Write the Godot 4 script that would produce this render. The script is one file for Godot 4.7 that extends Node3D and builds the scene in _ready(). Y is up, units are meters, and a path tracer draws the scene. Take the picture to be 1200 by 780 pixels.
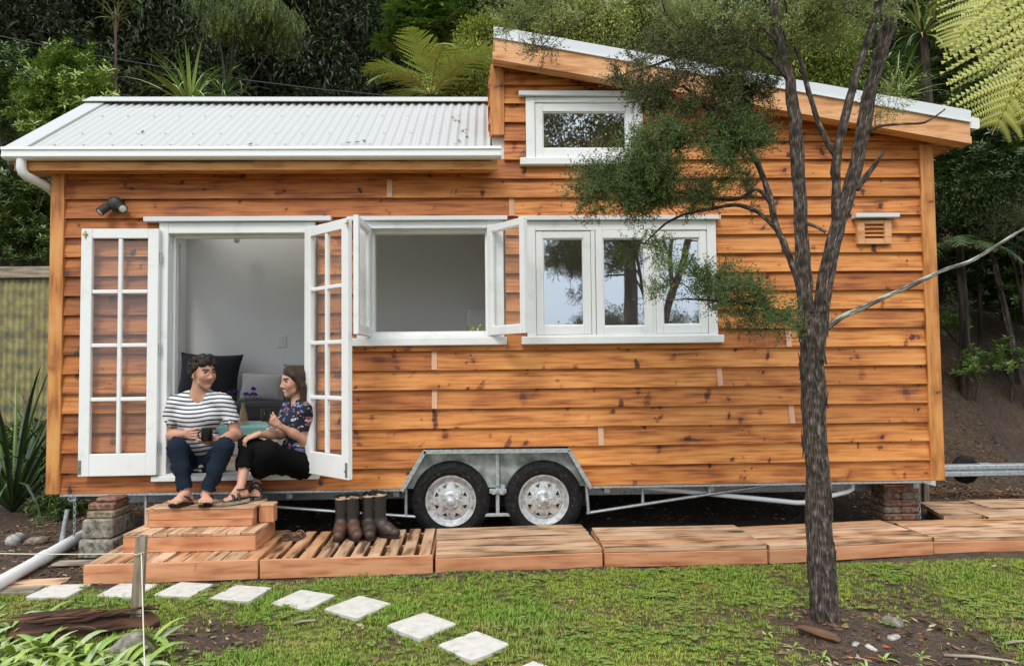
extends Node3D
# A timber tiny house on a trailer at the edge of the bush. Metres, y up; the front wall stands in the plane z = 0.

var M := {}
var used := {}
var rng := RandomNumberGenerator.new()

# ---------------------------------------------------------------- mesh builder
class MB:
	var v := PackedVector3Array()
	var n := PackedVector3Array()
	var uv := PackedVector2Array()
	var col := PackedColorArray()
	var ix := PackedInt32Array()
	var c := Color.WHITE
	var uvo := Vector2.ZERO
	var uvs := 1.0
	var grain := 0
	func vert(p: Vector3, nn: Vector3, t := Vector2.ZERO) -> int:
		v.append(p); n.append(nn); uv.append(t); col.append(c)
		return v.size() - 1
	func tri_i(a: int, b: int, d: int) -> void:
		var g = (v[d] - v[a]).cross(v[b] - v[a])
		if g.dot(n[a] + n[b] + n[d]) < 0.0:
			ix.append(a); ix.append(d); ix.append(b)
		else:
			ix.append(a); ix.append(b); ix.append(d)
	func map_uv(p: Vector3, nn: Vector3) -> Vector2:
		var an = nn.abs()
		var ax = 0 if an.x >= an.y and an.x >= an.z else (1 if an.y >= an.z else 2)
		var g = grain
		if ax == g:
			var a = (g + 1) % 3
			var b = (g + 2) % 3
			return uvo + Vector2(p[a] * 0.15, p[b]) * uvs
		var o = 3 - ax - g
		return uvo + Vector2(p[g], p[o] + p[ax] * 0.3) * uvs
	func face(pts: Array, nn := Vector3.ZERO) -> void:
		# a flat convex polygon; when no normal is given the points run counter-clockwise seen from outside
		if nn == Vector3.ZERO:
			nn = (pts[1] - pts[0]).cross(pts[2] - pts[0]).normalized()
		var s = v.size()
		for p in pts: vert(p, nn, map_uv(p, nn))
		for i in range(1, pts.size() - 1): tri_i(s, s + i, s + i + 1)
	func box(p0: Vector3, p1: Vector3) -> void:
		hexa([Vector3(p0.x, p0.y, p0.z), Vector3(p1.x, p0.y, p0.z), Vector3(p1.x, p1.y, p0.z), Vector3(p0.x, p1.y, p0.z), Vector3(p0.x, p0.y, p1.z), Vector3(p1.x, p0.y, p1.z), Vector3(p1.x, p1.y, p1.z), Vector3(p0.x, p1.y, p1.z)])
	func hexa(q: Array) -> void:
		var mid = Vector3.ZERO
		for p in q: mid += p / 8.0
		for f in [[0, 1, 2, 3], [4, 5, 6, 7], [0, 1, 5, 4], [3, 2, 6, 7], [0, 3, 7, 4], [1, 2, 6, 5]]:
			var pts = [q[f[0]], q[f[1]], q[f[2]], q[f[3]]]
			var nn = (pts[2] - pts[0]).cross(pts[3] - pts[1]).normalized()
			if nn.dot((pts[0] + pts[1] + pts[2] + pts[3]) / 4.0 - mid) < 0: nn = -nn
			face(pts, nn)
	func cbox(p0: Vector3, p1: Vector3, b := 0.004) -> void:
		# box with chamfered edges
		var mid = (p0 + p1) / 2.0
		var h = (p1 - p0) / 2.0
		b = minf(b, minf(h.x, minf(h.y, h.z)) * 0.8)
		for ax in 3:
			var a = (ax + 1) % 3
			var d = (ax + 2) % 3
			for s in [-1.0, 1.0]:
				var pts = []
				for k in [[-1, -1], [1, -1], [1, 1], [-1, 1]]:
					var p = Vector3.ZERO
					p[ax] = s * h[ax]; p[a] = k[0] * (h[a] - b); p[d] = k[1] * (h[d] - b)
					pts.append(mid + p)
				var nn = Vector3.ZERO; nn[ax] = s
				face(pts, nn)
			for s in [-1.0, 1.0]:
				for t in [-1.0, 1.0]:
					var pts = []
					for k in [[-1, 0], [1, 0], [1, 1], [-1, 1]]:
						var p = Vector3.ZERO
						p[ax] = k[0] * (h[ax] - b)
						p[a] = s * (h[a] - (b if k[1] == 0 else 0.0))
						p[d] = t * (h[d] - (b if k[1] == 1 else 0.0))
						pts.append(mid + p)
					var nn = Vector3.ZERO; nn[a] = s; nn[d] = t
					face(pts, nn.normalized())
		for i in 8:
			var s = Vector3(-1 if i & 1 else 1, -1 if i & 2 else 1, -1 if i & 4 else 1)
			var pts = []
			for ax in 3:
				var p = s * (h - Vector3(b, b, b))
				p[ax] = s[ax] * h[ax]
				pts.append(mid + p)
			face(pts, s.normalized())
	func tube(path: Array, radii: Array, seg := 8, caps := true, squash := Vector3.ONE) -> void:
		var s = v.size()
		var cnt = path.size()
		var side = Vector3.ZERO
		var run = 0.0
		for i in cnt:
			var t = (path[mini(i + 1, cnt - 1)] - path[maxi(i - 1, 0)]).normalized()
			if i == 0:
				side = t.cross(Vector3.UP if absf(t.y) < 0.9 else Vector3.RIGHT).normalized()
			else:
				side = (side - t * side.dot(t)).normalized()
				run += path[i].distance_to(path[i - 1])
			var up = t.cross(side)
			for k in seg + 1:
				var a = TAU * k / seg
				var d = (side * cos(a) + up * sin(a)) * squash
				vert(path[i] + d * radii[i], d.normalized(), uvo + Vector2(run, float(k) / seg * TAU * maxf(radii[0], 0.005)) * uvs)
		for i in cnt - 1:
			for k in seg:
				var a = s + i * (seg + 1) + k
				tri_i(a, a + 1, a + seg + 2)
				tri_i(a, a + seg + 2, a + seg + 1)
		if caps:
			for e in [0, cnt - 1]:
				var t = (path[1] - path[0]).normalized() * -1.0 if e == 0 else (path[cnt - 1] - path[cnt - 2]).normalized()
				var cc = vert(path[e], t, uvo)
				var first = v.size()
				for k in seg + 1:
					vert(v[s + e * (seg + 1) + k], t, uvo + Vector2(0.1 * k / seg, 0.02))
				for k in seg: tri_i(cc, first + k, first + k + 1)
	func lathe(prof: Array, seg: int, xf := Transform3D.IDENTITY, hard := false) -> void:
		# prof: Vector2(radius, height) turned round the y axis of xf
		for i in prof.size() - 1:
			var d = prof[i + 1] - prof[i]
			if d.length() < 1e-6: continue
			var s = v.size()
			for e in 2:
				var q = prof[i + e]
				var nn2 = Vector2(d.y, -d.x).normalized()
				if not hard:
					var acc = nn2
					var j = i - 1 if e == 0 else i + 1
					if j >= 0 and j < prof.size() - 1:
						var d2 = prof[j + 1] - prof[j]
						var n3 = Vector2(d2.y, -d2.x).normalized()
						if n3.dot(nn2) > 0.6: acc = nn2 + n3
					nn2 = acc.normalized()
				for k in seg + 1:
					var a = TAU * k / seg
					vert(xf * Vector3(cos(a) * q.x, q.y, sin(a) * q.x), (xf.basis * Vector3(cos(a) * nn2.x, nn2.y, sin(a) * nn2.x)).normalized(), uvo + Vector2(a * 0.3, q.y + q.x) * uvs)
			for k in seg:
				tri_i(s + k, s + k + 1, s + seg + 2 + k)
				tri_i(s + k, s + seg + 2 + k, s + seg + 1 + k)
	func prism(poly: Array, xf: Transform3D, depth: float) -> void:
		# a convex polygon of Vector2 in the xy plane of xf, from z = 0 to z = depth
		var mid = Vector2.ZERO
		for p in poly: mid += p / poly.size()
		var a = []; var b = []
		for p in poly:
			a.append(xf * Vector3(p.x, p.y, 0)); b.append(xf * Vector3(p.x, p.y, depth))
		var zz = xf.basis.z.normalized() * signf(depth)
		face(a, -zz); face(b, zz)
		for i in poly.size():
			var j = (i + 1) % poly.size()
			var e = poly[j] - poly[i]
			var nn = Vector2(e.y, -e.x).normalized()
			if nn.dot((poly[i] + poly[j]) / 2.0 - mid) < 0: nn = -nn
			face([a[i], a[j], b[j], b[i]], (xf.basis * Vector3(nn.x, nn.y, 0)).normalized())
	func mesh() -> ArrayMesh:
		var a = []
		a.resize(Mesh.ARRAY_MAX)
		a[Mesh.ARRAY_VERTEX] = v; a[Mesh.ARRAY_NORMAL] = n; a[Mesh.ARRAY_TEX_UV] = uv; a[Mesh.ARRAY_COLOR] = col; a[Mesh.ARRAY_INDEX] = ix
		var m = ArrayMesh.new()
		m.add_surface_from_arrays(Mesh.PRIMITIVE_TRIANGLES, a)
		return m

# ---------------------------------------------------------------- naming and placing
func numbered(called: String) -> String:
	if not used.has(called):
		used[called] = 0
		return called
	used[called] += 1
	return "%s_%03d" % [called, used[called]]

func thing(called: String, label: String, category: String, at := Vector3.ZERO, group := "") -> Node3D:
	var o := Node3D.new()
	o.name = numbered(called)
	add_child(o)
	o.position = at
	tag(o, label, category, group)
	return o

func tag(o: Node, label: String, category: String, group := "") -> void:
	o.set_meta("label", label)
	o.set_meta("category", category)
	if group != "": o.set_meta("group", group)

func part(called: String, mb, mat: Material, parent: Node, at := Vector3.ZERO) -> MeshInstance3D:
	var o := MeshInstance3D.new()
	o.mesh = mb.mesh() if mb is MB else mb
	o.material_override = mat
	o.position = at
	if parent == self:
		o.name = numbered(called)
		add_child(o)
	else:
		o.name = called
		parent.add_child(o, true)
	return o

func solo(called: String, mb, mat: Material, label: String, category: String, at := Vector3.ZERO, group := "") -> MeshInstance3D:
	var o = part(called, mb, mat, self, at)
	tag(o, label, category, group)
	return o

func lin(r: float, g: float, b: float) -> Color:
	return Color(r, g, b).linear_to_srgb()

# ---------------------------------------------------------------- materials
func mat(called: String, color: Color, rough := 0.7, metal := 0.0) -> StandardMaterial3D:
	var m := StandardMaterial3D.new()
	m.resource_name = called
	m.albedo_color = color
	m.roughness = rough
	m.metallic = metal
	M[called] = m
	return m

func tex(img: Image) -> ImageTexture:
	return ImageTexture.create_from_image(img)

func noise_bytes(w: int, h: int, freq: float, sd: int, oct := 4, sx := 1, sy := 1) -> PackedByteArray:
	# seamless noise, stretched sx times along x and sy times along y
	var f := FastNoiseLite.new()
	f.noise_type = FastNoiseLite.TYPE_SIMPLEX_SMOOTH
	f.frequency = freq
	f.seed = sd
	f.fractal_octaves = oct
	var im: Image = f.get_seamless_image(maxi(4, w / sx), maxi(4, h / sy), false, false, 0.15)
	im.convert(Image.FORMAT_L8)
	if im.get_width() != w or im.get_height() != h: im.resize(w, h, Image.INTERPOLATE_CUBIC)
	return im.get_data()

func ramp(stops: Array, t: float) -> Color:
	# stops: [position, linear colour]
	if t <= stops[0][0]: return stops[0][1]
	for i in range(1, stops.size()):
		if t <= stops[i][0]:
			return stops[i - 1][1].lerp(stops[i][1], (t - stops[i - 1][0]) / (stops[i][0] - stops[i - 1][0]))
	return stops[stops.size() - 1][1]

func lut(stops: Array) -> PackedByteArray:
	var out := PackedByteArray()
	for i in 256:
		var c: Color = ramp(stops, i / 255.0).linear_to_srgb()
		out.append(int(clampf(c.r, 0, 1) * 255)); out.append(int(clampf(c.g, 0, 1) * 255)); out.append(int(clampf(c.b, 0, 1) * 255))
	return out

func gray_image(w: int, h: int, data: PackedByteArray) -> Image:
	return Image.create_from_data(w, h, false, Image.FORMAT_L8, data)

func colour_image(w: int, h: int, val: PackedByteArray, table: PackedByteArray) -> Image:
	var out := PackedByteArray()
	out.resize(w * h * 3)
	for i in w * h:
		var k = val[i] * 3
		out[i * 3] = table[k]; out[i * 3 + 1] = table[k + 1]; out[i * 3 + 2] = table[k + 2]
	return Image.create_from_data(w, h, false, Image.FORMAT_RGB8, out)

# sawn timber: grain along x, knots with their whorls, saw marks across
func wood(called: String, w: int, h: int, metres: float, stops: Array, knots: int, knot_r: float, knot_dark: float, sd: int, saw: float, contrast: float, rough: float, relief: float) -> StandardMaterial3D:
	var r := RandomNumberGenerator.new()
	r.seed = sd
	var fine = noise_bytes(w, h, 0.09, sd, 3, 16, 1)
	var broad = noise_bytes(w, h, 0.03, sd + 1, 3, 8, 1)
	var blot = noise_bytes(w, h, 0.012, sd + 2, 4, 2, 1)
	var val := PackedByteArray(); val.resize(w * h)
	var bump := PackedByteArray(); bump.resize(w * h)
	var dark := PackedFloat32Array(); dark.resize(w * h)
	for k in knots:
		var cx = r.randi_range(0, w - 1); var cy = r.randi_range(0, h - 1)
		var rad = knot_r * (r.randf_range(0.25, 0.7) if r.randf() < 0.6 else r.randf_range(0.7, 1.5))
		var deep = knot_dark * r.randf_range(0.35, 1.15)
		var ph1 = r.randf() * TAU; var ph2 = r.randf() * TAU
		var ang = r.randf_range(-0.5, 0.5); var ell = r.randf_range(0.75, 1.5)
		if r.randf() < 0.25: ell = r.randf_range(1.8, 2.8); ang = r.randf_range(0.7, 1.9)
		var reach = int(rad * 3.2 * maxf(ell, 1.0))
		var ca = cos(ang); var sa = sin(ang)
		var tail = r.randf_range(0.1, 0.45)
		for dy in range(-reach, reach + 1):
			for dx in range(-reach, reach + 1):
				var x = (dx * ca + dy * sa) / ell; var y = -dx * sa + dy * ca
				var th = atan2(y, x)
				var q = sqrt(x * x + y * y) / (rad * (1.0 + 0.22 * sin(2.0 * th + ph1) + 0.14 * sin(5.0 * th + ph2)))
				var add = 0.0
				if q < 1.0: add = deep * (1.0 - 0.45 * q * q) * (0.8 + 0.2 * sin(q * 14.0))
				elif q < 3.0: add = deep * tail * (3.0 - q) * 0.4 * (0.6 + 0.4 * sin(q * 9.0))
				if add > 0.0:
					var i = posmod(cy + dy, h) * w + posmod(cx + dx, w)
					dark[i] = maxf(dark[i], add)
	for y in h:
		for x in w:
			var i = y * w + x
			var g = 0.5 + contrast * ((fine[i] - 128.0) * 0.0017 + (broad[i] - 128.0) * 0.0008 + (blot[i] - 128.0) * 0.0012)
			var sm = saw * (0.5 + 0.5 * sin(x * 1.05 + fine[i] * 0.03))
			val[i] = int(clampf(g - dark[i] - sm * 0.05, 0.0, 1.0) * 255.0)
			bump[i] = int(clampf(0.6 + (fine[i] - 128.0) * 0.0016 - sm * 0.3 - dark[i] * 0.15, 0.0, 1.0) * 255.0)
	var m = mat(called, Color.WHITE, rough)
	m.albedo_texture = tex(colour_image(w, h, val, lut(stops)))
	if relief > 0.0:
		var b = gray_image(w, h, bump)
		b.convert(Image.FORMAT_RGBA8)
		b.bump_map_to_normal_map(relief)
		m.normal_enabled = true
		m.normal_texture = tex(b)
	m.set_meta("metres", metres)
	return m

# blotchy mineral or soil surface, laid on by world position
func mottled(called: String, size: int, metres: float, stops: Array, freq: float, sd: int, speck: float, rough: float, relief: float, metal := 0.0) -> StandardMaterial3D:
	var a = noise_bytes(size, size, freq, sd, 5)
	var b = noise_bytes(size, size, 0.18, sd + 7, 2)
	var val := PackedByteArray(); val.resize(size * size)
	for i in size * size:
		val[i] = clampi(int(128.0 + (a[i] - 128.0) * 1.2 + (b[i] - 128.0) * speck), 0, 255)
	var m = mat(called, Color.WHITE, rough, metal)
	m.albedo_texture = tex(colour_image(size, size, val, lut(stops)))
	if relief > 0.0:
		var im = gray_image(size, size, val)
		im.convert(Image.FORMAT_RGBA8)
		im.bump_map_to_normal_map(relief)
		m.normal_enabled = true
		m.normal_texture = tex(im)
	m.uv1_triplanar = true
	m.uv1_world_triplanar = true
	m.uv1_scale = Vector3.ONE / metres
	return m

func glass(called: String, alpha: float, tint: Color) -> StandardMaterial3D:
	var m = mat(called, Color(tint.r, tint.g, tint.b, alpha), 0.02)
	m.transparency = BaseMaterial3D.TRANSPARENCY_ALPHA
	return m

# coated window glass: part mirror, part see-through
func mirror_glass(called: String, share: float) -> StandardMaterial3D:
	var m = mat(called, Color(0.93, 0.95, 0.97, share), 0.015, 1.0)
	m.transparency = BaseMaterial3D.TRANSPARENCY_ALPHA
	var im = Image.create(4, 4, false, Image.FORMAT_RGBA8)
	im.fill(Color.WHITE)
	m.albedo_texture = tex(im)
	return m

func leafmat(called: String, back := 0.25, rough := 0.5) -> StandardMaterial3D:
	var m = mat(called, Color.WHITE, rough)
	m.vertex_color_use_as_albedo = true
	m.cull_mode = BaseMaterial3D.CULL_DISABLED
	m.backlight_enabled = true
	m.backlight = Color(back, back, back * 0.7)
	return m

func vcol(called: String, rough := 0.6) -> StandardMaterial3D:
	var m = mat(called, Color.WHITE, rough)
	m.vertex_color_use_as_albedo = true
	return m

# ---------------------------------------------------------------- smooth bodies: tapered capsules joined and meshed as surface nets
func cap(a: Vector3, b: Vector3, ra: float, rb: float, c := Color.WHITE, squash := Vector3.ONE, turn := Basis.IDENTITY, cut := false, k := -1.0) -> Dictionary:
	return {"a": a, "b": b, "ra": ra, "rb": rb, "c": c, "s": squash, "t": turn, "cut": cut, "k": k}

func nets(prims: Array, cell: float, k: float, mb: MB) -> void:
	var lo := Vector3(1e9, 1e9, 1e9); var hi := -lo
	for p in prims:
		if p.cut: continue
		var r = maxf(p.ra, p.rb) * maxf(p.s.x, maxf(p.s.y, p.s.z)) + k + cell * 3.0
		lo = lo.min(p.a.min(p.b) - Vector3(r, r, r)); hi = hi.max(p.a.max(p.b) + Vector3(r, r, r))
	var nx = int((hi.x - lo.x) / cell) + 2; var ny = int((hi.y - lo.y) / cell) + 2; var nz = int((hi.z - lo.z) / cell) + 2
	var f := PackedFloat32Array(); f.resize(nx * ny * nz); f.fill(1.0)
	var near := PackedFloat32Array(); near.resize(nx * ny * nz); near.fill(1.0)
	var who := PackedInt32Array(); who.resize(nx * ny * nz)
	for pi in prims.size():
		var p = prims[pi]
		var kk: float = k if p.k < 0.0 else p.k
		var smax = maxf(p.s.x, maxf(p.s.y, p.s.z))
		var r = maxf(p.ra, p.rb) * smax + kk + cell * 2.5
		var i0 = Vector3i(((p.a.min(p.b) - Vector3(r, r, r) - lo) / cell).floor()).max(Vector3i.ZERO)
		var i1 = Vector3i(((p.a.max(p.b) + Vector3(r, r, r) - lo) / cell).ceil()).min(Vector3i(nx - 1, ny - 1, nz - 1))
		# work in the capsule's own squashed space
		var inv = p.t.inverse()
		var sv = Vector3(1.0 / p.s.x, 1.0 / p.s.y, 1.0 / p.s.z)
		var mid: Vector3 = (p.a + p.b) / 2.0
		var a: Vector3 = (inv * (p.a - mid)) * sv; var b: Vector3 = (inv * (p.b - mid)) * sv
		var smin = minf(p.s.x, minf(p.s.y, p.s.z))
		var ab = b - a
		var l2 = maxf(ab.length_squared(), 1e-9)
		var plain = p.s == Vector3.ONE
		for z in range(i0.z, i1.z + 1):
			for y in range(i0.y, i1.y + 1):
				var row = (z * ny + y) * nx
				for x in range(i0.x, i1.x + 1):
					var q = lo + Vector3(x, y, z) * cell - mid
					if not plain: q = (inv * q) * sv
					else: q = inv * q
					var t = clampf((q - a).dot(ab) / l2, 0.0, 1.0)
					var gap = (q - a - ab * t).length()
					var d = gap - lerpf(p.ra, p.rb, t)
					if not plain: d *= smin if d > 0.0 else smin
					var i = row + x
					if p.cut:
						if -d > f[i]: f[i] = -d
						continue
					if d < near[i]:
						near[i] = d
						if near[i] > cell * 0.6: who[i] = pi
					if d < cell * 0.6: who[i] = pi
					var o = f[i]
					var h = maxf(kk - absf(o - d), 0.0)
					f[i] = minf(o, d) - (h * h / (4.0 * kk) if kk > 0.0 else 0.0)
	var slot := PackedInt32Array(); slot.resize(nx * ny * nz); slot.fill(-1)
	var off = [0, 1, nx, nx + 1, nx * ny, nx * ny + 1, nx * ny + nx, nx * ny + nx + 1]
	var edges = [[0, 1], [0, 2], [0, 4], [1, 3], [1, 5], [2, 3], [2, 6], [3, 7], [4, 5], [4, 6], [5, 7], [6, 7]]
	var corner = []
	for i in 8: corner.append(Vector3(i & 1, (i >> 1) & 1, (i >> 2) & 1))
	for z in nz - 1:
		for y in ny - 1:
			for x in nx - 1:
				var i = (z * ny + y) * nx + x
				if absf(f[i]) > cell * 2.0: continue
				var any = 0
				var g = []
				for j in 8:
					var val = f[i + off[j]]
					g.append(val)
					if val < 0.0: any += 1
				if any == 0 or any == 8: continue
				var sum = Vector3.ZERO; var cnt = 0
				for e in edges:
					var ga: float = g[e[0]]; var gb: float = g[e[1]]
					if (ga < 0.0) != (gb < 0.0):
						sum += corner[e[0]].lerp(corner[e[1]], ga / (ga - gb)); cnt += 1
				sum /= cnt
				var nn = Vector3(g[1] + g[3] + g[5] + g[7] - g[0] - g[2] - g[4] - g[6], g[2] + g[3] + g[6] + g[7] - g[0] - g[1] - g[4] - g[5], g[4] + g[5] + g[6] + g[7] - g[0] - g[1] - g[2] - g[3])
				mb.c = prims[who[i]].c
				var pos = lo + (Vector3(x, y, z) + sum) * cell
				slot[i] = mb.vert(pos, nn.normalized(), Vector2(pos.x + pos.z * 0.7, pos.y))
	var step = [1, nx, nx * ny]
	for z in range(1, nz - 1):
		for y in range(1, ny - 1):
			for x in range(1, nx - 1):
				var i = (z * ny + y) * nx + x
				if absf(f[i]) > cell * 2.0: continue
				for ax in 3:
					if (f[i] < 0.0) == (f[i + step[ax]] < 0.0): continue
					var u = step[(ax + 1) % 3]; var w = step[(ax + 2) % 3]
					var a = slot[i]; var b = slot[i - u]; var c2 = slot[i - u - w]; var d = slot[i - w]
					if a < 0 or b < 0 or c2 < 0 or d < 0: continue
					mb.tri_i(a, b, c2); mb.tri_i(a, c2, d)
	mb.c = Color.WHITE

func scatter(called: String, mesh: Mesh, mat_: Material, xfs: Array, cols: Array, parent: Node, at := Vector3.ZERO) -> MultiMeshInstance3D:
	var mm := MultiMesh.new()
	mm.transform_format = MultiMesh.TRANSFORM_3D
	mm.use_colors = cols.size() > 0
	mm.mesh = mesh
	mm.instance_count = xfs.size()
	for i in xfs.size():
		mm.set_instance_transform(i, xfs[i])
		if cols.size() > 0: mm.set_instance_color(i, cols[i])
	var o := MultiMeshInstance3D.new()
	o.multimesh = mm
	o.material_override = mat_
	o.position = at
	o.set_meta("kind", "stuff")
	if parent == self:
		o.name = numbered(called)
		add_child(o)
	else:
		o.name = called
		parent.add_child(o, true)
	return o

# ---------------------------------------------------------------- camera, sky, sun
func build_view() -> void:
	var cam := Camera3D.new()
	cam.name = "camera"
	cam.transform = Transform3D(Basis(Vector3(0.99949, -0.01095, 0.03005), Vector3(0.00963, 0.999, 0.04366), Vector3(-0.0305, -0.04335, 0.99859)).orthonormalized(), Vector3(-0.179, 1.44, 5.845))
	cam.fov = 50.35
	cam.near = 0.05
	cam.far = 400.0
	add_child(cam)
	cam.current = true
	var env := Environment.new()
	env.background_mode = Environment.BG_SKY
	var sky := Sky.new()
	var sm := ProceduralSkyMaterial.new()
	sm.sky_top_color = Color(0.935, 0.97, 1.0)
	sm.sky_horizon_color = Color(0.66, 0.7, 0.74)
	sm.sky_curve = 0.4
	sm.ground_bottom_color = Color(0.2, 0.2, 0.16)
	sm.ground_horizon_color = Color(0.6, 0.6, 0.58)
	sm.energy_multiplier = 1.15
	sky.sky_material = sm
	env.sky = sky
	env.tonemap_mode = Environment.TONE_MAPPER_LINEAR
	env.tonemap_exposure = 1.86
	env.sdfgi_enabled = true
	env.ssao_enabled = true
	env.ssil_enabled = true
	var we := WorldEnvironment.new()
	we.name = "world_environment"
	we.environment = env
	add_child(we)
	var sun := DirectionalLight3D.new()
	sun.name = "sun"
	sun.light_color = Color(1.0, 0.98, 0.95)
	sun.light_energy = 0.34
	sun.light_angular_distance = 20.0
	sun.shadow_enabled = true
	add_child(sun)
	sun.look_at_from_position(Vector3(-1.2, 4.2, 3.4), Vector3.ZERO)

func build_materials() -> void:
	var orange = [[0.0, Color(0.035, 0.009, 0.002)], [0.15, Color(0.14, 0.034, 0.006)], [0.32, Color(0.42, 0.13, 0.022)], [0.5, Color(0.64, 0.24, 0.05)], [0.72, Color(0.72, 0.315, 0.085)], [1.0, Color(0.78, 0.4, 0.15)]]
	wood("cladding", 1024, 512, 3.2, orange, 130, 6.2, 0.5, 11, 0.5, 1.0, 0.62, 1.0)
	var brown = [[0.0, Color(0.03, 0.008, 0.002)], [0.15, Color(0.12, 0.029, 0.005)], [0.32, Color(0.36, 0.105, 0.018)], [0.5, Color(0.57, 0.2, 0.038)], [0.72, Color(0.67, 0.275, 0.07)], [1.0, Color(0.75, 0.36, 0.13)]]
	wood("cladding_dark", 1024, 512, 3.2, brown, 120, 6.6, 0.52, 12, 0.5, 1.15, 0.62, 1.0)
	var trim = [[0.0, Color(0.1, 0.03, 0.008)], [0.3, Color(0.42, 0.15, 0.036)], [0.5, Color(0.6, 0.25, 0.066)], [1.0, Color(0.72, 0.37, 0.13)]]
	wood("trim_timber", 512, 256, 1.6, trim, 22, 4.0, 0.4, 21, 0.3, 1.2, 0.6, 1.0)
	M["trim_dark"] = M.trim_timber
	# board to board differences in the stain; darker tints also paint in wall shade
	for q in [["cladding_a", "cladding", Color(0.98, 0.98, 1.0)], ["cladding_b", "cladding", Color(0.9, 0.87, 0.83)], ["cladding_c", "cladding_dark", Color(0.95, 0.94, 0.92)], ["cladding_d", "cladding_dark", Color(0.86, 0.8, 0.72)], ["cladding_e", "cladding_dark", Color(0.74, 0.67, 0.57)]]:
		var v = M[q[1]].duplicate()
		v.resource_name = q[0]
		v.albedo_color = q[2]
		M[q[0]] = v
	var pine = [[0.0, Color(0.16, 0.055, 0.016)], [0.3, Color(0.52, 0.225, 0.08)], [0.5, Color(0.68, 0.35, 0.155)], [1.0, Color(0.78, 0.46, 0.25)]]
	wood("barge", 512, 256, 1.6, pine, 14, 4.0, 0.32, 31, 0.3, 1.2, 0.6, 1.0)
	var fresh = [[0.0, Color(0.13, 0.038, 0.016)], [0.3, Color(0.44, 0.17, 0.072)], [0.5, Color(0.58, 0.26, 0.125)], [1.0, Color(0.7, 0.37, 0.2)]]
	wood("deck_fresh", 512, 256, 1.6, fresh, 3, 4.0, 0.2, 41, 0.0, 1.2, 0.65, 0.8)
	var worn = [[0.0, Color(0.07, 0.04, 0.022)], [0.25, Color(0.32, 0.175, 0.092)], [0.5, Color(0.55, 0.335, 0.195)], [1.0, Color(0.7, 0.48, 0.32)]]
	wood("deck_worn", 512, 256, 1.6, worn, 10, 4.0, 0.3, 51, 0.0, 2.1, 0.8, 2.0)
	for q in [["deck_worn_grey", Color(0.93, 0.93, 0.92)], ["deck_worn_brown", Color(0.96, 0.88, 0.8)]]:
		var v = M.deck_worn.duplicate()
		v.resource_name = q[0]
		v.albedo_color = q[1]
		M[q[0]] = v
	var grey = [[0.0, Color(0.05, 0.04, 0.03)], [0.3, Color(0.18, 0.14, 0.1)], [0.55, Color(0.3, 0.24, 0.18)], [1.0, Color(0.42, 0.36, 0.29)]]
	wood("old_timber", 512, 256, 1.6, grey, 6, 4.0, 0.3, 61, 0.0, 1.6, 0.85, 1.5)
	wood("floor_timber", 256, 256, 1.6, [[0.0, Color(0.3, 0.2, 0.12)], [0.5, Color(0.55, 0.42, 0.29)], [1.0, Color(0.66, 0.54, 0.4)]], 3, 4.0, 0.2, 62, 0.0, 1.0, 0.5, 0.0)
	wood("bark", 512, 256, 1.0, [[0.0, Color(0.01, 0.008, 0.006)], [0.35, Color(0.035, 0.025, 0.019)], [0.6, Color(0.085, 0.064, 0.05)], [0.82, Color(0.17, 0.135, 0.11)], [1.0, Color(0.3, 0.27, 0.23)]], 6, 5.0, 0.2, 71, 0.0, 2.0, 0.95, 6.0)
	wood("dark_bark", 256, 128, 1.0, [[0.0, Color(0.008, 0.006, 0.005)], [0.5, Color(0.045, 0.03, 0.022)], [1.0, Color(0.11, 0.08, 0.06)]], 0, 5.0, 0.2, 72, 0.0, 2.2, 0.95, 5.0)
	wood("rotten_wood", 256, 128, 1.0, [[0.0, Color(0.01, 0.005, 0.003)], [0.5, Color(0.055, 0.022, 0.012)], [1.0, Color(0.15, 0.075, 0.04)]], 0, 5.0, 0.2, 73, 0.0, 2.4, 0.95, 5.0)
	wood("lichen_bark", 256, 128, 0.6, [[0.0, Color(0.03, 0.025, 0.02)], [0.45, Color(0.13, 0.11, 0.09)], [0.6, Color(0.32, 0.32, 0.27)], [1.0, Color(0.48, 0.48, 0.42)]], 0, 5.0, 0.2, 74, 0.0, 2.6, 0.95, 4.0)
	wood("barge_bark", 128, 64, 0.6, [[0.0, Color(0.06, 0.03, 0.02)], [1.0, Color(0.24, 0.13, 0.08)]], 0, 5.0, 0.2, 75, 0.0, 2.0, 0.9, 2.0)
	mottled("galvanised", 256, 0.5, [[0.0, Color(0.33, 0.36, 0.38)], [0.5, Color(0.47, 0.51, 0.53)], [1.0, Color(0.62, 0.65, 0.67)]], 0.05, 81, 0.4, 0.42, 0.0, 0.55)
	mottled("galvanised_aged", 256, 0.6, [[0.0, Color(0.13, 0.15, 0.14)], [0.45, Color(0.3, 0.33, 0.32)], [1.0, Color(0.55, 0.58, 0.58)]], 0.012, 82, 0.25, 0.45, 0.0, 0.5)
	mottled("paver_concrete", 256, 0.5, [[0.0, Color(0.44, 0.4, 0.34)], [0.35, Color(0.54, 0.51, 0.46)], [1.0, Color(0.6, 0.58, 0.54)]], 0.02, 83, 0.35, 0.9, 0.6)
	mottled("concrete_block", 256, 0.4, [[0.0, Color(0.06, 0.06, 0.04)], [0.4, Color(0.2, 0.18, 0.14)], [1.0, Color(0.4, 0.37, 0.31)]], 0.025, 84, 0.9, 0.95, 3.0)
	mottled("brick_red", 256, 0.4, [[0.0, Color(0.08, 0.03, 0.02)], [0.5, Color(0.22, 0.1, 0.065)], [1.0, Color(0.34, 0.24, 0.17)]], 0.03, 85, 0.8, 0.95, 3.0)
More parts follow.
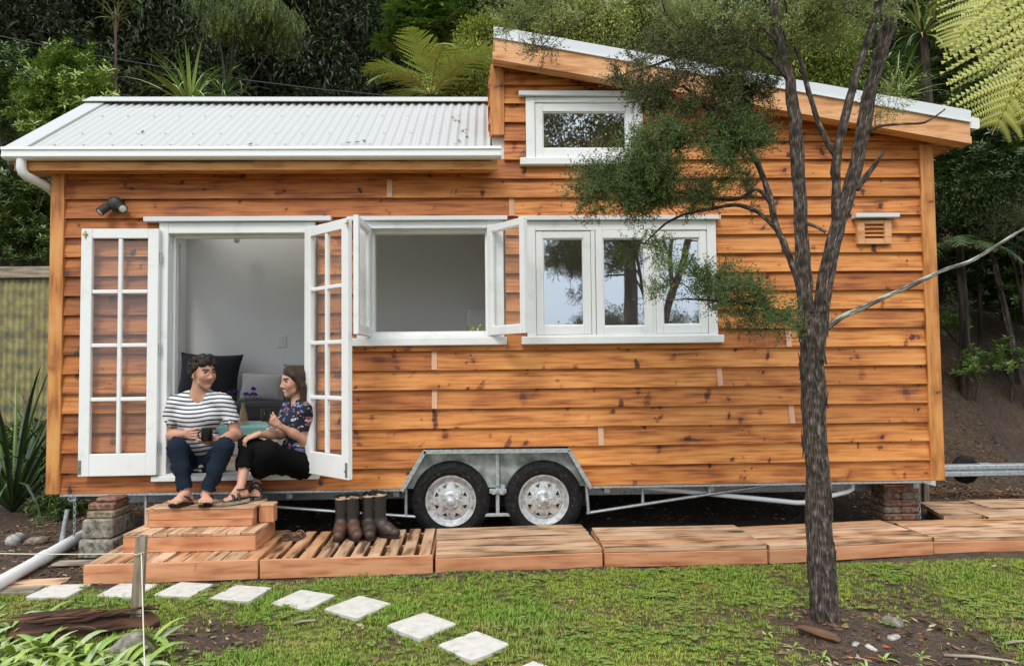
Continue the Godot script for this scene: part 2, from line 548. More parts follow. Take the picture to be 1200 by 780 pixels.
	mottled("brick_tan", 256, 0.4, [[0.0, Color(0.08, 0.06, 0.04)], [0.5, Color(0.24, 0.18, 0.12)], [1.0, Color(0.38, 0.31, 0.22)]], 0.03, 86, 0.8, 0.95, 3.0)
	mottled("rock", 256, 0.5, [[0.0, Color(0.12, 0.11, 0.1)], [0.5, Color(0.35, 0.34, 0.32)], [1.0, Color(0.6, 0.59, 0.56)]], 0.03, 87, 0.7, 0.9, 3.0)
	var g = mottled("ground_cover", 512, 1.1, [[0.0, Color(0.3, 0.3, 0.3)], [0.4, Color(0.7, 0.7, 0.7)], [0.65, Color(0.95, 0.92, 0.88)], [1.0, Color(1, 1, 1)]], 0.03, 88, 1.6, 0.98, 8.0)
	g.vertex_color_use_as_albedo = true
	mottled("fence_iron", 256, 0.9, [[0.0, Color(0.1, 0.11, 0.11)], [0.35, Color(0.2, 0.18, 0.08)], [0.6, Color(0.28, 0.25, 0.1)], [1.0, Color(0.36, 0.33, 0.16)]], 0.02, 89, 0.4, 0.8, 0.0)
	mottled("white_paint", 256, 1.3, [[0.0, Color(0.7, 0.69, 0.66)], [0.3, Color(0.785, 0.785, 0.775)], [1.0, Color(0.81, 0.81, 0.8)]], 0.02, 90, 0.3, 0.42, 0.0)
	mat("white_gloss", lin(0.82, 0.82, 0.81), 0.35)
	mat("roof_metal", lin(0.42, 0.42, 0.41), 0.5)
	mat("flashing", lin(0.66, 0.68, 0.7), 0.4)
	mat("pipe_white", lin(0.76, 0.75, 0.74), 0.4)
	mat("pipe_grey", lin(0.6, 0.62, 0.64), 0.4)
	mat("lining", lin(0.86, 0.85, 0.84), 0.8)
	mat("dark_metal", lin(0.03, 0.028, 0.026), 0.55)
	mat("brass", lin(0.5, 0.36, 0.12), 0.35, 0.8)
	mat("brass_dull", lin(0.28, 0.26, 0.22), 0.45, 0.6)
	mat("frosted", lin(0.7, 0.7, 0.68), 0.3)
	mottled("rubber", 256, 0.4, [[0.0, Color(0.008, 0.008, 0.008)], [0.6, Color(0.014, 0.014, 0.0145)], [0.85, Color(0.03, 0.028, 0.025)], [1.0, Color(0.07, 0.06, 0.05)]], 0.03, 93, 0.6, 0.75, 0.0).metallic_specular = 0.3
	mottled("rim_silver", 256, 0.35, [[0.0, Color(0.2, 0.17, 0.13)], [0.25, Color(0.45, 0.44, 0.42)], [0.5, Color(0.6, 0.61, 0.62)], [1.0, Color(0.68, 0.69, 0.7)]], 0.025, 92, 0.5, 0.4, 0.0, 0.5)
	mat("charcoal_cloth", lin(0.045, 0.042, 0.045), 0.95)
	mat("black_cloth", lin(0.009, 0.011, 0.018), 0.9)
	mat("grey_cloth", lin(0.5, 0.47, 0.45), 0.95)
	mat("olive_cloth", lin(0.34, 0.33, 0.28), 0.95)
	mat("beige_cloth", lin(0.42, 0.36, 0.31), 0.95)
	mat("teal_cloth", lin(0.2, 0.4, 0.38), 0.9)
	mat("stem_green", lin(0.06, 0.1, 0.03), 0.7)
	mat("rope", lin(0.62, 0.56, 0.45), 0.9)
	mat("wire", lin(0.02, 0.02, 0.02), 0.7)
	glass("clear_glass", 0.05, Color(0.9, 0.95, 0.95))
	glass("vase_glass", 0.25, Color(0.75, 0.6, 0.4))
	mirror_glass("window_glass", 0.62)
	leafmat("leaf", 0.3, 0.5)
	leafmat("leaf_gloss", 0.25, 0.32)
	leafmat("grass_blade", 0.35, 0.6)
	vcol("painted", 0.6)
	vcol("skin", 0.5)
	vcol("leather", 0.5)
	vcol("litter", 0.9)

# ---------------------------------------------------------------- ground
var gn := FastNoiseLite.new()
func hash_noise(x: float, z: float, f: float, o := 0.0) -> float:
	return gn.get_noise_3d(x * f, o, z * f)

func ground_y(x: float, z: float) -> float:
	var y = 0.0
	if z > 0.9: y -= 0.03 * minf(z - 0.9, 6.0)
	var start = lerpf(-3.3, -1.9, smoothstep(3.2, 4.4, x))
	if z < start:
		var t = start - z
		y += 1.9 * smoothstep(0.0, 2.1, t) + maxf(0.0, t - 1.6) * 0.5
		y += hash_noise(x, z, 0.9, 3.0) * minf(t, 1.0) * 0.22
	y += hash_noise(x, z, 2.2) * 0.012 + hash_noise(x, z, 0.35, 9.0) * 0.03
	# a rooty mound beside the garden stake
	y += 0.05 * exp(-((x + 2.05) * (x + 2.05) + (z - 1.95) * (z - 1.95)) / 0.03)
	y += 0.04 * exp(-((x - 1.66) * (x - 1.66) + (z - 1.92) * (z - 1.92)) / 0.08)
	return y

func lawn(x: float, z: float) -> float:
	# how much of the ground is grass here, 0 to 1
	if z < 0.7: return 0.0
	var n1 = hash_noise(x, z, 1.5, 20.0) + 0.5 * hash_noise(x, z, 4.5, 30.0)
	var g = 0.84 + n1 * 0.75
	var front = 0.99 - 0.05 * (x + 2.9) + hash_noise(x, z, 2.5, 40.0) * 0.12
	g *= smoothstep(front - 0.02, front + 0.22, z)
	# bare earth and litter round the tree and to its right
	var d = Vector2((x - 1.72) / 0.62, (z - 2.1) / 0.5).length()
	g *= smoothstep(0.55, 1.35, d + n1 * 0.4)
	var d2 = Vector2((x - 2.3) / 0.5, (z - 1.75) / 0.95).length()
	g *= 0.25 + 0.75 * smoothstep(0.4, 1.2, d2 + n1 * 0.7)
	# dry patch below the stake
	var d3 = Vector2((x + 1.75) / 0.42, (z - 1.95) / 0.35).length()
	g *= smoothstep(0.3, 1.3, d3 + n1 * 0.5)
	if x < -2.95: g *= smoothstep(-3.5, -2.95, x) if z < 1.15 else 1.0
	return clampf(g, 0.0, 1.0)

func build_ground() -> void:
	gn.seed = 5
	gn.frequency = 1.0
	gn.fractal_octaves = 3
	var xs = []; var zs = []
	var x = -80.0
	while x < 80.0:
		xs.append(x)
		x += 0.06 if x > -4.6 and x < 5.2 else (0.3 if absf(x) < 9 else 4.0)
	xs.append(80.0)
	var z = -60.0
	while z < 70.0:
		zs.append(z)
		z += 0.05 if z > 0.6 and z < 3.2 else (0.12 if z > -4.2 and z < 5 else (0.5 if z > -12 and z < 8 else 4.0))
	zs.append(70.0)
	var mb := MB.new()
	var nx = xs.size()
	for j in zs.size():
		for i in nx:
			var px = xs[i]; var pz = zs[j]
			var e = 0.04
			var hy = ground_y(px, pz)
			var nn = Vector3(hy - ground_y(px + e, pz), e, hy - ground_y(px, pz + e)).normalized()
			var soil = Color(0.085, 0.056, 0.038).lerp(Color(0.15, 0.1, 0.065), clampf(0.5 + hash_noise(px, pz, 3.0, 50.0), 0, 1))
			var moss = Color(0.19, 0.22, 0.035).lerp(Color(0.26, 0.21, 0.06), clampf(0.4 + hash_noise(px, pz, 2.0, 60.0), 0, 1))
			mb.c = soil.lerp(moss, lawn(px, pz) * 0.9)
			mb.vert(Vector3(px, hy, pz), nn, Vector2(px, pz))
	for j in zs.size() - 1:
		for i in nx - 1:
			var a = j * nx + i
			mb.tri_i(a, a + 1, a + nx + 1); mb.tri_i(a, a + nx + 1, a + nx)
	var g = part("ground", mb, M.ground_cover, self)
	g.set_meta("kind", "structure")

func build_lawn() -> void:
	# short grass, several tuft shapes
	for kind in 3:
		var mb := MB.new()
		var blades = [14, 11, 16][kind]
		for b in blades:
			var a = rng.randf() * TAU
			var r = rng.randf_range(0.0, 0.018)
			var o = Vector3(cos(a) * r, -0.004, sin(a) * r)
			var lean = Vector3(cos(a), 0, sin(a)) * rng.randf_range(0.1, 0.9) + Vector3(rng.randf_range(-0.2, 0.2), 0, rng.randf_range(-0.2, 0.2))
			var h = rng.randf_range(0.009, 0.023) * (1.6 if kind == 1 else 1.0)
			var side = Vector3(-sin(a), 0, cos(a)).rotated(Vector3.UP, rng.randf_range(-1, 1)) * rng.randf_range(0.0011, 0.0018)
			var m = o + lean * h * 0.35 + Vector3(0, h * 0.6, 0)
			var t = o + lean * h * 1.0 + Vector3(0, h, 0)
			var s = mb.v.size()
			var nn = side.cross(m - o).normalized()
			if nn.y < 0: nn = -nn
			nn = (nn + Vector3.UP * 0.8).normalized()
			for p in [o - side, o + side, m - side * 0.8, m + side * 0.8, t]: mb.vert(p, nn)
			mb.tri_i(s, s + 1, s + 3); mb.tri_i(s, s + 3, s + 2); mb.tri_i(s + 2, s + 3, s + 4)
		var xfs = []; var cols = []
		var tries = 21000 if kind != 1 else 8000
		for i in tries:
			var x = rng.randf_range(-4.4, 5.2)
			var z = rng.randf_range(0.85, 3.1)
			if rng.randf() > lawn(x, z) * 1.1: continue
			if on_paver(x, z): continue
			var dry = hash_noise(x, z, 1.8, 70.0)
			var lush = hash_noise(x, z, 1.1, 80.0)
			if kind == 1 and lush < 0.05: continue
			var s = rng.randf_range(0.7, 1.25) * (1.0 + maxf(lush, 0.0) * 0.8)
			xfs.append(Transform3D(Basis(Vector3.UP, rng.randf() * TAU).scaled(Vector3(s, s, s)), Vector3(x, ground_y(x, z), z)))
			var c = Color(0.3, 0.38, 0.035).lerp(Color(0.16, 0.29, 0.022), clampf(0.5 + lush, 0, 1))
			c = c.lerp(Color(0.36, 0.28, 0.09), clampf(dry * 1.1 - 0.05 + rng.randf_range(-0.3, 0.3), 0, 0.75))
			cols.append(c)
		var o = scatter("lawn_grass", mb.mesh(), M.grass_blade, xfs, cols, self)
		tag(o, ["short mossy grass covering the lawn before the deck", "longer bright grass tufts standing in the lawn", "fine grass growing between the stepping stones"][kind], "grass")

func build_clover() -> void:
	# small broad leafed plants matted into the grass
	var mb := MB.new()
	for k in 3:
		for i in 5:
			var a = i * TAU / 5.0 + k
			var o = Vector3(cos(k * 2.1) * 0.014, 0.008 + k * 0.002, sin(k * 2.1) * 0.014)
			var t = 0.85 + 0.12 * k
			mb.c = Color(t, t, t)
			add_leaf(mb, o, Vector3(cos(a), 0.25, sin(a)).normalized(), Vector3.UP, 0.016, 0.011, 0.1, 0.1)
	var xfs = []; var cols = []
	for i in 5200:
		var x = rng.randf_range(-4.4, 5.2); var z = rng.randf_range(0.9, 3.1)
		if hash_noise(x, z, 1.3, 120.0) < 0.08 or rng.randf() > lawn(x, z) + 0.12 or on_paver(x, z): continue
		var s = rng.randf_range(0.6, 1.3)
		xfs.append(Transform3D(Basis(Vector3.UP, rng.randf() * TAU).scaled(Vector3(s, s, s)), Vector3(x, ground_y(x, z) + 0.004, z)))
		cols.append(Color(0.1, 0.19, 0.025).lerp(Color(0.2, 0.26, 0.05), rng.randf()))
	tag(scatter("clover", mb.mesh(), M.leaf, xfs, cols, self), "clover and small broad leaves matted into the lawn", "clover")

func build_litter() -> void:
	for kind in 2:
		var mb := MB.new()
		if kind == 0:
			# a curled dead leaf
			var pts = [Vector3(-0.022, 0.002, 0), Vector3(-0.008, 0.007, 0.009), Vector3(0.008, 0.006, 0.008), Vector3(0.024, 0.01, 0), Vector3(0.008, 0.006, -0.008), Vector3(-0.008, 0.007, -0.009), Vector3(-0.008, 0.002, 0), Vector3(0.008, 0.001, 0)]
			for f in [[0, 1, 6], [0, 6, 5], [1, 2, 7], [1, 7, 6], [6, 7, 4], [6, 4, 5], [2, 3, 7], [7, 3, 4]]:
				var nn = (pts[f[1]] - pts[f[0]]).cross(pts[f[2]] - pts[f[0]]).normalized()
				if nn.y < 0: nn = -nn
				mb.face([pts[f[0]], pts[f[1]], pts[f[2]]], nn)
		else:
			mb.tube([Vector3(-0.05, 0.004, 0), Vector3(0, 0.007, 0.006), Vector3(0.05, 0.004, -0.004)], [0.0022, 0.003, 0.0015], 4)
		var xfs = []; var cols = []
		for i in ([24000, 4500][kind]):
			var x = rng.randf_range(-4.6, 5.6); var z = rng.randf_range(-2.4, 3.2)
			if i % 5 == 0:
				x = rng.randf_range(3.5, 5.9); z = rng.randf_range(-4.2, -1.4)
			var g = lawn(x, z)
			if z < 0.5 and x > -3.3 and x < 3.3 and rng.randf() < 0.75: continue
			if z > 0.5 and rng.randf() > (1.0 - g) * 0.85 + 0.04: continue
			if on_paver(x, z) and rng.randf() < 0.97: continue
			if z > 0.05 and z < 0.98 and x > -2.9 and x < 4.5: continue
			var s = rng.randf_range(0.4, 1.15)
			var b = Basis(Vector3.UP, rng.randf() * TAU) * Basis(Vector3(1, 0, 0), rng.randf_range(-0.7, 0.7) if kind == 0 else 0.0) * Basis(Vector3(0, 0, 1), rng.randf_range(-0.4, 0.4) if kind == 0 else 0.0)
			xfs.append(Transform3D(b.scaled(Vector3(s, s, s)), Vector3(x, ground_y(x, z) + 0.002, z)))
			var t = rng.randf()
			var c = Color(0.1, 0.05, 0.028).lerp(Color(0.26, 0.15, 0.075), t)
			if rng.randf() < 0.12: c = Color(0.42, 0.33, 0.22)
			if rng.randf() < 0.05: c = Color(0.34, 0.1, 0.03)
			cols.append(c)
		var o = scatter(["leaf_litter", "twig_litter"][kind], mb.mesh(), M.litter, xfs, cols, self)
		if kind == 0:
			# a few leaves blown onto the low roof
			var rx = []; var rc = []
			for q in [[-0.42, 0.12], [-0.4, 0.3], [-0.38, 0.33], [-0.44, 0.5], [-0.47, 0.52], [-0.36, 0.2], [-1.25, 0.1], [-1.2, 0.12], [-1.32, 0.09], [-2.1, 0.07], [-0.5, 0.6], [-3.1, 0.3]]:
				var rp = Vector3(q[0], lerpf(3.175, 4.02, q[1]), lerpf(0.22, -1.0, q[1]))
				rx.append(Transform3D(Basis(Vector3(1, 0, 0), 0.6) * Basis(Vector3.UP, q[0] * 40.0) * Basis.from_scale(Vector3.ONE * 1.1), rp))
				rc.append(Color(0.16, 0.07, 0.03))
			tag(scatter("roof_leaves", mb.mesh(), M.litter, rx, rc, self), "dead leaves blown onto the low roof near the high wall", "litter")
		tag(o, ["dead brown leaves lying on the bare earth", "small twigs lying on the bare earth"][kind], "litter")

# ---------------------------------------------------------------- stepping stones
# x, z, turn in degrees
var PAVERS := [[-2.978, 1.127, -3.0, 0.262], [-2.535, 1.138, -5.0, 0.262], [-2.172, 1.141, -14.0, 0.252], [-1.78, 1.215, -15.0, 0.272], [-1.355, 1.346, -26.0, 0.28], [-0.988, 1.505, -37.0, 0.285], [-0.576, 1.823, -43.0, 0.28], [-0.28, 2.092, -47.0, 0.272], [0.02, 2.46, -44.0, 0.275]]

func on_paver(x: float, z: float) -> bool:
	for p in PAVERS:
		var d = Vector2(x - p[0], z - p[1]).rotated(deg_to_rad(p[2]))
		if absf(d.x) < p[3] / 2 - 0.004 and absf(d.y) < p[3] / 2 - 0.004: return true
	return false

func build_pavers() -> void:
	var words = ["leftmost square concrete stepping stone near the rough planks", "second stepping stone from the left, half hidden by the stake", "third stepping stone from the left, before the left deck", "fourth stepping stone from the left, before the left deck", "fifth stepping stone, where the path starts to curve", "sixth stepping stone in the curving path", "seventh stepping stone, third from the near end of the path", "eighth stepping stone, second from the near end of the path", "nearest stepping stone, cut off by the bottom of the picture"]
	for i in PAVERS.size():
		var p = PAVERS[i]
		var mb := MB.new()
		# worn outline: each edge wanders a little
		var n = 8
		var outline = []
		for e in 4:
			for k in n:
				var t = float(k) / n * 2 - 1
				var q = [Vector2(t, -1), Vector2(1, t), Vector2(-t, 1), Vector2(-1, -t)][e]
				var w = 1.0 + rng.randf_range(-0.012, 0.006) - (0.02 if k == 0 else 0.0)
				outline.append(q * w * p[3] / 2)
		var top = []; var mid = []; var low = []
		for q in outline:
			top.append(Vector3(q.x * 0.975, 0.013, q.y * 0.975)); mid.append(Vector3(q.x, 0.008, q.y)); low.append(Vector3(q.x, -0.03, q.y))
		mb.face(top, Vector3.UP)
		for k in outline.size():
			var j = (k + 1) % outline.size()
			var out = Vector3(outline[k].x + outline[j].x, 0, outline[k].y + outline[j].y).normalized()
			mb.face([top[k], top[j], mid[j], mid[k]], (out + Vector3.UP).normalized())
			mb.face([mid[k], mid[j], low[j], low[k]], out)
		var o = solo("stepping_stone", mb, M.paver_concrete, words[i], "stepping stone", Vector3(p[0], ground_y(p[0], p[1]) + 0.004, p[1]), "stepping stones across the lawn")
		o.rotation = Vector3(rng.randf_range(-0.015, 0.015), deg_to_rad(p[2]), rng.randf_range(-0.015, 0.015))

# ---------------------------------------------------------------- decks and steps
func plank(parent: Node, called: String, p0: Vector3, p1: Vector3, grain: int, m: Material, ch := 0.004) -> MeshInstance3D:
	var mb := MB.new()
	mb.grain = grain; mb.uvs = 1 / 1.6
	mb.uvo = Vector2(rng.randf(), rng.randf())
	mb.cbox(p0, p1, ch)
	return part(called, mb, m, parent)

func worn_pick() -> Material:
	return [M.deck_worn, M.deck_worn_grey, M.deck_worn_brown, M.deck_worn_grey][rng.randi() % 4]

func deck(called: String, label: String, x0: float, x1: float, zf0: float, zf1: float, back: float, h: float, across: bool, count: int, gap: float, at_y := 0.0) -> Node3D:
	# a low platform: fascia in front, boards on top; the front edge runs from zf0 at x0 to zf1 at x1
	var yaw = -atan2(zf1 - zf0, x1 - x0)
	var o = thing(called, label, "deck", Vector3((x0 + x1) / 2, at_y, (zf0 + zf1) / 2), "decks along the front of the house")
	o.rotation.y = yaw
	var w = (x1 - x0) / cos(yaw) - 0.006
	var t = 0.03
	plank(o, "fascia", Vector3(-w / 2, 0.0, -0.024), Vector3(w / 2, h - (t if not across else 0.0) - 0.001, 0.0), 0, M.deck_fresh)
	plank(o, "fascia", Vector3(-w / 2, 0.0, -back), Vector3(w / 2, h - t - 0.001, -back + 0.024), 0, M.deck_fresh)
	for s in [-1, 1]: plank(o, "side_board", Vector3(s * w / 2 - (0.024 if s > 0 else 0.0), 0.002, -back + 0.025), Vector3(s * w / 2 + (0.024 if s < 0 else 0.0), h - t - 0.001, -0.025), 2, M.deck_fresh)
	if across:
		# boards run from the house towards the lawn, butting behind the fascia
		var step = w / count
		for i in count:
			var xa = -w / 2 + i * step
			var jit = rng.randf_range(-0.002, 0.002)
			plank(o, "deck_board", Vector3(xa + gap / 2, h - t, -back), Vector3(xa + step - gap / 2, h + jit, -0.026), 2, worn_pick())
		for bz in [-back * 0.5, -0.06]: plank(o, "joist", Vector3(-w / 2 + 0.026, h - t - 0.07, bz - 0.03), Vector3(w / 2 - 0.026, h - t - 0.002, bz), 0, M.deck_fresh)
	else:
		var step = back / count
		for i in count:
			var za = -back + i * step
			var jit = rng.randf_range(-0.002, 0.002)
			plank(o, "deck_board", Vector3(-w / 2 + rng.randf_range(0, 0.006), h - t, za + gap / 2), Vector3(w / 2 - rng.randf_range(0, 0.006), h + jit, za + step - gap / 2), 0, worn_pick())
	return o

func build_decks() -> void:
	deck("deck_platform", "left end low timber deck under the steps", -2.908, -1.77, 0.985, 0.931, 0.86, 0.131, true, 9, 0.008)
	deck("deck_platform", "slatted timber deck with wide gaps carrying the boots", -1.762, -0.588, 0.93, 0.893, 0.8, 0.13, true, 10, 0.034)
	deck("deck_platform", "timber deck of long boards in front of the wheels", -0.576, 0.6, 0.894, 0.815, 0.78, 0.134, false, 5, 0.016)
	deck("deck_platform", "timber deck just left of the tree trunk", 0.608, 1.776, 0.822, 0.815, 0.66, 0.132, false, 5, 0.016)
	deck("deck_platform", "timber deck behind the tree trunk", 1.784, 3.075, 0.822, 0.66, 0.6, 0.128, false, 5, 0.016)
	deck("deck_platform", "right end timber deck running out of the picture", 3.085, 4.7, 0.64, 0.64, 0.6, 0.118, false, 4, 0.016)
	# rough boards leading round the corner of the house
	var bw = thing("boardwalk", "wide grey boards on bearers beyond the right corner of the house", "boardwalk", Vector3(0, 0, 0))
	for b in [[3.62, 4.18, -0.66, -0.06, 0.16, 0.12], [4.2, 5.2, -0.68, -0.3, 0.02, 0.13], [3.95, 5.4, -0.27, 0.02, 0.0, 0.125]]:
		var mb := MB.new()
		mb.grain = 0; mb.uvs = 1 / 1.6; mb.uvo = Vector2(rng.randf(), rng.randf())
		mb.hexa([Vector3(b[0] + b[4], b[5] - 0.03, b[2]), Vector3(b[1] + b[4], b[5] - 0.03, b[2]), Vector3(b[1] + b[4], b[5], b[2]), Vector3(b[0] + b[4], b[5], b[2]), Vector3(b[0], b[5] - 0.03, b[3]), Vector3(b[1], b[5] - 0.03, b[3]), Vector3(b[1], b[5], b[3]), Vector3(b[0], b[5], b[3])])
		part("board", mb, M.deck_worn_grey, bw)
	for b in [[3.78, -0.5], [3.78, -0.12], [4.6, -0.45], [4.6, -0.12], [5.2, -0.15]]:
		plank(bw, "bearer", Vector3(b[0], 0.0, b[1] - 0.05), Vector3(b[0] + 0.18, 0.088, b[1] + 0.05), 0, M.old_timber)
	# steps up to the door
	var st = thing("step_platform", "wide lower timber step standing on the left deck", "step", Vector3(-2.33, 0.1325, 0.695), "steps up to the door")
	plank(st, "fascia", Vector3(-0.465, 0.0, -0.024), Vector3(0.465, 0.106, 0.0), 0, M.deck_fresh)
	for s in [-1, 1]: plank(st, "side_board", Vector3(s * 0.465 - (0.024 if s > 0 else 0.0), 0.0, -0.46), Vector3(s * 0.465 + (0.024 if s < 0 else 0.0), 0.105, -0.025), 2, M.deck_fresh)
	for i in 9:
		var xa = -0.465 + i * 0.93 / 9
		plank(st, "tread_board", Vector3(xa + 0.002, 0.107, -0.46), Vector3(xa + 0.93 / 9 - 0.002, 0.131 + rng.randf_range(-0.001, 0.001), 0.002), 2, M.deck_worn)
	var cr = thing("step_crate", "upper timber step box where both people rest their feet", "step", Vector3(-2.33, 0.266, 0.505), "steps up to the door")
	plank(cr, "front_board", Vector3(-0.375, 0.0, -0.02), Vector3(0.375, 0.05, 0.0), 0, M.deck_fresh)
	plank(cr, "front_board", Vector3(-0.375, 0.0515, -0.02), Vector3(0.385, 0.124, 0.003), 0, M.deck_fresh)
	for s in [-1, 1]: plank(cr, "side_board", Vector3(s * 0.375 - (0.02 if s > 0 else 0.0), 0.0, -0.3), Vector3(s * 0.375 + (0.02 if s < 0 else 0.0), 0.122, -0.021), 2, M.deck_fresh)
	plank(cr, "end_block", Vector3(-0.42, 0.0, -0.22), Vector3(-0.378, 0.13, -0.03), 1, M.deck_worn)
	for i in 3: plank(cr, "tread_board", Vector3(-0.37 + 0.01 * i, 0.1245, -0.3 + i * 0.1), Vector3(0.395 + 0.004 * i, 0.143, -0.204 + i * 0.1 + (0.012 if i == 2 else 0.0)), 0, M.deck_worn)
	var bl = thing("timber_block", "short timber offcut standing against the right side of the upper step", "block", Vector3(-1.885, 0.267, 0.36))
	plank(bl, "upright", Vector3(-0.052, 0.0, -0.045), Vector3(0.06, 0.118, 0.045), 1, M.deck_fresh)
	plank(bl, "cap_board", Vector3(-0.06, 0.119, -0.05), Vector3(0.064, 0.14, 0.05), 0, M.deck_worn)

# ---------------------------------------------------------------- masonry piers and loose things
func lump(p0: Vector3, p1: Vector3, rough: float, sd: int) -> MB:
	# a worn block: chamfered, corners knocked about
	var mb := MB.new()
	mb.cbox(p0, p1, 0.012)
	var r := RandomNumberGenerator.new(); r.seed = sd
	var moved = {}
	for i in mb.v.size():
		var key = Vector3i((mb.v[i] * 500).round())
		if not moved.has(key): moved[key] = Vector3(r.randf_range(-1, 1), r.randf_range(-0.5, 0.5), r.randf_range(-1, 1)) * rough
		mb.v[i] += moved[key]
	return mb

func build_piers() -> void:
	var p = thing("block_pier", "pier of two concrete blocks topped with old bricks at the left end", "pier", Vector3(-3.19, 0, 0.13))
	part("concrete_block", lump(Vector3(-0.13, 0.0, -0.26), Vector3(0.13, 0.138, 0.2), 0.006, 1), M.concrete_block, p)
	part("concrete_block", lump(Vector3(-0.115, 0.14, -0.2), Vector3(0.105, 0.285, 0.165), 0.006, 2), M.concrete_block, p)
	var k = 3
	for b in [[-0.11, 0.286, -0.15, 0.105, 0.343, 0.13], [-0.105, 0.344, -0.14, 0.09, 0.398, 0.115], [-0.07, 0.399, -0.12, 0.095, 0.432, 0.08]]:
		part("brick", lump(Vector3(b[0], b[1], b[2]), Vector3(b[3], b[4], b[5]), 0.004, k), M.brick_red if k != 3 else M.brick_tan, p)
		k += 1
	p = thing("brick_pier", "square pier of stacked bricks under the right end of the house", "pier", Vector3(3.34, 0, -0.3))
	for c in 6:
		var y = c * 0.059
		for h in 2:
			var a = [Vector3(-0.15, y, -0.11 + h * 0.112), Vector3(0.15, y + 0.056, -0.002 + h * 0.112)] if c % 2 == 1 else [Vector3(-0.15 + h * 0.152, y, -0.11), Vector3(-0.002 + h * 0.152, y + 0.056, 0.112)]
			part("brick", lump(a[0], a[1], 0.003, 20 + c * 2 + h), M.brick_tan if rng.randf() < 0.6 else M.brick_red, p)
	plank(p, "packer", Vector3(-0.15, 0.355, -0.11), Vector3(0.17, 0.368, 0.12), 0, M.barge)

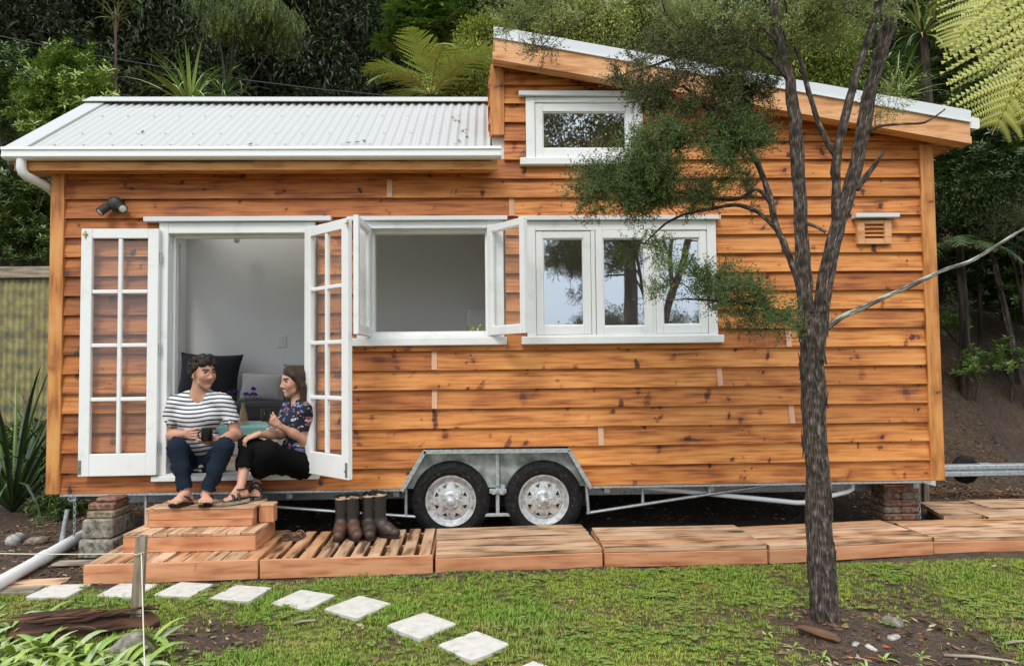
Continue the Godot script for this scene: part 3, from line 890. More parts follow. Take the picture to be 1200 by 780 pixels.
func build_loose() -> void:
	var mb := MB.new()
	mb.tube([Vector3(-3.2, 0.06, 2.2), Vector3(-3.36, 0.055, 1.25), Vector3(-3.44, 0.055, 0.7), Vector3(-3.54, 0.06, 0.05), Vector3(-3.6, 0.06, -0.4)], [0.044, 0.044, 0.044, 0.044, 0.044], 16)
	mb.v.size()
	mb.tube([Vector3(-3.47, 0.055, 0.53), Vector3(-3.485, 0.055, 0.43)], [0.05, 0.05], 16)
	solo("drain_pipe", mb, M.pipe_white, "white plastic drain pipe lying on the earth at the left", "pipe")
	# rough planks lying at the left edge
	var pk = thing("plank_stack", "two rough sawn planks lying on the grass at the left edge", "planks", Vector3(-3.45, 0.0, 1.05))
	plank(pk, "plank", Vector3(-0.7, 0.0, -0.14), Vector3(0.42, 0.022, 0.0), 0, M.deck_worn)
	plank(pk, "plank", Vector3(-0.7, -0.004, 0.003), Vector3(0.32, 0.02, 0.15), 0, M.old_timber)
	pk.rotation.y = 0.1
	pk = solo("loose_board", lump(Vector3(-0.22, 0, -0.06), Vector3(0.22, 0.02, 0.06), 0.002, 40), M.old_timber, "short weathered board lying before the block pier", "board", Vector3(-3.15, 0.012, 0.52))
	# garden stake, cord, rotten log
	mb = MB.new()
	mb.grain = 1; mb.uvs = 1 / 1.2
	mb.hexa([Vector3(-0.03, -0.1, -0.022), Vector3(0.03, -0.1, -0.022), Vector3(0.03, 0.57, -0.022), Vector3(-0.02, 0.575, -0.022), Vector3(-0.03, -0.1, 0.022), Vector3(0.03, -0.1, 0.022), Vector3(0.03, 0.565, 0.022), Vector3(-0.02, 0.57, 0.022)])
	var stake = solo("garden_stake", mb, M.old_timber, "weathered timber stake with a cord tied round it on the lawn", "stake", Vector3(-2.15, -0.06, 1.82))
	stake.rotation = Vector3(0.0, 0.15, -0.04)
	mb = MB.new()
	var path = []; var rr = []
	for i in 15:
		var t = i / 14.0
		path.append(Vector3(lerpf(-4.6, -2.15, t), 0.42 - 0.0 * t - 0.12 * sin(PI * t) * 0.4 + 0.07 * (1 - t), lerpf(1.45, 1.845, t))); rr.append(0.0032)
	mb.tube(path, rr, 6)
	path = []; rr = []
	for i in 9:
		var a = TAU * i / 8.0
		path.append(Vector3(-2.135 + cos(a) * 0.036, 0.42 + 0.004 * sin(a * 3), 1.82 + sin(a) * 0.034)); rr.append(0.0032)
	mb.tube(path, rr, 6)
	path = []; rr = []
	for i in 9:
		var t = i / 8.0
		path.append(Vector3(lerpf(-2.112, -1.72, t), lerpf(0.418, 0.0, t) - 0.02 * sin(PI * t), lerpf(1.84, 2.6, t))); rr.append(0.0032)
	mb.tube(path, rr, 6)
	solo("cord", mb, M.rope, "pale cord strung from the stake to the left edge and down to the ground", "cord")
	# rotten log: splintered slabs of bark and wood
	var log = thing("rotten_log", "rotten reddish brown log splintering beside the stake", "log", Vector3(-2.4, ground_y(-2.4, 1.8), 1.83))
	var lb := MB.new()
	nets([cap(Vector3(-0.32, 0.03, 0.02), Vector3(0.3, 0.03, -0.02), 0.085, 0.07)], 0.02, 0.01, lb)
	for i in lb.v.size():
		var q = lb.v[i]
		lb.v[i] += Vector3(0, 1, 0.6) * 0.018 * hash_noise(q.x * 0.4, q.z * 3.0 + q.y * 3.0, 6.0, 5.0)
	part("heartwood", lb, M.rotten_wood, log)
	for i in 26:
		mb = MB.new()
		mb.grain = 0; mb.uvs = 1.0; mb.uvo = Vector2(rng.randf(), rng.randf())
		var a = rng.randf_range(0.1, 2.6)
		var c = Vector3(rng.randf_range(-0.34, 0.32), 0.03 + sin(a) * 0.085, cos(a) * 0.09)
		var l = rng.randf_range(0.06, 0.2); var w = rng.randf_range(0.008, 0.022)
		var tip = Vector3(l, rng.randf_range(-0.01, 0.05), rng.randf_range(-0.03, 0.03))
		mb.hexa([c + Vector3(-l, 0, -w), c + Vector3(0, 0.006, -w), c + Vector3(0, 0.018, -w), c + Vector3(-l, 0.008, -w), c + Vector3(-l, 0, w), c + Vector3(0, 0.006, w), c + Vector3(0, 0.018, w), c + Vector3(-l, 0.008, w)])
		mb.hexa([c + Vector3(0, 0.006, -w), c + tip, c + tip + Vector3(0, 0.003, 0), c + Vector3(0, 0.018, -w), c + Vector3(0, 0.006, w), c + tip + Vector3(0, 0, 0.004), c + tip + Vector3(0, 0.003, 0.004), c + Vector3(0, 0.018, w)])
		part("splinter", mb, M.rotten_wood, log)
	log.rotation.y = 0.05
	# root stump under the stake
	mb = MB.new()
	var sp = [cap(Vector3(0, -0.06, 0), Vector3(0.01, 0.06, 0), 0.07, 0.055)]
	for i in 5:
		var a = i * 1.3
		sp.append(cap(Vector3(cos(a) * 0.03, 0.04, sin(a) * 0.03), Vector3(cos(a) * 0.11, -0.05, sin(a) * 0.11), 0.03, 0.02))
	nets(sp, 0.014, 0.03, mb)
	for i in mb.v.size():
		mb.v[i] *= Vector3(1.15, 0.55, 1.15)
		var q = mb.v[i]
		mb.v[i] += mb.n[i] * 0.012 * hash_noise(q.x, q.z + q.y, 30.0, 5.0)
	solo("root_stump", mb, M.concrete_block, "low rough root stump at the foot of the stake", "stump", Vector3(-2.05, ground_y(-2.05, 2.06), 2.06))
	# stones
	var rocks = [["rock", "pale grey rock at the left edge below the flax", Vector3(-4.13, 0.03, -0.22), Vector3(0.11, 0.075, 0.08), M.rock, 1], ["rock", "tan rounded rock next to the pale rock below the flax", Vector3(-3.93, 0.02, -0.16), Vector3(0.1, 0.05, 0.06), M.brick_tan, 2], ["rock", "white pebble at the foot of the tree", Vector3(1.74, 0.0, 2.24), Vector3(0.035, 0.02, 0.025), M.paver_concrete, 3], ["rock", "flat grey stone at the foot of the tree", Vector3(1.93, 0.0, 2.12), Vector3(0.05, 0.018, 0.035), M.rock, 4], ["rock", "round brown grey stone to the right of the trunk", Vector3(2.02, 0.01, 1.95), Vector3(0.06, 0.04, 0.05), M.concrete_block, 5], ["rock", "small grey stone in front of the trunk", Vector3(1.68, 0.0, 2.2), Vector3(0.03, 0.015, 0.022), M.rock, 6], ["rock", "dark shiny stone beside the flat grey stone", Vector3(1.98, 0.0, 2.19), Vector3(0.045, 0.02, 0.03), M.dark_metal, 7]]
	for q in rocks:
		mb = MB.new()
		nets([cap(Vector3(-0.3, 0, 0), Vector3(0.3, 0, 0), 0.7, 0.6)], 0.22, 0.01, mb)
		for i in mb.v.size():
			mb.v[i] = (mb.v[i] + mb.n[i] * 0.3 * hash_noise(mb.v[i].x + q[5] * 3.1, mb.v[i].z + mb.v[i].y, 0.9, q[5])) * q[3]
		var o = solo(q[0], mb, q[4], q[1], "stone", Vector3(q[2].x, ground_y(q[2].x, q[2].z) + q[2].y, q[2].z))
		o.rotation.y = q[5] * 1.7
	# slab of bark at the foot of the tree, dead sticks
	solo("bark_slab", lump(Vector3(-0.1, 0, -0.035), Vector3(0.1, 0.03, 0.03), 0.016, 77), M.rotten_wood, "dark slab of fallen bark at the foot of the tree", "bark", Vector3(1.52, ground_y(1.52, 2.12) + 0.02, 2.12)).rotation = Vector3(0.2, -0.5, -0.2)
	for q in [[Vector3(2.2, 0, 2.38), 0.3, -0.35, "thin grey dead stick lying right of the tree"], [Vector3(2.52, 0, 2.2), 0.16, 0.1, "short pale stick lying far right of the tree"], [Vector3(-1.25, 0, 1.72), 0.12, 0.25, "pale chip of wood lying by the sixth stepping stone"]]:
		mb = MB.new()
		mb.tube([Vector3(-q[1] / 2, 0, 0), Vector3(-0.02, 0.012, 0.01), Vector3(q[1] / 2, 0.003, -0.008)], [0.008, 0.01, 0.006], 6)
		var o = solo("dead_stick", mb, M.old_timber, q[3], "stick", q[0] + Vector3(0, ground_y(q[0].x, q[0].z) + 0.008, 0))
		o.rotation.y = q[2]
	# boards resting on the draw bar
	mb = MB.new()
	mb.hexa([Vector3(3.62, 0.36, -0.98), Vector3(3.98, 0.255, -0.72), Vector3(3.98, 0.385, -0.72), Vector3(3.62, 0.395, -0.98), Vector3(3.6, 0.36, -0.965), Vector3(3.97, 0.255, -0.705), Vector3(3.97, 0.385, -0.705), Vector3(3.6, 0.395, -0.965)])
	var bx = thing("board_box", "white painted board and raw planks leaning beyond the right corner", "boards", Vector3.ZERO)
	part("white_board", mb, M.white_paint, bx)
	for i in 2:
		var dz = -0.13 * i
		mb = MB.new(); mb.grain = 0; mb.uvs = 1 / 1.6; mb.uvo = Vector2(0.3 * i, 0.2)
		mb.hexa([Vector3(3.6, 0.4 + 0.015 * i, -1.0 + dz), Vector3(4.08 - 0.1 * i, 0.385 + 0.015 * i, -0.85 + dz), Vector3(4.08 - 0.1 * i, 0.405 + 0.015 * i, -0.85 + dz), Vector3(3.6, 0.425 + 0.015 * i, -1.0 + dz), Vector3(3.6, 0.4 + 0.015 * i, -0.88 + dz), Vector3(4.04 - 0.1 * i, 0.387 + 0.015 * i, -0.7 + dz), Vector3(4.04 - 0.1 * i, 0.405 + 0.015 * i, -0.7 + dz), Vector3(3.6, 0.425 + 0.015 * i, -0.88 + dz)])
		part("plank", mb, M.deck_worn, bx)
	plank(bx, "post", Vector3(3.95, 0.0, -0.9), Vector3(4.0, 0.256, -0.85), 1, M.old_timber)
	# overhead wires across the trees on the left
	for w in [["overhead_wire", "upper thin black wire crossing the dark trees at the left", -0.02, 0.0], ["overhead_wire", "lower thin black wire crossing the dark trees at the left", -0.55, 0.1]]:
		mb = MB.new()
		var pth = []; var rad = []
		for i in 13:
			var t = i / 12.0
			pth.append(Vector3(lerpf(-9.0, 4.0, t), lerpf(6.6, 5.2, t) + w[2] - 0.5 * sin(PI * t), -4.2 + w[3])); rad.append(0.009)
		mb.tube(pth, rad, 5)
		solo(w[0], mb, M.wire, w[1], "wire")
	# iron fence at the left
	var fence = thing("iron_fence", "yellowed corrugated iron fence with a grey timber rail at the left", "fence", Vector3(-8.2, 0.0, -3.05))
	for s in 4:
		mb = MB.new()
		var xa = s * 0.76; var cols = 72
		for i in cols + 1:
			var x = xa + 0.76 * i / cols
			var ph = x / 0.076 * TAU
			var nn = Vector3(sin(ph) * 0.009 * TAU / 0.076, 0, 1).normalized()
			for e in 2: mb.vert(Vector3(x, 0.1 + e * 2.5, 0.009 * cos(ph) + 0.003 * s), nn, Vector2(x, e))
		for i in cols:
			mb.tri_i(i * 2, i * 2 + 1, i * 2 + 2); mb.tri_i(i * 2 + 1, i * 2 + 3, i * 2 + 2)
		part("iron_sheet", mb, M.fence_iron, fence)
	plank(fence, "top_rail", Vector3(-0.05, 2.56, 0.025), Vector3(3.0, 2.7, 0.06), 0, M.old_timber)
	for x in [0.0, 1.5, 2.95]: plank(fence, "post", Vector3(x, 0.0, -0.12), Vector3(x + 0.09, 2.68, -0.02), 1, M.old_timber)
	build_boots()

func boot_mesh(big: float, dirt: Color) -> MB:
	# pull-on work boot, toe towards +z, hollow shaft
	var mb := MB.new()
	var black = Color(0.022, 0.016, 0.014)
	var toe = Color(0.045, 0.025, 0.018).lerp(dirt, 0.4)
	var h = 0.3 * big
	var ps = [cap(Vector3(0, 0.1, -0.03), Vector3(0, h, -0.035), 0.05, 0.055, black), cap(Vector3(0, 0.052, -0.06), Vector3(0, 0.052, 0.05), 0.046, 0.043, toe), cap(Vector3(0, 0.045, 0.05), Vector3(0, 0.04, 0.13), 0.045, 0.038, toe), cap(Vector3(0, 0.09, -0.03), Vector3(0, 0.07, 0.06), 0.05, 0.036, toe)]
	ps.append(cap(Vector3(0, h - 0.09, -0.035), Vector3(0, h + 0.1, -0.035), 0.043, 0.047, Color.WHITE, Vector3.ONE, Basis.IDENTITY, true))
	ps.append(cap(Vector3(0, h + 0.1, 0.0), Vector3(0, h + 0.12, 0.0), 0.11, 0.11, Color.WHITE, Vector3.ONE, Basis.IDENTITY, true))
	nets(ps, 0.008, 0.03, mb)
	for i in mb.v.size():
		if mb.v[i].y < 0.014: mb.v[i].y = 0.014
		# creases round the ankle and down the shaft
		var q = mb.v[i]
		mb.v[i] += mb.n[i] * 0.012 * gn.get_noise_3d(q.x * 9.0 + big * 50.0, q.y * 26.0, q.z * 9.0)
	return mb

func build_boots() -> void:
	var words = ["first worn black work boot from the left on the slatted deck", "second worn black work boot from the left on the slatted deck", "third taller black work boot on the slatted deck", "rightmost taller black work boot on the slatted deck, toe turned right"]
	var spots = [[-1.335, 0.335, 0.05, 0.99], [-1.238, 0.345, 0.38, 1.01], [-1.122, 0.33, 0.22, 1.04], [-1.022, 0.32, 0.95, 1.06]]
	for i in 4:
		var q = spots[i]
		var o = thing("work_boot", words[i], "boot", Vector3(q[0], 0.1315, q[1]), "work boots on the deck")
		o.rotation.y = q[2]
		var mb = boot_mesh(q[3], Color(0.16, 0.08, 0.045) if i < 2 else Color(0.05, 0.035, 0.025))
		part("upper", mb, M.leather, o)
		# lining folded over the rim, and a welted sole
		mb = MB.new()
		mb.c = Color(0.52, 0.34, 0.22)
		mb.lathe([Vector2(0.054, 0.0), Vector2(0.055, 0.008), Vector2(0.05, 0.012), Vector2(0.044, 0.008), Vector2(0.042, -0.02), Vector2(0.04, -0.05), Vector2(0.0, -0.052)], 20, Transform3D(Basis(), Vector3(0, 0.3 * q[3] - 0.015, -0.035)))
		part("lining", mb, M.leather, o)
		mb = MB.new()
		mb.c = Color(0.012, 0.011, 0.01)
		var outline = []
		for k in 20:
			var a = TAU * k / 20.0
			outline.append(Vector2(cos(a) * (0.052 if sin(a) > -0.3 else 0.046), sin(a) * 0.142 + 0.025))
		mb.prism(outline, Transform3D(Basis(Vector3(1, 0, 0), Vector3(0, 0, 1), Vector3(0, -1, 0)), Vector3(0, 0.022, 0)), 0.021)
		part("sole", mb, M.leather, o)
	for i in 2:
		var o = thing("sandal", ["left hand of two small brown sandals on the slatted deck", "right hand of two small brown sandals on the slatted deck"][i], "sandal", Vector3([-1.745, -1.652][i], 0.1325, 0.345), "sandals on the deck")
		o.rotation.y = [0.25, -0.1][i]
		var mb := MB.new()
		mb.c = Color(0.12, 0.07, 0.045)
		var outline = []
		for k in 16:
			var a = TAU * k / 16.0
			outline.append(Vector2(cos(a) * (0.04 if sin(a) > 0 else 0.034), sin(a) * 0.11))
		mb.prism(outline, Transform3D(Basis(Vector3(1, 0, 0), Vector3(0, 0, 1), Vector3(0, -1, 0)), Vector3(0, 0.014, 0)), 0.013)
		part("sole", mb, M.leather, o)
		for zz in [0.045, -0.03]:
			mb = MB.new()
			mb.c = Color(0.16, 0.09, 0.055)
			var pth = []; var rad = []
			for k in 9:
				var a = PI * k / 8.0
				pth.append(Vector3(cos(a) * 0.037, 0.014 + sin(a) * 0.038, zz)); rad.append(0.014)
			mb.tube(pth, rad, 6, true, Vector3(0.3, 0.3, 1.0))
			part("strap", mb, M.leather, o)

# ---------------------------------------------------------------- the house
const RIDGE := Vector2(-1.02, 4.03)      # z, y of the low roof's ridge
const COURSE := 0.158
var OPENINGS := [Rect2(-2.88, 0.53, 1.29, 2.09), Rect2(-1.285, 1.6, 1.235, 1.02), Rect2(0.118, 1.6, 1.595, 1.0), Rect2(0.132, 3.09, 0.982, 0.567)]

func roof_under(x: float) -> float:      # underside of the high roof above x
	return 3.945 - 0.1785 * (x + 0.12)

func clip_poly(poly: Array, p: Vector2, nrm: Vector2) -> Array:
	var out = []
	for i in poly.size():
		var a: Vector2 = poly[i]; var b: Vector2 = poly[(i + 1) % poly.size()]
		var da = (a - p).dot(nrm); var db = (b - p).dot(nrm)
		if da <= 0: out.append(a)
		if (da < 0 and db > 0) or (da > 0 and db < 0): out.append(a.lerp(b, da / (da - db)))
	return out

func board(poly: Array, y0: float, y1: float, parent: Node, m: Material) -> void:
	# one bevel-backed board: thick and proud at its lower edge, thin where the next one laps it
	if poly.size() < 3: return
	var w = 0.0
	for p in poly:
		for q in poly: w = maxf(w, absf(p.x - q.x))
	if w < 0.012: return
	var mb := MB.new()
	mb.grain = 0; mb.uvs = 1.0 / 3.2
	mb.uvo = Vector2(rng.randf(), rng.randf())
	var bow = rng.randf_range(-0.0015, 0.0015)
	var front = []; var back = []
	var inner = []
	for p in poly:
		var t = clampf((p.y - y0) / (y1 - y0), 0.0, 1.0)
		front.append(Vector3(p.x, p.y, lerpf(0.042, 0.010, t) + bow))
		back.append(Vector3(p.x, p.y, -0.006))
	var tilt = Vector3(0, 0.032, y1 - y0).normalized()
	mb.uvs = 1.0 / 3.2
	# uv over 3.2 m along the grain and 1.6 m across
	var s = mb.v.size()
	for q in front: mb.vert(q, tilt, mb.uvo + Vector2(q.x / 3.2, q.y / 1.6))
	for i in range(1, front.size() - 1): mb.tri_i(s, s + i, s + i + 1)
	mb.face(back, Vector3(0, 0, -1))
	var mid = Vector3.ZERO
	for q in front: mid += q / front.size()
	for i in front.size():
		var j = (i + 1) % front.size()
		var e = front[j] - front[i]
		var nn = Vector3(e.y, -e.x, 0).normalized()
		if nn.dot((front[i] + front[j]) / 2.0 - mid) < 0: nn = -nn
		mb.face([front[i], front[j], back[j], back[i]], nn)
	part("weatherboard", mb, m, parent)

func spans(x0: float, x1: float, y0: float, y1: float) -> Array:
	# what the openings leave of one course, as rectangles
	var xs = [x0, x1]
	for o in OPENINGS:
		for e in [o.position.x, o.end.x]:
			if e > x0 and e < x1 and o.position.y < y1 and o.end.y > y0: xs.append(e)
	xs.sort()
	var out = []
	for i in xs.size() - 1:
		var mx = (xs[i] + xs[i + 1]) / 2.0
		var lo = y0; var hi = y1
		for o in OPENINGS:
			if mx > o.position.x and mx < o.end.x and o.position.y < y1 and o.end.y > y0:
				if o.position.y <= y0 + 0.001 and o.end.y >= y1 - 0.001: lo = 1; hi = 0
				elif o.position.y <= y0 + 0.001: lo = maxf(lo, o.end.y)
				else: hi = minf(hi, o.position.y)
		if hi - lo < 0.008: continue
		if out.size() > 0 and absf(out[-1].end.x - xs[i]) < 1e-5 and absf(out[-1].position.y - lo) < 1e-5 and absf(out[-1].end.y - hi) < 1e-5:
			out[-1].size.x = xs[i + 1] - out[-1].position.x
		else: out.append(Rect2(xs[i], lo, xs[i + 1] - xs[i], hi - lo))
	return out

func build_cladding(house: Node3D) -> void:
	var joints = [[-1.0, 14], [0.008, 13], [-0.64, 5], [-0.64, 3], [0.72, 1], [1.715, 4], [2.31, 2], [2.30, 6], [2.45, 9]]
	var pale := wood("joint_cover_timber", 128, 64, 0.8, [[0.0, Color(0.3, 0.14, 0.07)], [0.5, Color(0.62, 0.36, 0.23)], [1.0, Color(0.7, 0.46, 0.32)]], 0, 4, 0.2, 91, 0.0, 0.8, 0.7, 0.0)
	for k in range(-1, 21):
		var y0 = 0.604 + COURSE * k
		var y1 = y0 + COURSE
		if k == -1: y0 = 0.44
		var x0 = -3.63; var x1 = 3.462
		if y0 > 3.0: x0 = -0.05
		var cuts = [x0]
		for j in joints:
			if j[1] == k: cuts.append(j[0])
		cuts.append(x1)
		for ci in cuts.size() - 1:
			for r in spans(cuts[ci], cuts[ci + 1], y0, y1 + 0.012 if k < 20 and k != -1 else y1):
				var poly = [r.position, Vector2(r.end.x, r.position.y), r.end, Vector2(r.position.x, r.end.y)]
				var pieces = [poly]
				if y1 > 3.2: pieces = [clip_poly(poly, Vector2(-0.12, roof_under(-0.12)), Vector2(0.1785, 1.0))]
				if k <= 0 and r.end.x > -0.95 and r.position.x < 0.66:
					# the wheel arch flange takes a slanted bite out of the two lowest courses
					pieces = [clip_poly(poly, Vector2(-0.918, 0.43), Vector2(0.314, -0.189)), clip_poly(poly, Vector2(0.638, 0.425), Vector2(-0.311, -0.178))]
					if poly[0].x > -0.5: pieces.remove_at(0)
				for q in pieces:
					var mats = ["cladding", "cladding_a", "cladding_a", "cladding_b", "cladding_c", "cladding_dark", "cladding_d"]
					if r.end.x < -1.5: mats = ["cladding_d", "cladding_d", "cladding_e", "cladding_c", "cladding_e"]  # door end boards darker: stain with some shade put into the colour
					elif y0 > 2.6: mats = ["cladding_b", "cladding_c", "cladding_d", "cladding_dark"]  # browner courses under the roof: stain plus eave shade painted in
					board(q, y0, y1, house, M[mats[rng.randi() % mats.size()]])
	for j in joints:
		var y0 = 0.604 + COURSE * j[1]
		var mb := MB.new()
		mb.grain = 1; mb.uvs = 1.25; mb.uvo = Vector2(rng.randf(), rng.randf())
		mb.hexa([Vector3(j[0] - 0.022, y0 + 0.003, 0.0), Vector3(j[0] + 0.022, y0 + 0.003, 0.0), Vector3(j[0] + 0.022, y0 + 0.155, 0.0), Vector3(j[0] - 0.022, y0 + 0.155, 0.0), Vector3(j[0] - 0.022, y0 + 0.003, 0.05), Vector3(j[0] + 0.022, y0 + 0.003, 0.05), Vector3(j[0] + 0.022, y0 + 0.155, 0.02), Vector3(j[0] - 0.022, y0 + 0.155, 0.02)])
		part("joint_cover", mb, pale, house)
	for c in [[-3.735, -3.627, 0.44, 3.06], [3.459, 3.575, 0.435, 3.25], [-0.157, -0.047, 3.335, 3.93]]:
		var mb := MB.new()
		mb.grain = 1; mb.uvs = 1 / 1.6; mb.uvo = Vector2(rng.randf(), rng.randf())
		mb.cbox(Vector3(c[0], c[2], -0.03), Vector3(c[1], c[3], 0.052), 0.004)
		part("corner_board", mb, M.trim_timber, house)

func build_side_cladding(house: Node3D) -> void:
	# the boards go on round the ends of the house and up the step between the two roofs
	for side in [[-3.735, -1.0, 0.44, 16, [-2.05, -0.2, 0.62, 2.8]], [3.56, 1.0, 0.44, 16, [-1.9, -0.4, 1.2, 2.6]], [-0.152, -1.0, 3.29, 4, [0, 0, 9, 9]]]:
		for k in side[3]:
			var y0 = side[2] + COURSE * k
			var w = side[4]
			var runs = [[-2.3, -0.032]]
			if y0 + COURSE > w[2] and y0 < w[3]: runs = [[-2.3, w[0]], [w[1], -0.032]]
			for r in runs:
				var mb := MB.new()
				mb.grain = 2; mb.uvs = 1 / 3.2; mb.uvo = Vector2(rng.randf(), rng.randf())
				var x0: float = side[0]; var lo = x0 + side[1] * 0.03; var hi = x0 + side[1] * 0.01
				mb.hexa([Vector3(x0, y0, r[0]), Vector3(lo, y0, r[0]), Vector3(hi, y0 + COURSE, r[0]), Vector3(x0, y0 + COURSE, r[0]), Vector3(x0, y0, r[1]), Vector3(lo, y0, r[1]), Vector3(hi, y0 + COURSE, r[1]), Vector3(x0, y0 + COURSE, r[1])])
				part("weatherboard", mb, M[["cladding_b", "cladding_c", "cladding_a"][rng.randi() % 3]], house)

func build_shell(house: Node3D) -> void:
	# lined front wall with its openings, back wall, ends, floor and ceilings
	var mb := MB.new()
	var rows = [0.46, 1.6, 2.6, 2.62, 3.08, 3.09, 3.657, 3.9]
	for i in rows.size() - 1:
		var x0 = -3.7; var x1 = 3.54
		if rows[i] >= 3.08: x0 = -0.15
		for r in spans(x0, x1, rows[i], rows[i + 1]):
			var poly = [r.position, Vector2(r.end.x, r.position.y), r.end, Vector2(r.position.x, r.end.y)]
			var pieces = [poly]
			if r.end.y > 3.2: pieces = [clip_poly(poly, Vector2(-0.12, roof_under(-0.12) - 0.01), Vector2(0.1785, 1.0))]
			if r.position.y < 0.7 and r.end.x > -0.5:
				pieces = [clip_poly(clip_poly(poly, Vector2(-1, 0.8), Vector2(0, -1)), Vector2(-1, 9), Vector2(0, 1)),
					clip_poly(clip_poly(poly, Vector2(0.66, 0), Vector2(-1, 0)), Vector2(0, 0.8), Vector2(0, 1)),
					clip_poly(clip_poly(poly, Vector2(-0.94, 0), Vector2(1, 0)), Vector2(0, 0.8), Vector2(0, 1))]
			for q in pieces:
				if q.size() > 2: mb.prism(q, Transform3D(Basis(), Vector3(0, 0, -0.11)), 0.1)
	part("front_wall", mb, M.lining, house)
	mb = MB.new()
	mb.box(Vector3(-3.7, 0.46, -2.3), Vector3(3.54, 3.05, -2.2))
	mb.prism([Vector2(-0.15, 3.05), Vector2(3.54, 3.05), Vector2(3.54, 3.25), Vector2(-0.15, 3.92)], Transform3D(Basis(), Vector3(0, 0, -2.3)), 0.1)
	part("back_wall", mb, M.lining, house)
	mb = MB.new()
	var tz = Transform3D(Basis(Vector3(0, 0, 1), Vector3(0, 1, 0), Vector3(-1, 0, 0)), Vector3(-3.6, 0, 0))
	# an unseen opening added in the left end wall to light the room
	mb.prism([Vector2(-2.3, 2.8), Vector2(-0.01, 2.8), Vector2(-0.01, 3.05), Vector2(-1.02, 3.9), Vector2(-2.3, 3.05)], tz, 0.1)
	mb.prism([Vector2(-2.3, 0.46), Vector2(-0.01, 0.46), Vector2(-0.01, 0.62), Vector2(-2.3, 0.62)], tz, 0.1)
	mb.prism([Vector2(-2.3, 0.62), Vector2(-2.05, 0.62), Vector2(-2.05, 2.8), Vector2(-2.3, 2.8)], tz, 0.1)
	mb.prism([Vector2(-0.2, 0.62), Vector2(-0.01, 0.62), Vector2(-0.01, 2.8), Vector2(-0.2, 2.8)], tz, 0.1)
	part("end_wall", mb, M.lining, house)
	mb = MB.new()
	for q in [[-2.05, -1.99, 0.62, 2.8], [-0.26, -0.2, 0.62, 2.8], [-1.99, -0.26, 0.62, 0.68], [-1.99, -0.26, 2.74, 2.8], [-1.15, -1.1, 0.68, 2.74]]: mb.cbox(Vector3(-3.72, q[2], q[0]), Vector3(-3.62, q[3], q[1]), 0.004)
	var added_window = part("window", mb, M.white_paint, house)  # unseen glazing added only to brighten the interior
	for q in [[-1.99, -1.15], [-1.1, -0.26]]:
		mb = MB.new()
		mb.face([Vector3(-3.67, 0.68, q[0]), Vector3(-3.67, 0.68, q[1]), Vector3(-3.67, 2.74, q[1]), Vector3(-3.67, 2.74, q[0])], Vector3(-1, 0, 0))
		part("pane", mb, M.clear_glass, added_window)
	mb = MB.new()
	mb.box(Vector3(3.44, 0.46, -2.2), Vector3(3.54, 1.2, -0.11))
	mb.box(Vector3(3.44, 2.6, -2.2), Vector3(3.54, 3.24, -0.11))
	mb.box(Vector3(3.44, 1.2, -2.2), Vector3(3.54, 2.6, -1.9))
	mb.box(Vector3(3.44, 1.2, -0.4), Vector3(3.54, 2.6, -0.11))
	part("end_wall", mb, M.lining, house)
	mb = MB.new()
	for q in [[-1.9, -1.84, 1.2, 2.6], [-0.46, -0.4, 1.2, 2.6], [-1.84, -0.46, 1.2, 1.26], [-1.84, -0.46, 2.54, 2.6]]: mb.cbox(Vector3(3.46, q[2], q[0]), Vector3(3.56, q[3], q[1]), 0.004)
	added_window = part("window", mb, M.white_paint, house)  # unseen right end glazing, added to bring more light inside
	mb = MB.new()
	mb.face([Vector3(3.51, 1.26, -1.84), Vector3(3.51, 1.26, -0.46), Vector3(3.51, 2.54, -0.46), Vector3(3.51, 2.54, -1.84)], Vector3(1, 0, 0))
	part("pane", mb, M.clear_glass, added_window)
	mb = MB.new()
	mb.box(Vector3(-0.15, 3.05, -2.2), Vector3(-0.06, 3.88, -0.11))
	part("step_wall", mb, M.lining, house)
	mb = MB.new()
	mb.box(Vector3(-3.6, 0.47, -2.2), Vector3(-0.93, 0.555, -0.01))
	mb.box(Vector3(0.66, 0.47, -2.2), Vector3(3.44, 0.555, -0.11))
	mb.box(Vector3(-0.93, 0.8, -0.5), Vector3(0.66, 0.84, -0.11))
	mb.box(Vector3(-0.93, 0.47, -2.2), Vector3(0.66, 0.555, -0.46))
	mb.grain = 0; mb.uvs = 1
	part("floor", mb, M.floor_timber, house)
	mb = MB.new()
	mb.box(Vector3(-3.6, 3.0, -1.1), Vector3(-0.15, 3.04, -0.11))  # ceiling left open below the added roof opening
	mb.box(Vector3(-2.25, 3.0, -2.2), Vector3(-0.15, 3.04, -1.1))
	mb.box(Vector3(-3.6, 3.0, -2.2), Vector3(-3.45, 3.04, -1.1))
	part("ceiling", mb, M.lining, house)

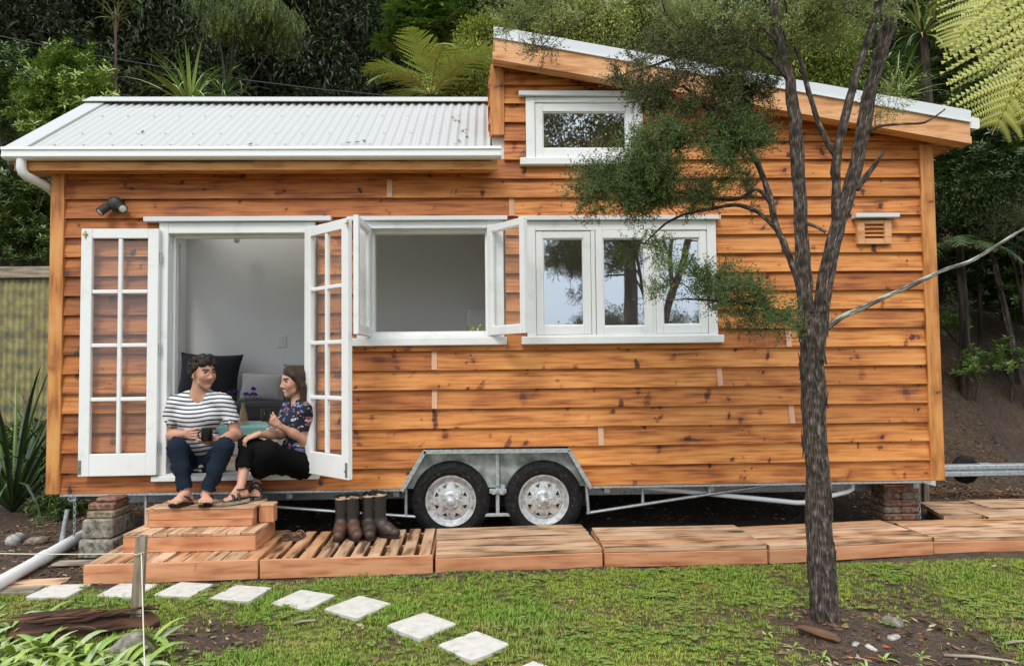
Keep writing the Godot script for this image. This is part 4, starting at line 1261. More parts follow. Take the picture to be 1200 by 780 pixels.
func build_low_roof(house: Node3D) -> void:
	var eave = Vector2(0.2, 3.145)
	var mb := MB.new()
	# timber deck of the low roof
	var dz = Transform3D(Basis(Vector3(0, 0, 1), Vector3(0, 1, 0), Vector3(-1, 0, 0)), Vector3(-0.16, 0, 0))
	mb.prism([Vector2(eave.x, eave.y - 0.09), Vector2(eave.x, eave.y - 0.02), Vector2(RIDGE.x, RIDGE.y - 0.03), Vector2(RIDGE.x, RIDGE.y - 0.13)], dz, 3.78)
	for q in [[-0.16, 2.04], [-3.5, 0.44]]:
		mb.prism([Vector2(-2.5, 2.98), Vector2(-2.5, 3.05), Vector2(RIDGE.x, RIDGE.y - 0.03), Vector2(RIDGE.x, RIDGE.y - 0.13)], Transform3D(dz.basis, Vector3(q[0], 0, 0)), q[1])
	var roof = part("low_roof", mb, M.trim_timber, house)
	mb = MB.new()
	mb.face([Vector3(-3.5, 3.04, -2.5), Vector3(-2.2, 3.04, -2.5), Vector3(-2.2, RIDGE.y - 0.035, RIDGE.x), Vector3(-3.5, RIDGE.y - 0.035, RIDGE.x)], Vector3(0, 0.83, -0.55))
	part("added_skylight", mb, M.clear_glass, roof)  # unseen glazed roof opening added to light the room below
	# corrugated sheets running up the slope
	var along = Vector3(0, RIDGE.y - eave.y - 0.02, RIDGE.x - eave.x - 0.03)
	var up = along.cross(Vector3(-1, 0, 0)).normalized()
	if up.y < 0: up = -up
	for s in 5:
		mb = MB.new()
		var xa = -3.85 + s * 0.742
		var xb = minf(xa + 0.76, -0.165)
		var cols = int((xb - xa) / 0.0095)
		for i in cols + 1:
			var x = lerpf(xa, xb, float(i) / cols)
			var w = cos(x / 0.076 * TAU)
			var sl = -sin(x / 0.076 * TAU) * 0.009 * TAU / 0.076
			var nn = (up - Vector3(sl, 0, 0)).normalized()
			for e in 2:
				var p = Vector3(x, eave.y + 0.012, eave.x + 0.035) + along * (e * 0.985) + up * (0.009 * w + 0.001 * s)
				mb.vert(p, nn, Vector2(x, e))
		for i in cols:
			mb.tri_i(i * 2, i * 2 + 1, i * 2 + 2); mb.tri_i(i * 2 + 1, i * 2 + 3, i * 2 + 2)
		part("roof_sheet", mb, M.roof_metal, roof)
	for row in [0.07, 0.27, 0.62]:
		for i in 15:
			mb = MB.new()
			var p = Vector3(-3.648 + i * 0.228 + (0.076 if row == 0.27 else 0.0), eave.y + 0.012, eave.x + 0.035) + along * row + up * 0.01
			mb.lathe([Vector2(0.0, 0.009), Vector2(0.007, 0.008), Vector2(0.011, 0.0)], 8, Transform3D(Basis(Quaternion(Vector3.UP, up)), p))
			part("roof_screw", mb, M.galvanised, roof)
	# ridge cap, verge flashing
	mb = MB.new()
	var rz = Transform3D(Basis(Vector3(0, 0, 1), Vector3(0, 1, 0), Vector3(-1, 0, 0)), Vector3(-0.165, 0, 0))
	mb.prism([Vector2(RIDGE.x, RIDGE.y + 0.035), Vector2(RIDGE.x + 0.15, RIDGE.y - 0.06), Vector2(RIDGE.x + 0.15, RIDGE.y - 0.066), Vector2(RIDGE.x, RIDGE.y + 0.029)], rz, 3.86)
	mb.prism([Vector2(RIDGE.x, RIDGE.y + 0.035), Vector2(RIDGE.x - 0.15, RIDGE.y - 0.06), Vector2(RIDGE.x - 0.15, RIDGE.y - 0.066), Vector2(RIDGE.x, RIDGE.y + 0.029)], rz, 3.86)
	part("ridge_cap", mb, M.roof_metal, roof)
	mb = MB.new()
	var a = Vector3(-4.0, eave.y + 0.027, eave.x + 0.035)
	var b = a + along * 1.0
	mb.hexa([a, a + Vector3(0.17, 0, 0), a + Vector3(0.17, 0, 0) + up * 0.006, a + up * 0.006, b, b + Vector3(0.17, 0, 0), b + Vector3(0.17, 0, 0) + up * 0.006, b + up * 0.006])
	mb.hexa([a - up * 0.13, a + Vector3(0.004, 0, 0) - up * 0.13, a + Vector3(0.004, 0, 0), a, b - up * 0.13, b + Vector3(0.004, 0, 0) - up * 0.13, b + Vector3(0.004, 0, 0), b])
	mb.hexa([a + Vector3(0.166, 0, 0) - up * 0.03, a + Vector3(0.17, 0, 0) - up * 0.03, a + Vector3(0.17, 0, 0), a + Vector3(0.166, 0, 0), b + Vector3(0.166, 0, 0) - up * 0.03, b + Vector3(0.17, 0, 0) - up * 0.03, b + Vector3(0.17, 0, 0), b + Vector3(0.166, 0, 0)])
	part("verge_flashing", mb, M.roof_metal, roof)
	# gutter: a rolled lip over a stepped face
	mb = MB.new()
	var gx = Transform3D(Basis(Vector3(0, 0, 1), Vector3(0, 1, 0), Vector3(-1, 0, 0)), Vector3(-0.08, 0, 0))
	for q in [[Vector2(0.258, 3.15), Vector2(0.262, 3.172), Vector2(0.284, 3.172), Vector2(0.287, 3.15)], [Vector2(0.262, 3.112), Vector2(0.262, 3.15), Vector2(0.276, 3.15), Vector2(0.276, 3.112)], [Vector2(0.205, 3.082), Vector2(0.205, 3.086), Vector2(0.26, 3.112), Vector2(0.281, 3.112), Vector2(0.281, 3.096), Vector2(0.262, 3.082)]]:
		mb.prism(q, gx, 3.9)
	mb.prism([Vector2(0.2, 3.084), Vector2(0.2, 3.17), Vector2(0.27, 3.165), Vector2(0.27, 3.09)], Transform3D(gx.basis, Vector3(-3.976, 0, 0)), 0.006)
	mb.prism([Vector2(0.2, 3.084), Vector2(0.2, 3.17), Vector2(0.27, 3.165), Vector2(0.27, 3.09)], Transform3D(gx.basis, Vector3(-0.078, 0, 0)), 0.004)
	part("gutter", mb, M.white_gloss, roof)
	mb = MB.new()
	mb.tube([Vector3(-3.85, 3.1, 0.235), Vector3(-3.85, 3.02, 0.235), Vector3(-3.845, 2.985, 0.225), Vector3(-3.83, 2.96, 0.205), Vector3(-3.775, 2.925, 0.08), Vector3(-3.77, 2.9, -0.02), Vector3(-3.77, 2.87, -0.1)], [0.036, 0.036, 0.037, 0.037, 0.036, 0.036, 0.036], 14)
	part("downpipe", mb, M.pipe_white, roof)
	mb = MB.new()
	mb.grain = 0; mb.uvs = 1 / 1.6; mb.uvo = Vector2(0.2, 0.4)
	mb.cbox(Vector3(-3.93, 3.005, 0.17), Vector3(-0.11, 3.14, 0.2), 0.004)
	part("fascia", mb, M.trim_dark, roof)
	mb = MB.new()
	mb.grain = 0; mb.uvs = 1 / 1.6
	mb.cbox(Vector3(-3.92, 3.02, -0.05), Vector3(-0.16, 3.035, 0.168), 0.002)
	part("soffit", mb, M.trim_dark, roof)

func build_high_roof(house: Node3D) -> void:
	var slope = -0.1785
	var sh = func(x: float) -> float: return slope * (x + 0.12)
	var bar = func(mb: MB, x0: float, x1: float, ytop: float, ybot: float, z0: float, z1: float):
		mb.hexa([Vector3(x0, ybot + sh.call(x0), z0), Vector3(x1, ybot + sh.call(x1), z0), Vector3(x1, ytop + sh.call(x1), z0), Vector3(x0, ytop + sh.call(x0), z0), Vector3(x0, ybot + sh.call(x0), z1), Vector3(x1, ybot + sh.call(x1), z1), Vector3(x1, ytop + sh.call(x1), z1), Vector3(x0, ytop + sh.call(x0), z1)])
	var mb := MB.new()
	mb.grain = 0; mb.uvs = 1 / 1.6
	bar.call(mb, -0.1, 3.78, 4.09, 3.945, -2.5, 0.17)
	var roof = part("high_roof", mb, M.trim_timber, house)
	mb = MB.new()
	mb.grain = 0; mb.uvs = 1 / 1.6; mb.uvo = Vector2(0.1, 0.7)
	bar.call(mb, -0.122, 3.795, 4.088, 3.962, 0.17, 0.2)
	part("barge_board", mb, M.barge, roof)
	mb = MB.new()
	mb.grain = 0; mb.uvs = 1 / 1.6; mb.uvo = Vector2(0.6, 0.2)
	bar.call(mb, -0.14, 3.79, 3.96, 3.9, 0.1, 0.222)
	part("barge_trim", mb, M.barge, roof)
	mb = MB.new()
	mb.grain = 0; mb.uvs = 1 / 1.6; mb.uvo = Vector2(0.3, 0.1)
	bar.call(mb, -0.1, 3.76, 3.942, 3.93, -2.48, 0.09)
	part("soffit", mb, M.trim_timber, roof)
	for s in 3:
		mb = MB.new()
		var xa = -0.13 + s * 1.31
		bar.call(mb, xa, minf(xa + 1.33, 3.8), 4.175 + 0.002 * s, 4.082, 0.2 + 0.002 * s, 0.206 + 0.002 * s)
		bar.call(mb, xa, minf(xa + 1.33, 3.8), 4.181 + 0.002 * s, 4.175 + 0.002 * s, 0.0, 0.206 + 0.002 * s)
		bar.call(mb, xa, minf(xa + 1.33, 3.8), 4.09, 4.082, 0.206 + 0.002 * s, 0.216 + 0.002 * s)
		part("roof_flashing", mb, M.flashing, roof)
	mb = MB.new()
	bar.call(mb, -0.13, 3.8, 4.17, 4.1, -2.52, 0.18)
	part("roof_sheet", mb, M.roof_metal, roof)
	mb = MB.new()
	mb.grain = 2; mb.uvs = 1 / 1.6
	mb.box(Vector3(-0.135, 3.91, -2.5), Vector3(-0.124, 4.085, 0.168))
	part("fascia", mb, M.trim_timber, roof)
	mb = MB.new(); mb.grain = 2; mb.uvs = 1 / 1.6
	mb.box(Vector3(3.782, 3.235, -2.5), Vector3(3.794, 3.385, 0.165))
	part("fascia", mb, M.trim_timber, roof)
	mb = MB.new()
	var gz = Transform3D(Basis(), Vector3(0, 0, 0.19))
	for q in [[Vector2(3.8, 3.345), Vector2(3.87, 3.335), Vector2(3.885, 3.35), Vector2(3.885, 3.425), Vector2(3.8, 3.44)]]:
		mb.prism(q, gz, -2.65)
	part("gutter", mb, M.pipe_white, roof)

# a rectangular frame of four mitred-looking bars; z from z0 to z1
func frame(mb: MB, r: Rect2, l: float, rr: float, t: float, b: float, z0: float, z1: float, ch := 0.004) -> void:
	mb.cbox(Vector3(r.position.x, r.position.y, z0), Vector3(r.position.x + l, r.end.y, z1), ch)
	mb.cbox(Vector3(r.end.x - rr, r.position.y, z0), Vector3(r.end.x, r.end.y, z1), ch)
	mb.cbox(Vector3(r.position.x + l, r.end.y - t, z0), Vector3(r.end.x - rr, r.end.y, z1 - 0.0015), ch)
	mb.cbox(Vector3(r.position.x + l, r.position.y, z0), Vector3(r.end.x - rr, r.position.y + b, z1 - 0.0015), ch)

func pane_box(r: Rect2, z: float) -> MB:
	var mb := MB.new()
	var p = [Vector3(r.position.x, r.position.y, z), Vector3(r.end.x, r.position.y, z), Vector3(r.end.x, r.end.y, z), Vector3(r.position.x, r.end.y, z)]
	mb.face(p, Vector3(0, 0, 1))
	return mb

func sash(parent: Node, r: Rect2, stile: float, top: float, bot: float, z0: float, z1: float, gl: Material, at := Vector3.ZERO, turn := 0.0) -> MeshInstance3D:
	# the sash is a part of its window, the pane another beside it
	var mb := MB.new()
	frame(mb, r, stile, stile, top, bot, z0, z1)
	var inner = Rect2(r.position.x + stile, r.position.y + bot, r.size.x - 2 * stile, r.size.y - top - bot)
	# glazing bead
	frame(mb, inner.grow(0.001), 0.009, 0.009, 0.009, 0.009, z0 + 0.006, z1 - 0.012, 0.001)
	var s = part("sash", mb, M.white_paint, parent, at)
	s.rotation.y = turn
	var p = part("pane", pane_box(inner, (z0 + z1) / 2.0 - 0.004), gl, parent, at)
	p.rotation.y = turn
	return s

func door_leaf(house: Node3D, at: Vector3, turn: float, sgn: float, label: String) -> void:
	# a French door leaf: two columns of four panes over a deep bottom rail; sgn -1 hangs to the left of its hinge
	var w = 0.605; var h = 1.972
	var r = Rect2(0 if sgn > 0 else -w, 0, w, h)
	var mb := MB.new()
	frame(mb, r, 0.085, 0.085, 0.078, 0.175, 0.0, 0.042)
	var leaf = part("door", mb, M.white_paint, house, at)
	leaf.rotation.y = turn
	leaf.set_meta("label", label)
	var ix0 = r.position.x + 0.085; var ix1 = r.end.x - 0.085
	var iy0 = 0.175; var iy1 = h - 0.078
	mb = MB.new()
	var mx = (ix0 + ix1) / 2.0
	mb.cbox(Vector3(mx - 0.016, iy0, 0.004), Vector3(mx + 0.016, iy1, 0.038), 0.006)
	part("glazing_bar", mb, M.white_paint, leaf)
	var ph = (iy1 - iy0) / 4.0
	for i in range(1, 4):
		mb = MB.new()
		for q in [[ix0, mx - 0.0155], [mx + 0.0155, ix1]]:
			mb.cbox(Vector3(q[0], iy0 + ph * i - 0.016, 0.005), Vector3(q[1], iy0 + ph * i + 0.016, 0.037), 0.006)
		part("glazing_bar", mb, M.white_paint, leaf)
	for i in 4:
		for c in [[ix0, mx - 0.016], [mx + 0.016, ix1]]:
			part("pane", pane_box(Rect2(c[0], iy0 + ph * i + 0.015, c[1] - c[0], ph - 0.03), 0.02), M.clear_glass, leaf)
	mb = MB.new()
	var e = r.position.x if sgn < 0 else r.end.x - 0.03
	mb.cbox(Vector3(e + 0.004, 0.02, 0.0425), Vector3(e + 0.026, 0.13, 0.051), 0.002)
	mb.cbox(Vector3(e + 0.01, 0.06, 0.051), Vector3(e + 0.02, 0.075, 0.064), 0.002)
	part("bolt", mb, M.brass_dull, leaf)
	mb = MB.new()
	mb.tube([Vector3(e + 0.035, h - 0.02, 0.046), Vector3(e + 0.035, h - 0.075, 0.05)], [0.006, 0.006], 8)
	mb.tube([Vector3(e + 0.018, h - 0.045, 0.05), Vector3(e + 0.052, h - 0.045, 0.05)], [0.007, 0.007], 8)
	part("catch", mb, M.brass, leaf)
	for yy in [0.22, 1.0, 1.74]:
		mb = MB.new()
		mb.tube([Vector3(-0.008 * sgn, yy - 0.045, 0.02), Vector3(-0.008 * sgn, yy + 0.045, 0.02)], [0.007, 0.007], 8)
		part("hinge", mb, M.galvanised, leaf)

func build_openings(house: Node3D) -> void:
	# door frame, head flashing and sill
	var mb := MB.new()
	frame(mb, Rect2(-2.865, 0.575, 1.26, 2.043), 0.075, 0.075, 0.09, 0.012, -0.115, 0.05)
	frame(mb, Rect2(-2.788, 0.59, 1.106, 1.938), 0.022, 0.022, 0.022, 0.006, -0.1, -0.035, 0.002)
	var df = part("door_frame", mb, M.white_paint, house)
	mb = MB.new()
	mb.cbox(Vector3(-2.977, 2.621, -0.005), Vector3(-1.47, 2.66, 0.085), 0.003)
	part("head_flashing", mb, M.flashing, df)
	mb = MB.new()
	mb.cbox(Vector3(-2.90, 0.53, -0.12), Vector3(-1.57, 0.574, 0.075), 0.005)
	part("sill", mb, M.white_paint, df)
	door_leaf(house, Vector3(-2.845, 0.586, 0.056), 0.03, -1.0, "white glazed door leaf folded back flat against the cladding")
	door_leaf(house, Vector3(-1.655, 0.586, 0.052), -0.77, 1.0, "white glazed door leaf standing open beside the woman")
	# the open casement window
	mb = MB.new()
	frame(mb, Rect2(-1.27, 1.66, 1.205, 0.96), 0.12, 0.135, 0.06, 0.025, -0.115, 0.05)
	frame(mb, Rect2(-1.152, 1.684, 0.954, 0.878), 0.02, 0.02, 0.03, 0.03, -0.1, -0.02, 0.002)
	var w = part("window", mb, M.white_paint, house)
	w.set_meta("label", "casement window with both white sashes swung open")
	mb = MB.new()
	mb.cbox(Vector3(-1.34, 2.621, -0.005), Vector3(-0.03, 2.656, 0.085), 0.003)
	part("head_flashing", mb, M.flashing, w)
	mb = MB.new()
	mb.cbox(Vector3(-1.33, 1.594, -0.12), Vector3(-0.045, 1.659, 0.085), 0.006)
	part("sill", mb, M.white_paint, w)
	sash(w, Rect2(0, 0, 0.475, 0.9), 0.055, 0.055, 0.07, 0.0, 0.04, M.clear_glass, Vector3(-1.15, 1.672, 0.052), -PI / 2 - 0.03)
	sash(w, Rect2(-0.475, 0, 0.475, 0.9), 0.055, 0.055, 0.07, 0.0, 0.04, M.clear_glass, Vector3(-0.2, 1.672, 0.054), PI - 0.93)
	# the three-light window
	mb = MB.new()
	frame(mb, Rect2(0.125, 1.66, 1.582, 0.955), 0.075, 0.075, 0.08, 0.012, -0.115, 0.05)
	mb.cbox(Vector3(0.66, 1.672, -0.115), Vector3(0.694, 2.535, 0.044), 0.003)
	mb.cbox(Vector3(1.166, 1.672, -0.115), Vector3(1.192, 2.535, 0.044), 0.003)
	w = part("window", mb, M.white_paint, house)
	w.set_meta("label", "wide window of three white sashes behind the tree")
	mb = MB.new()
	mb.cbox(Vector3(0.06, 2.617, -0.005), Vector3(1.74, 2.652, 0.085), 0.003)
	part("head_flashing", mb, M.flashing, w)
	mb = MB.new()
	mb.cbox(Vector3(0.075, 1.594, -0.12), Vector3(1.745, 1.659, 0.085), 0.006)
	part("sill", mb, M.white_paint, w)
	sash(w, Rect2(0.203, 1.675, 0.454, 0.857), 0.06, 0.06, 0.075, -0.005, 0.04, M.window_glass)
	sash(w, Rect2(0.698, 1.66, 0.466, 0.872), 0.06, 0.065, 0.08, 0.012, 0.058, M.window_glass)
	sash(w, Rect2(1.195, 1.675, 0.434, 0.857), 0.06, 0.06, 0.075, -0.005, 0.04, M.window_glass)
	# the small high window
	mb = MB.new()
	frame(mb, Rect2(0.133, 3.14, 0.98, 0.516), 0.075, 0.075, 0.045, 0.006, -0.115, 0.05)
	w = part("window", mb, M.white_paint, house)
	w.set_meta("label", "small white window high under the roof")
	mb = MB.new()
	mb.cbox(Vector3(0.075, 3.659, -0.005), Vector3(1.172, 3.698, 0.085), 0.003)
	part("head_flashing", mb, M.flashing, w)
	mb = MB.new()
	mb.cbox(Vector3(0.08, 3.078, -0.12), Vector3(1.13, 3.139, 0.085), 0.006)
	part("sill", mb, M.white_paint, w)
	sash(w, Rect2(0.211, 3.148, 0.824, 0.46), 0.062, 0.07, 0.08, -0.005, 0.038, M.window_glass)
	# louvred vent
	mb = MB.new()
	frame(mb, Rect2(2.895, 2.405, 0.29, 0.2), 0.062, 0.062, 0.03, 0.03, 0.012, 0.07, 0.003)
	mb.grain = 1; mb.uvs = 1 / 1.6
	var vent = part("vent", mb, M.barge, house)
	for i in 4:
		mb = MB.new()
		mb.uvs = 1 / 1.6; mb.uvo = Vector2(0.2 * i, 0.3)
		var y = 2.437 + i * 0.035
		mb.hexa([Vector3(2.955, y + 0.026, 0.02), Vector3(3.125, y + 0.026, 0.02), Vector3(3.125, y + 0.034, 0.02), Vector3(2.955, y + 0.034, 0.02), Vector3(2.955, y, 0.06), Vector3(3.125, y, 0.06), Vector3(3.125, y + 0.008, 0.06), Vector3(2.955, y + 0.008, 0.06)])
		part("slat", mb, M.barge, vent)
	mb = MB.new()
	mb.cbox(Vector3(2.865, 2.622, 0.0), Vector3(3.235, 2.657, 0.11), 0.003)
	part("head_flashing", mb, M.flashing, vent)
	# twin spot lamp by the corner
	mb = MB.new()
	mb.lathe([Vector2(0, 0.085), Vector2(0.03, 0.083), Vector2(0.052, 0.07), Vector2(0.058, 0.045), Vector2(0.058, 0.0)], 20, Transform3D(Basis(Vector3(1, 0, 0), Vector3(0, 0, 1), Vector3(0, -1, 0)), Vector3(-3.21, 2.77, 0.025)))
	var lamp = part("wall_lamp", mb, M.dark_metal, house)
	for s in [-1.0, 1.0]:
		mb = MB.new()
		var d = Vector3(s * 0.55, -0.75 if s < 0 else -0.35, 0.6).normalized()
		var o = Vector3(-3.21 + s * 0.048, 2.745, 0.085)
		mb.lathe([Vector2(0, -0.01), Vector2(0.03, 0.0), Vector2(0.034, 0.02), Vector2(0.036, 0.085), Vector2(0.03, 0.085)], 16, Transform3D(Basis(Quaternion(Vector3.UP, d)), o))
		var head = part("lamp_head", mb, M.dark_metal, lamp)
		mb = MB.new()
		mb.lathe([Vector2(0.031, 0.08), Vector2(0.02, 0.086), Vector2(0.0, 0.088)], 14, Transform3D(Basis(Quaternion(Vector3.UP, d)), o))
		part("lens", mb, M.frosted, lamp)

func rod(path: Array, r: float, called: String, parent: Node, m: Material, seg := 8) -> MeshInstance3D:
	var mb := MB.new()
	var rad = []
	for p in path: rad.append(r)
	mb.tube(path, rad, seg)
	return part(called, mb, m, parent)

func build_wheel(house: Node3D, at: Vector3) -> void:
	# tyre and pressed steel rim with eight triangular openings, facing +z
	var zf = Transform3D(Basis(Vector3(1, 0, 0), Vector3(0, 0, 1), Vector3(0, -1, 0)), Vector3.ZERO)
	var mb := MB.new()
	mb.lathe([Vector2(0.205, -0.19), Vector2(0.25, -0.2), Vector2(0.3, -0.19), Vector2(0.322, -0.165), Vector2(0.326, -0.1), Vector2(0.322, -0.035), Vector2(0.312, -0.018), Vector2(0.298, -0.01), Vector2(0.296, -0.006), Vector2(0.262, 0.004), Vector2(0.26, 0.001), Vector2(0.232, 0.001), Vector2(0.23, -0.002), Vector2(0.214, -0.004), Vector2(0.205, -0.014)], 56, zf)
	var tyre = part("wheel", mb, M.rubber, house, at)
	mb = MB.new()
	mb.lathe([Vector2(0.207, -0.01), Vector2(0.209, 0.0), Vector2(0.204, 0.006), Vector2(0.196, 0.004), Vector2(0.19, -0.012), Vector2(0.176, -0.018), Vector2(0.172, -0.03), Vector2(0.158, -0.034), Vector2(0.15, -0.024)], 48, zf)
	# dished disc with triangular openings
	for i in 8:
		var a0 = TAU * i / 8.0; var a1 = TAU * (i + 1) / 8.0; var am = (a0 + a1) / 2.0
		var pt = func(r: float, a: float, z: float) -> Vector3: return Vector3(cos(a) * r, sin(a) * r, z)
		var q = []
		for s in 5: q.append(pt.call(0.151, lerpf(a0, a1, s / 4.0), -0.024))
		var ci = [pt.call(0.078, a0, -0.012), pt.call(0.078, am, -0.012), pt.call(0.078, a1, -0.012)]
		var P = pt.call(0.104, am, -0.016)
		var R = pt.call(0.138, am - 0.17, -0.022); var Q = pt.call(0.138, am + 0.17, -0.022)
		for t in [[ci[0], ci[1], P], [ci[1], ci[2], P], [ci[0], P, R], [ci[0], R, q[0]], [q[0], R, q[1]], [q[1], R, q[2]], [q[2], R, Q], [q[2], Q, q[3]], [q[3], Q, q[4]], [q[4], Q, ci[2]], [ci[2], Q, P]]:
			var nn = (t[1] - t[0]).cross(t[2] - t[0]).normalized()
			if nn.z < 0: nn = -nn
			mb.face(t, nn)
		var inz = Vector3(0, 0, -0.03)
		for t in [[P, R], [R, Q], [Q, P]]:
			mb.face([t[0], t[1], t[1] + inz, t[0] + inz])
	mb.lathe([Vector2(0.079, -0.012), Vector2(0.07, -0.004), Vector2(0.045, -0.006), Vector2(0.043, 0.002), Vector2(0.032, 0.004)], 32, zf)
	part("rim", mb, M.rim_silver, tyre)
	mb = MB.new()
	mb.lathe([Vector2(0.032, 0.003), Vector2(0.032, 0.026), Vector2(0.026, 0.034), Vector2(0.0, 0.036)], 24, zf)
	part("hub_cap", mb, M.rim_silver, tyre)
	for i in 5:
		mb = MB.new()
		var a = TAU * i / 5.0 + 0.3
		mb.lathe([Vector2(0.0085, -0.006), Vector2(0.0085, 0.008), Vector2(0.0, 0.014)], 6, Transform3D(zf.basis, Vector3(cos(a) * 0.057, sin(a) * 0.057, 0)))
		part("wheel_nut", mb, M.rim_silver, tyre)
	mb = MB.new()
	mb.lathe([Vector2(0.0, -0.05), Vector2(0.19, -0.05), Vector2(0.19, -0.09), Vector2(0.0, -0.09)], 28, zf, true)
	part("brake_drum", mb, M.dark_metal, tyre)

func build_trailer(house: Node3D) -> void:
	var mb := MB.new()
	# side rails either side of the wheels and cross members
	for z in [[-0.3, 0.032], [-2.18, -2.2]]:
		mb.cbox(Vector3(-3.63, 0.37, z[0] - 0.02), Vector3(-0.925, 0.4385, z[0]), 0.004)
		mb.cbox(Vector3(0.645, 0.37, z[0] - 0.02), Vector3(3.462, 0.4385, z[0]), 0.004)
	mb.cbox(Vector3(-3.63, 0.418, 0.0), Vector3(-0.925, 0.4365, 0.04), 0.002)
	mb.cbox(Vector3(0.645, 0.416, 0.0), Vector3(3.462, 0.4345, 0.04), 0.002)
	for i in 9: mb.cbox(Vector3(-3.6 + i * 0.87, 0.36, -2.2), Vector3(-3.55 + i * 0.87, 0.44, -0.04), 0.003)
	for z in [-0.55, -1.75]: mb.cbox(Vector3(-3.6, 0.26, z - 0.05), Vector3(3.4, 0.358, z + 0.05), 0.004)
	var ch = part("chassis", mb, M.galvanised, house)
	mb = MB.new()
	mb.box(Vector3(-3.62, 0.441, -2.2), Vector3(-0.94, 0.468, -0.02))
	part("underfloor", mb, M.dark_metal, ch)
	mb = MB.new()
	mb.box(Vector3(0.66, 0.441, -2.2), Vector3(3.45, 0.468, -0.02))
	part("underfloor", mb, M.dark_metal, ch)
	# wheel arch: galvanised panel behind the tyres, folded flange along its three edges
	mb = MB.new()
	var outline = [Vector2(-0.918, 0.425), Vector2(-0.729, 0.744), Vector2(0.46, 0.738), Vector2(0.638, 0.425)]
	mb.prism(outline, Transform3D(Basis(), Vector3(0, 0, -0.05)), 0.006)
	var arch = part("wheel_arch", mb, M.galvanised_aged, house)
	mb = MB.new()
	for i in 3:
		var a: Vector2 = outline[i]; var b: Vector2 = outline[i + 1]
		var d = (b - a).normalized(); var nn = Vector2(-d.y, d.x)
		var xf = Transform3D(Basis(), Vector3(0, 0, -0.044))
		mb.prism([a, b, b + nn * 0.006, a + nn * 0.006], xf, 0.1)
		mb.prism([a - nn * 0.026, b - nn * 0.026, b, a], Transform3D(Basis(), Vector3(0, 0, 0.05)), 0.006)
	part("flange", mb, M.galvanised, arch)
	mb = MB.new()
	mb.cbox(Vector3(-0.148, 0.44, -0.044), Vector3(-0.118, 0.715, 0.0), 0.003)
	part("stiffener", mb, M.galvanised, arch)
	mb = MB.new()
	mb.box(Vector3(-0.93, 0.765, -0.34), Vector3(0.65, 0.775, -0.056))
	mb.box(Vector3(-0.93, 0.2, -0.36), Vector3(0.65, 0.775, -0.345))
	part("inner_panel", mb, M.dark_metal, arch)
	mb = MB.new()
	mb.cbox(Vector3(-0.2, 0.38, -0.06), Vector3(-0.06, 0.415, 0.0), 0.004)
	mb.tube([Vector3(-0.165, 0.396, -0.02), Vector3(-0.165, 0.396, 0.02)], [0.02, 0.02], 10)
	mb.tube([Vector3(-0.1, 0.396, -0.02), Vector3(-0.1, 0.396, 0.02)], [0.02, 0.02], 10)
	mb.cbox(Vector3(-0.148, 0.2, -0.05), Vector3(-0.118, 0.48, -0.02), 0.003)
	mb.cbox(Vector3(-0.3, 0.19, -0.05), Vector3(0.02, 0.215, -0.015), 0.003)
	part("spring_hanger", mb, M.galvanised, ch)
	build_wheel(house, Vector3(-0.516, 0.325, 0.0))
	build_wheel(house, Vector3(0.246, 0.319, 0.0))
	# truss bracing under the floor
	for q in [[Vector3(-0.885, 0.42, -0.04), Vector3(-0.885, 0.2, -0.04)], [Vector3(-0.8, 0.195, -0.04), Vector3(-1.42, 0.245, -0.04), Vector3(-2.0, 0.3, -0.04)], [Vector3(-1.44, 0.42, -0.04), Vector3(-1.44, 0.245, -0.04)], [Vector3(0.6, 0.44, -0.02), Vector3(0.615, 0.2, -0.02)], [Vector3(0.6, 0.2, -0.04), Vector3(2.3, 0.43, -0.04)], [Vector3(1.07, 0.42, -0.04), Vector3(1.07, 0.27, -0.04)], [Vector3(1.63, 0.42, -0.04), Vector3(1.63, 0.345, -0.04)]]:
		mb = MB.new()
		var r = []
		for p in q: r.append(0.014)
		mb.tube(q, r, 4)
		part("brace", mb, M.galvanised, ch)
	# white waste pipe slung under the floor
	rod([Vector3(0.95, 0.41, -0.1), Vector3(1.2, 0.385, -0.09), Vector3(2.36, 0.255, -0.05), Vector3(2.43, 0.255, -0.05), Vector3(2.8, 0.34, -0.05), Vector3(2.84, 0.36, -0.05), Vector3(2.845, 0.41, -0.05)], 0.021, "waste_pipe", ch, M.pipe_grey, 10)
	# draw bar beyond the right-hand end, with its jockey wheel
	mb = MB.new()
	mb.cbox(Vector3(3.4, 0.33, -1.25), Vector3(6.2, 0.378, -1.14), 0.008)
	mb.cbox(Vector3(3.4, 0.31, -1.25), Vector3(6.2, 0.332, -1.17), 0.002)
	mb.cbox(Vector3(3.4, 0.262, -1.25), Vector3(6.2, 0.312, -1.145), 0.008)
	mb.cbox(Vector3(4.72, 0.378, -1.22), Vector3(4.84, 0.388, -1.16), 0.003)
	part("draw_bar", mb, M.galvanised, ch)
	mb = MB.new()
	mb.lathe([Vector2(0.05, -0.04), Vector2(0.12, -0.04), Vector2(0.14, -0.02), Vector2(0.14, 0.02), Vector2(0.12, 0.04), Vector2(0.05, 0.035), Vector2(0.045, 0.02), Vector2(0.0, 0.02)], 28, Transform3D(Basis(Vector3(1, 0, 0), Vector3(0, 0, 1), Vector3(0, -1, 0)), Vector3(4.7, 0.3, -1.36)))
	part("jockey_wheel", mb, M.rubber, ch)
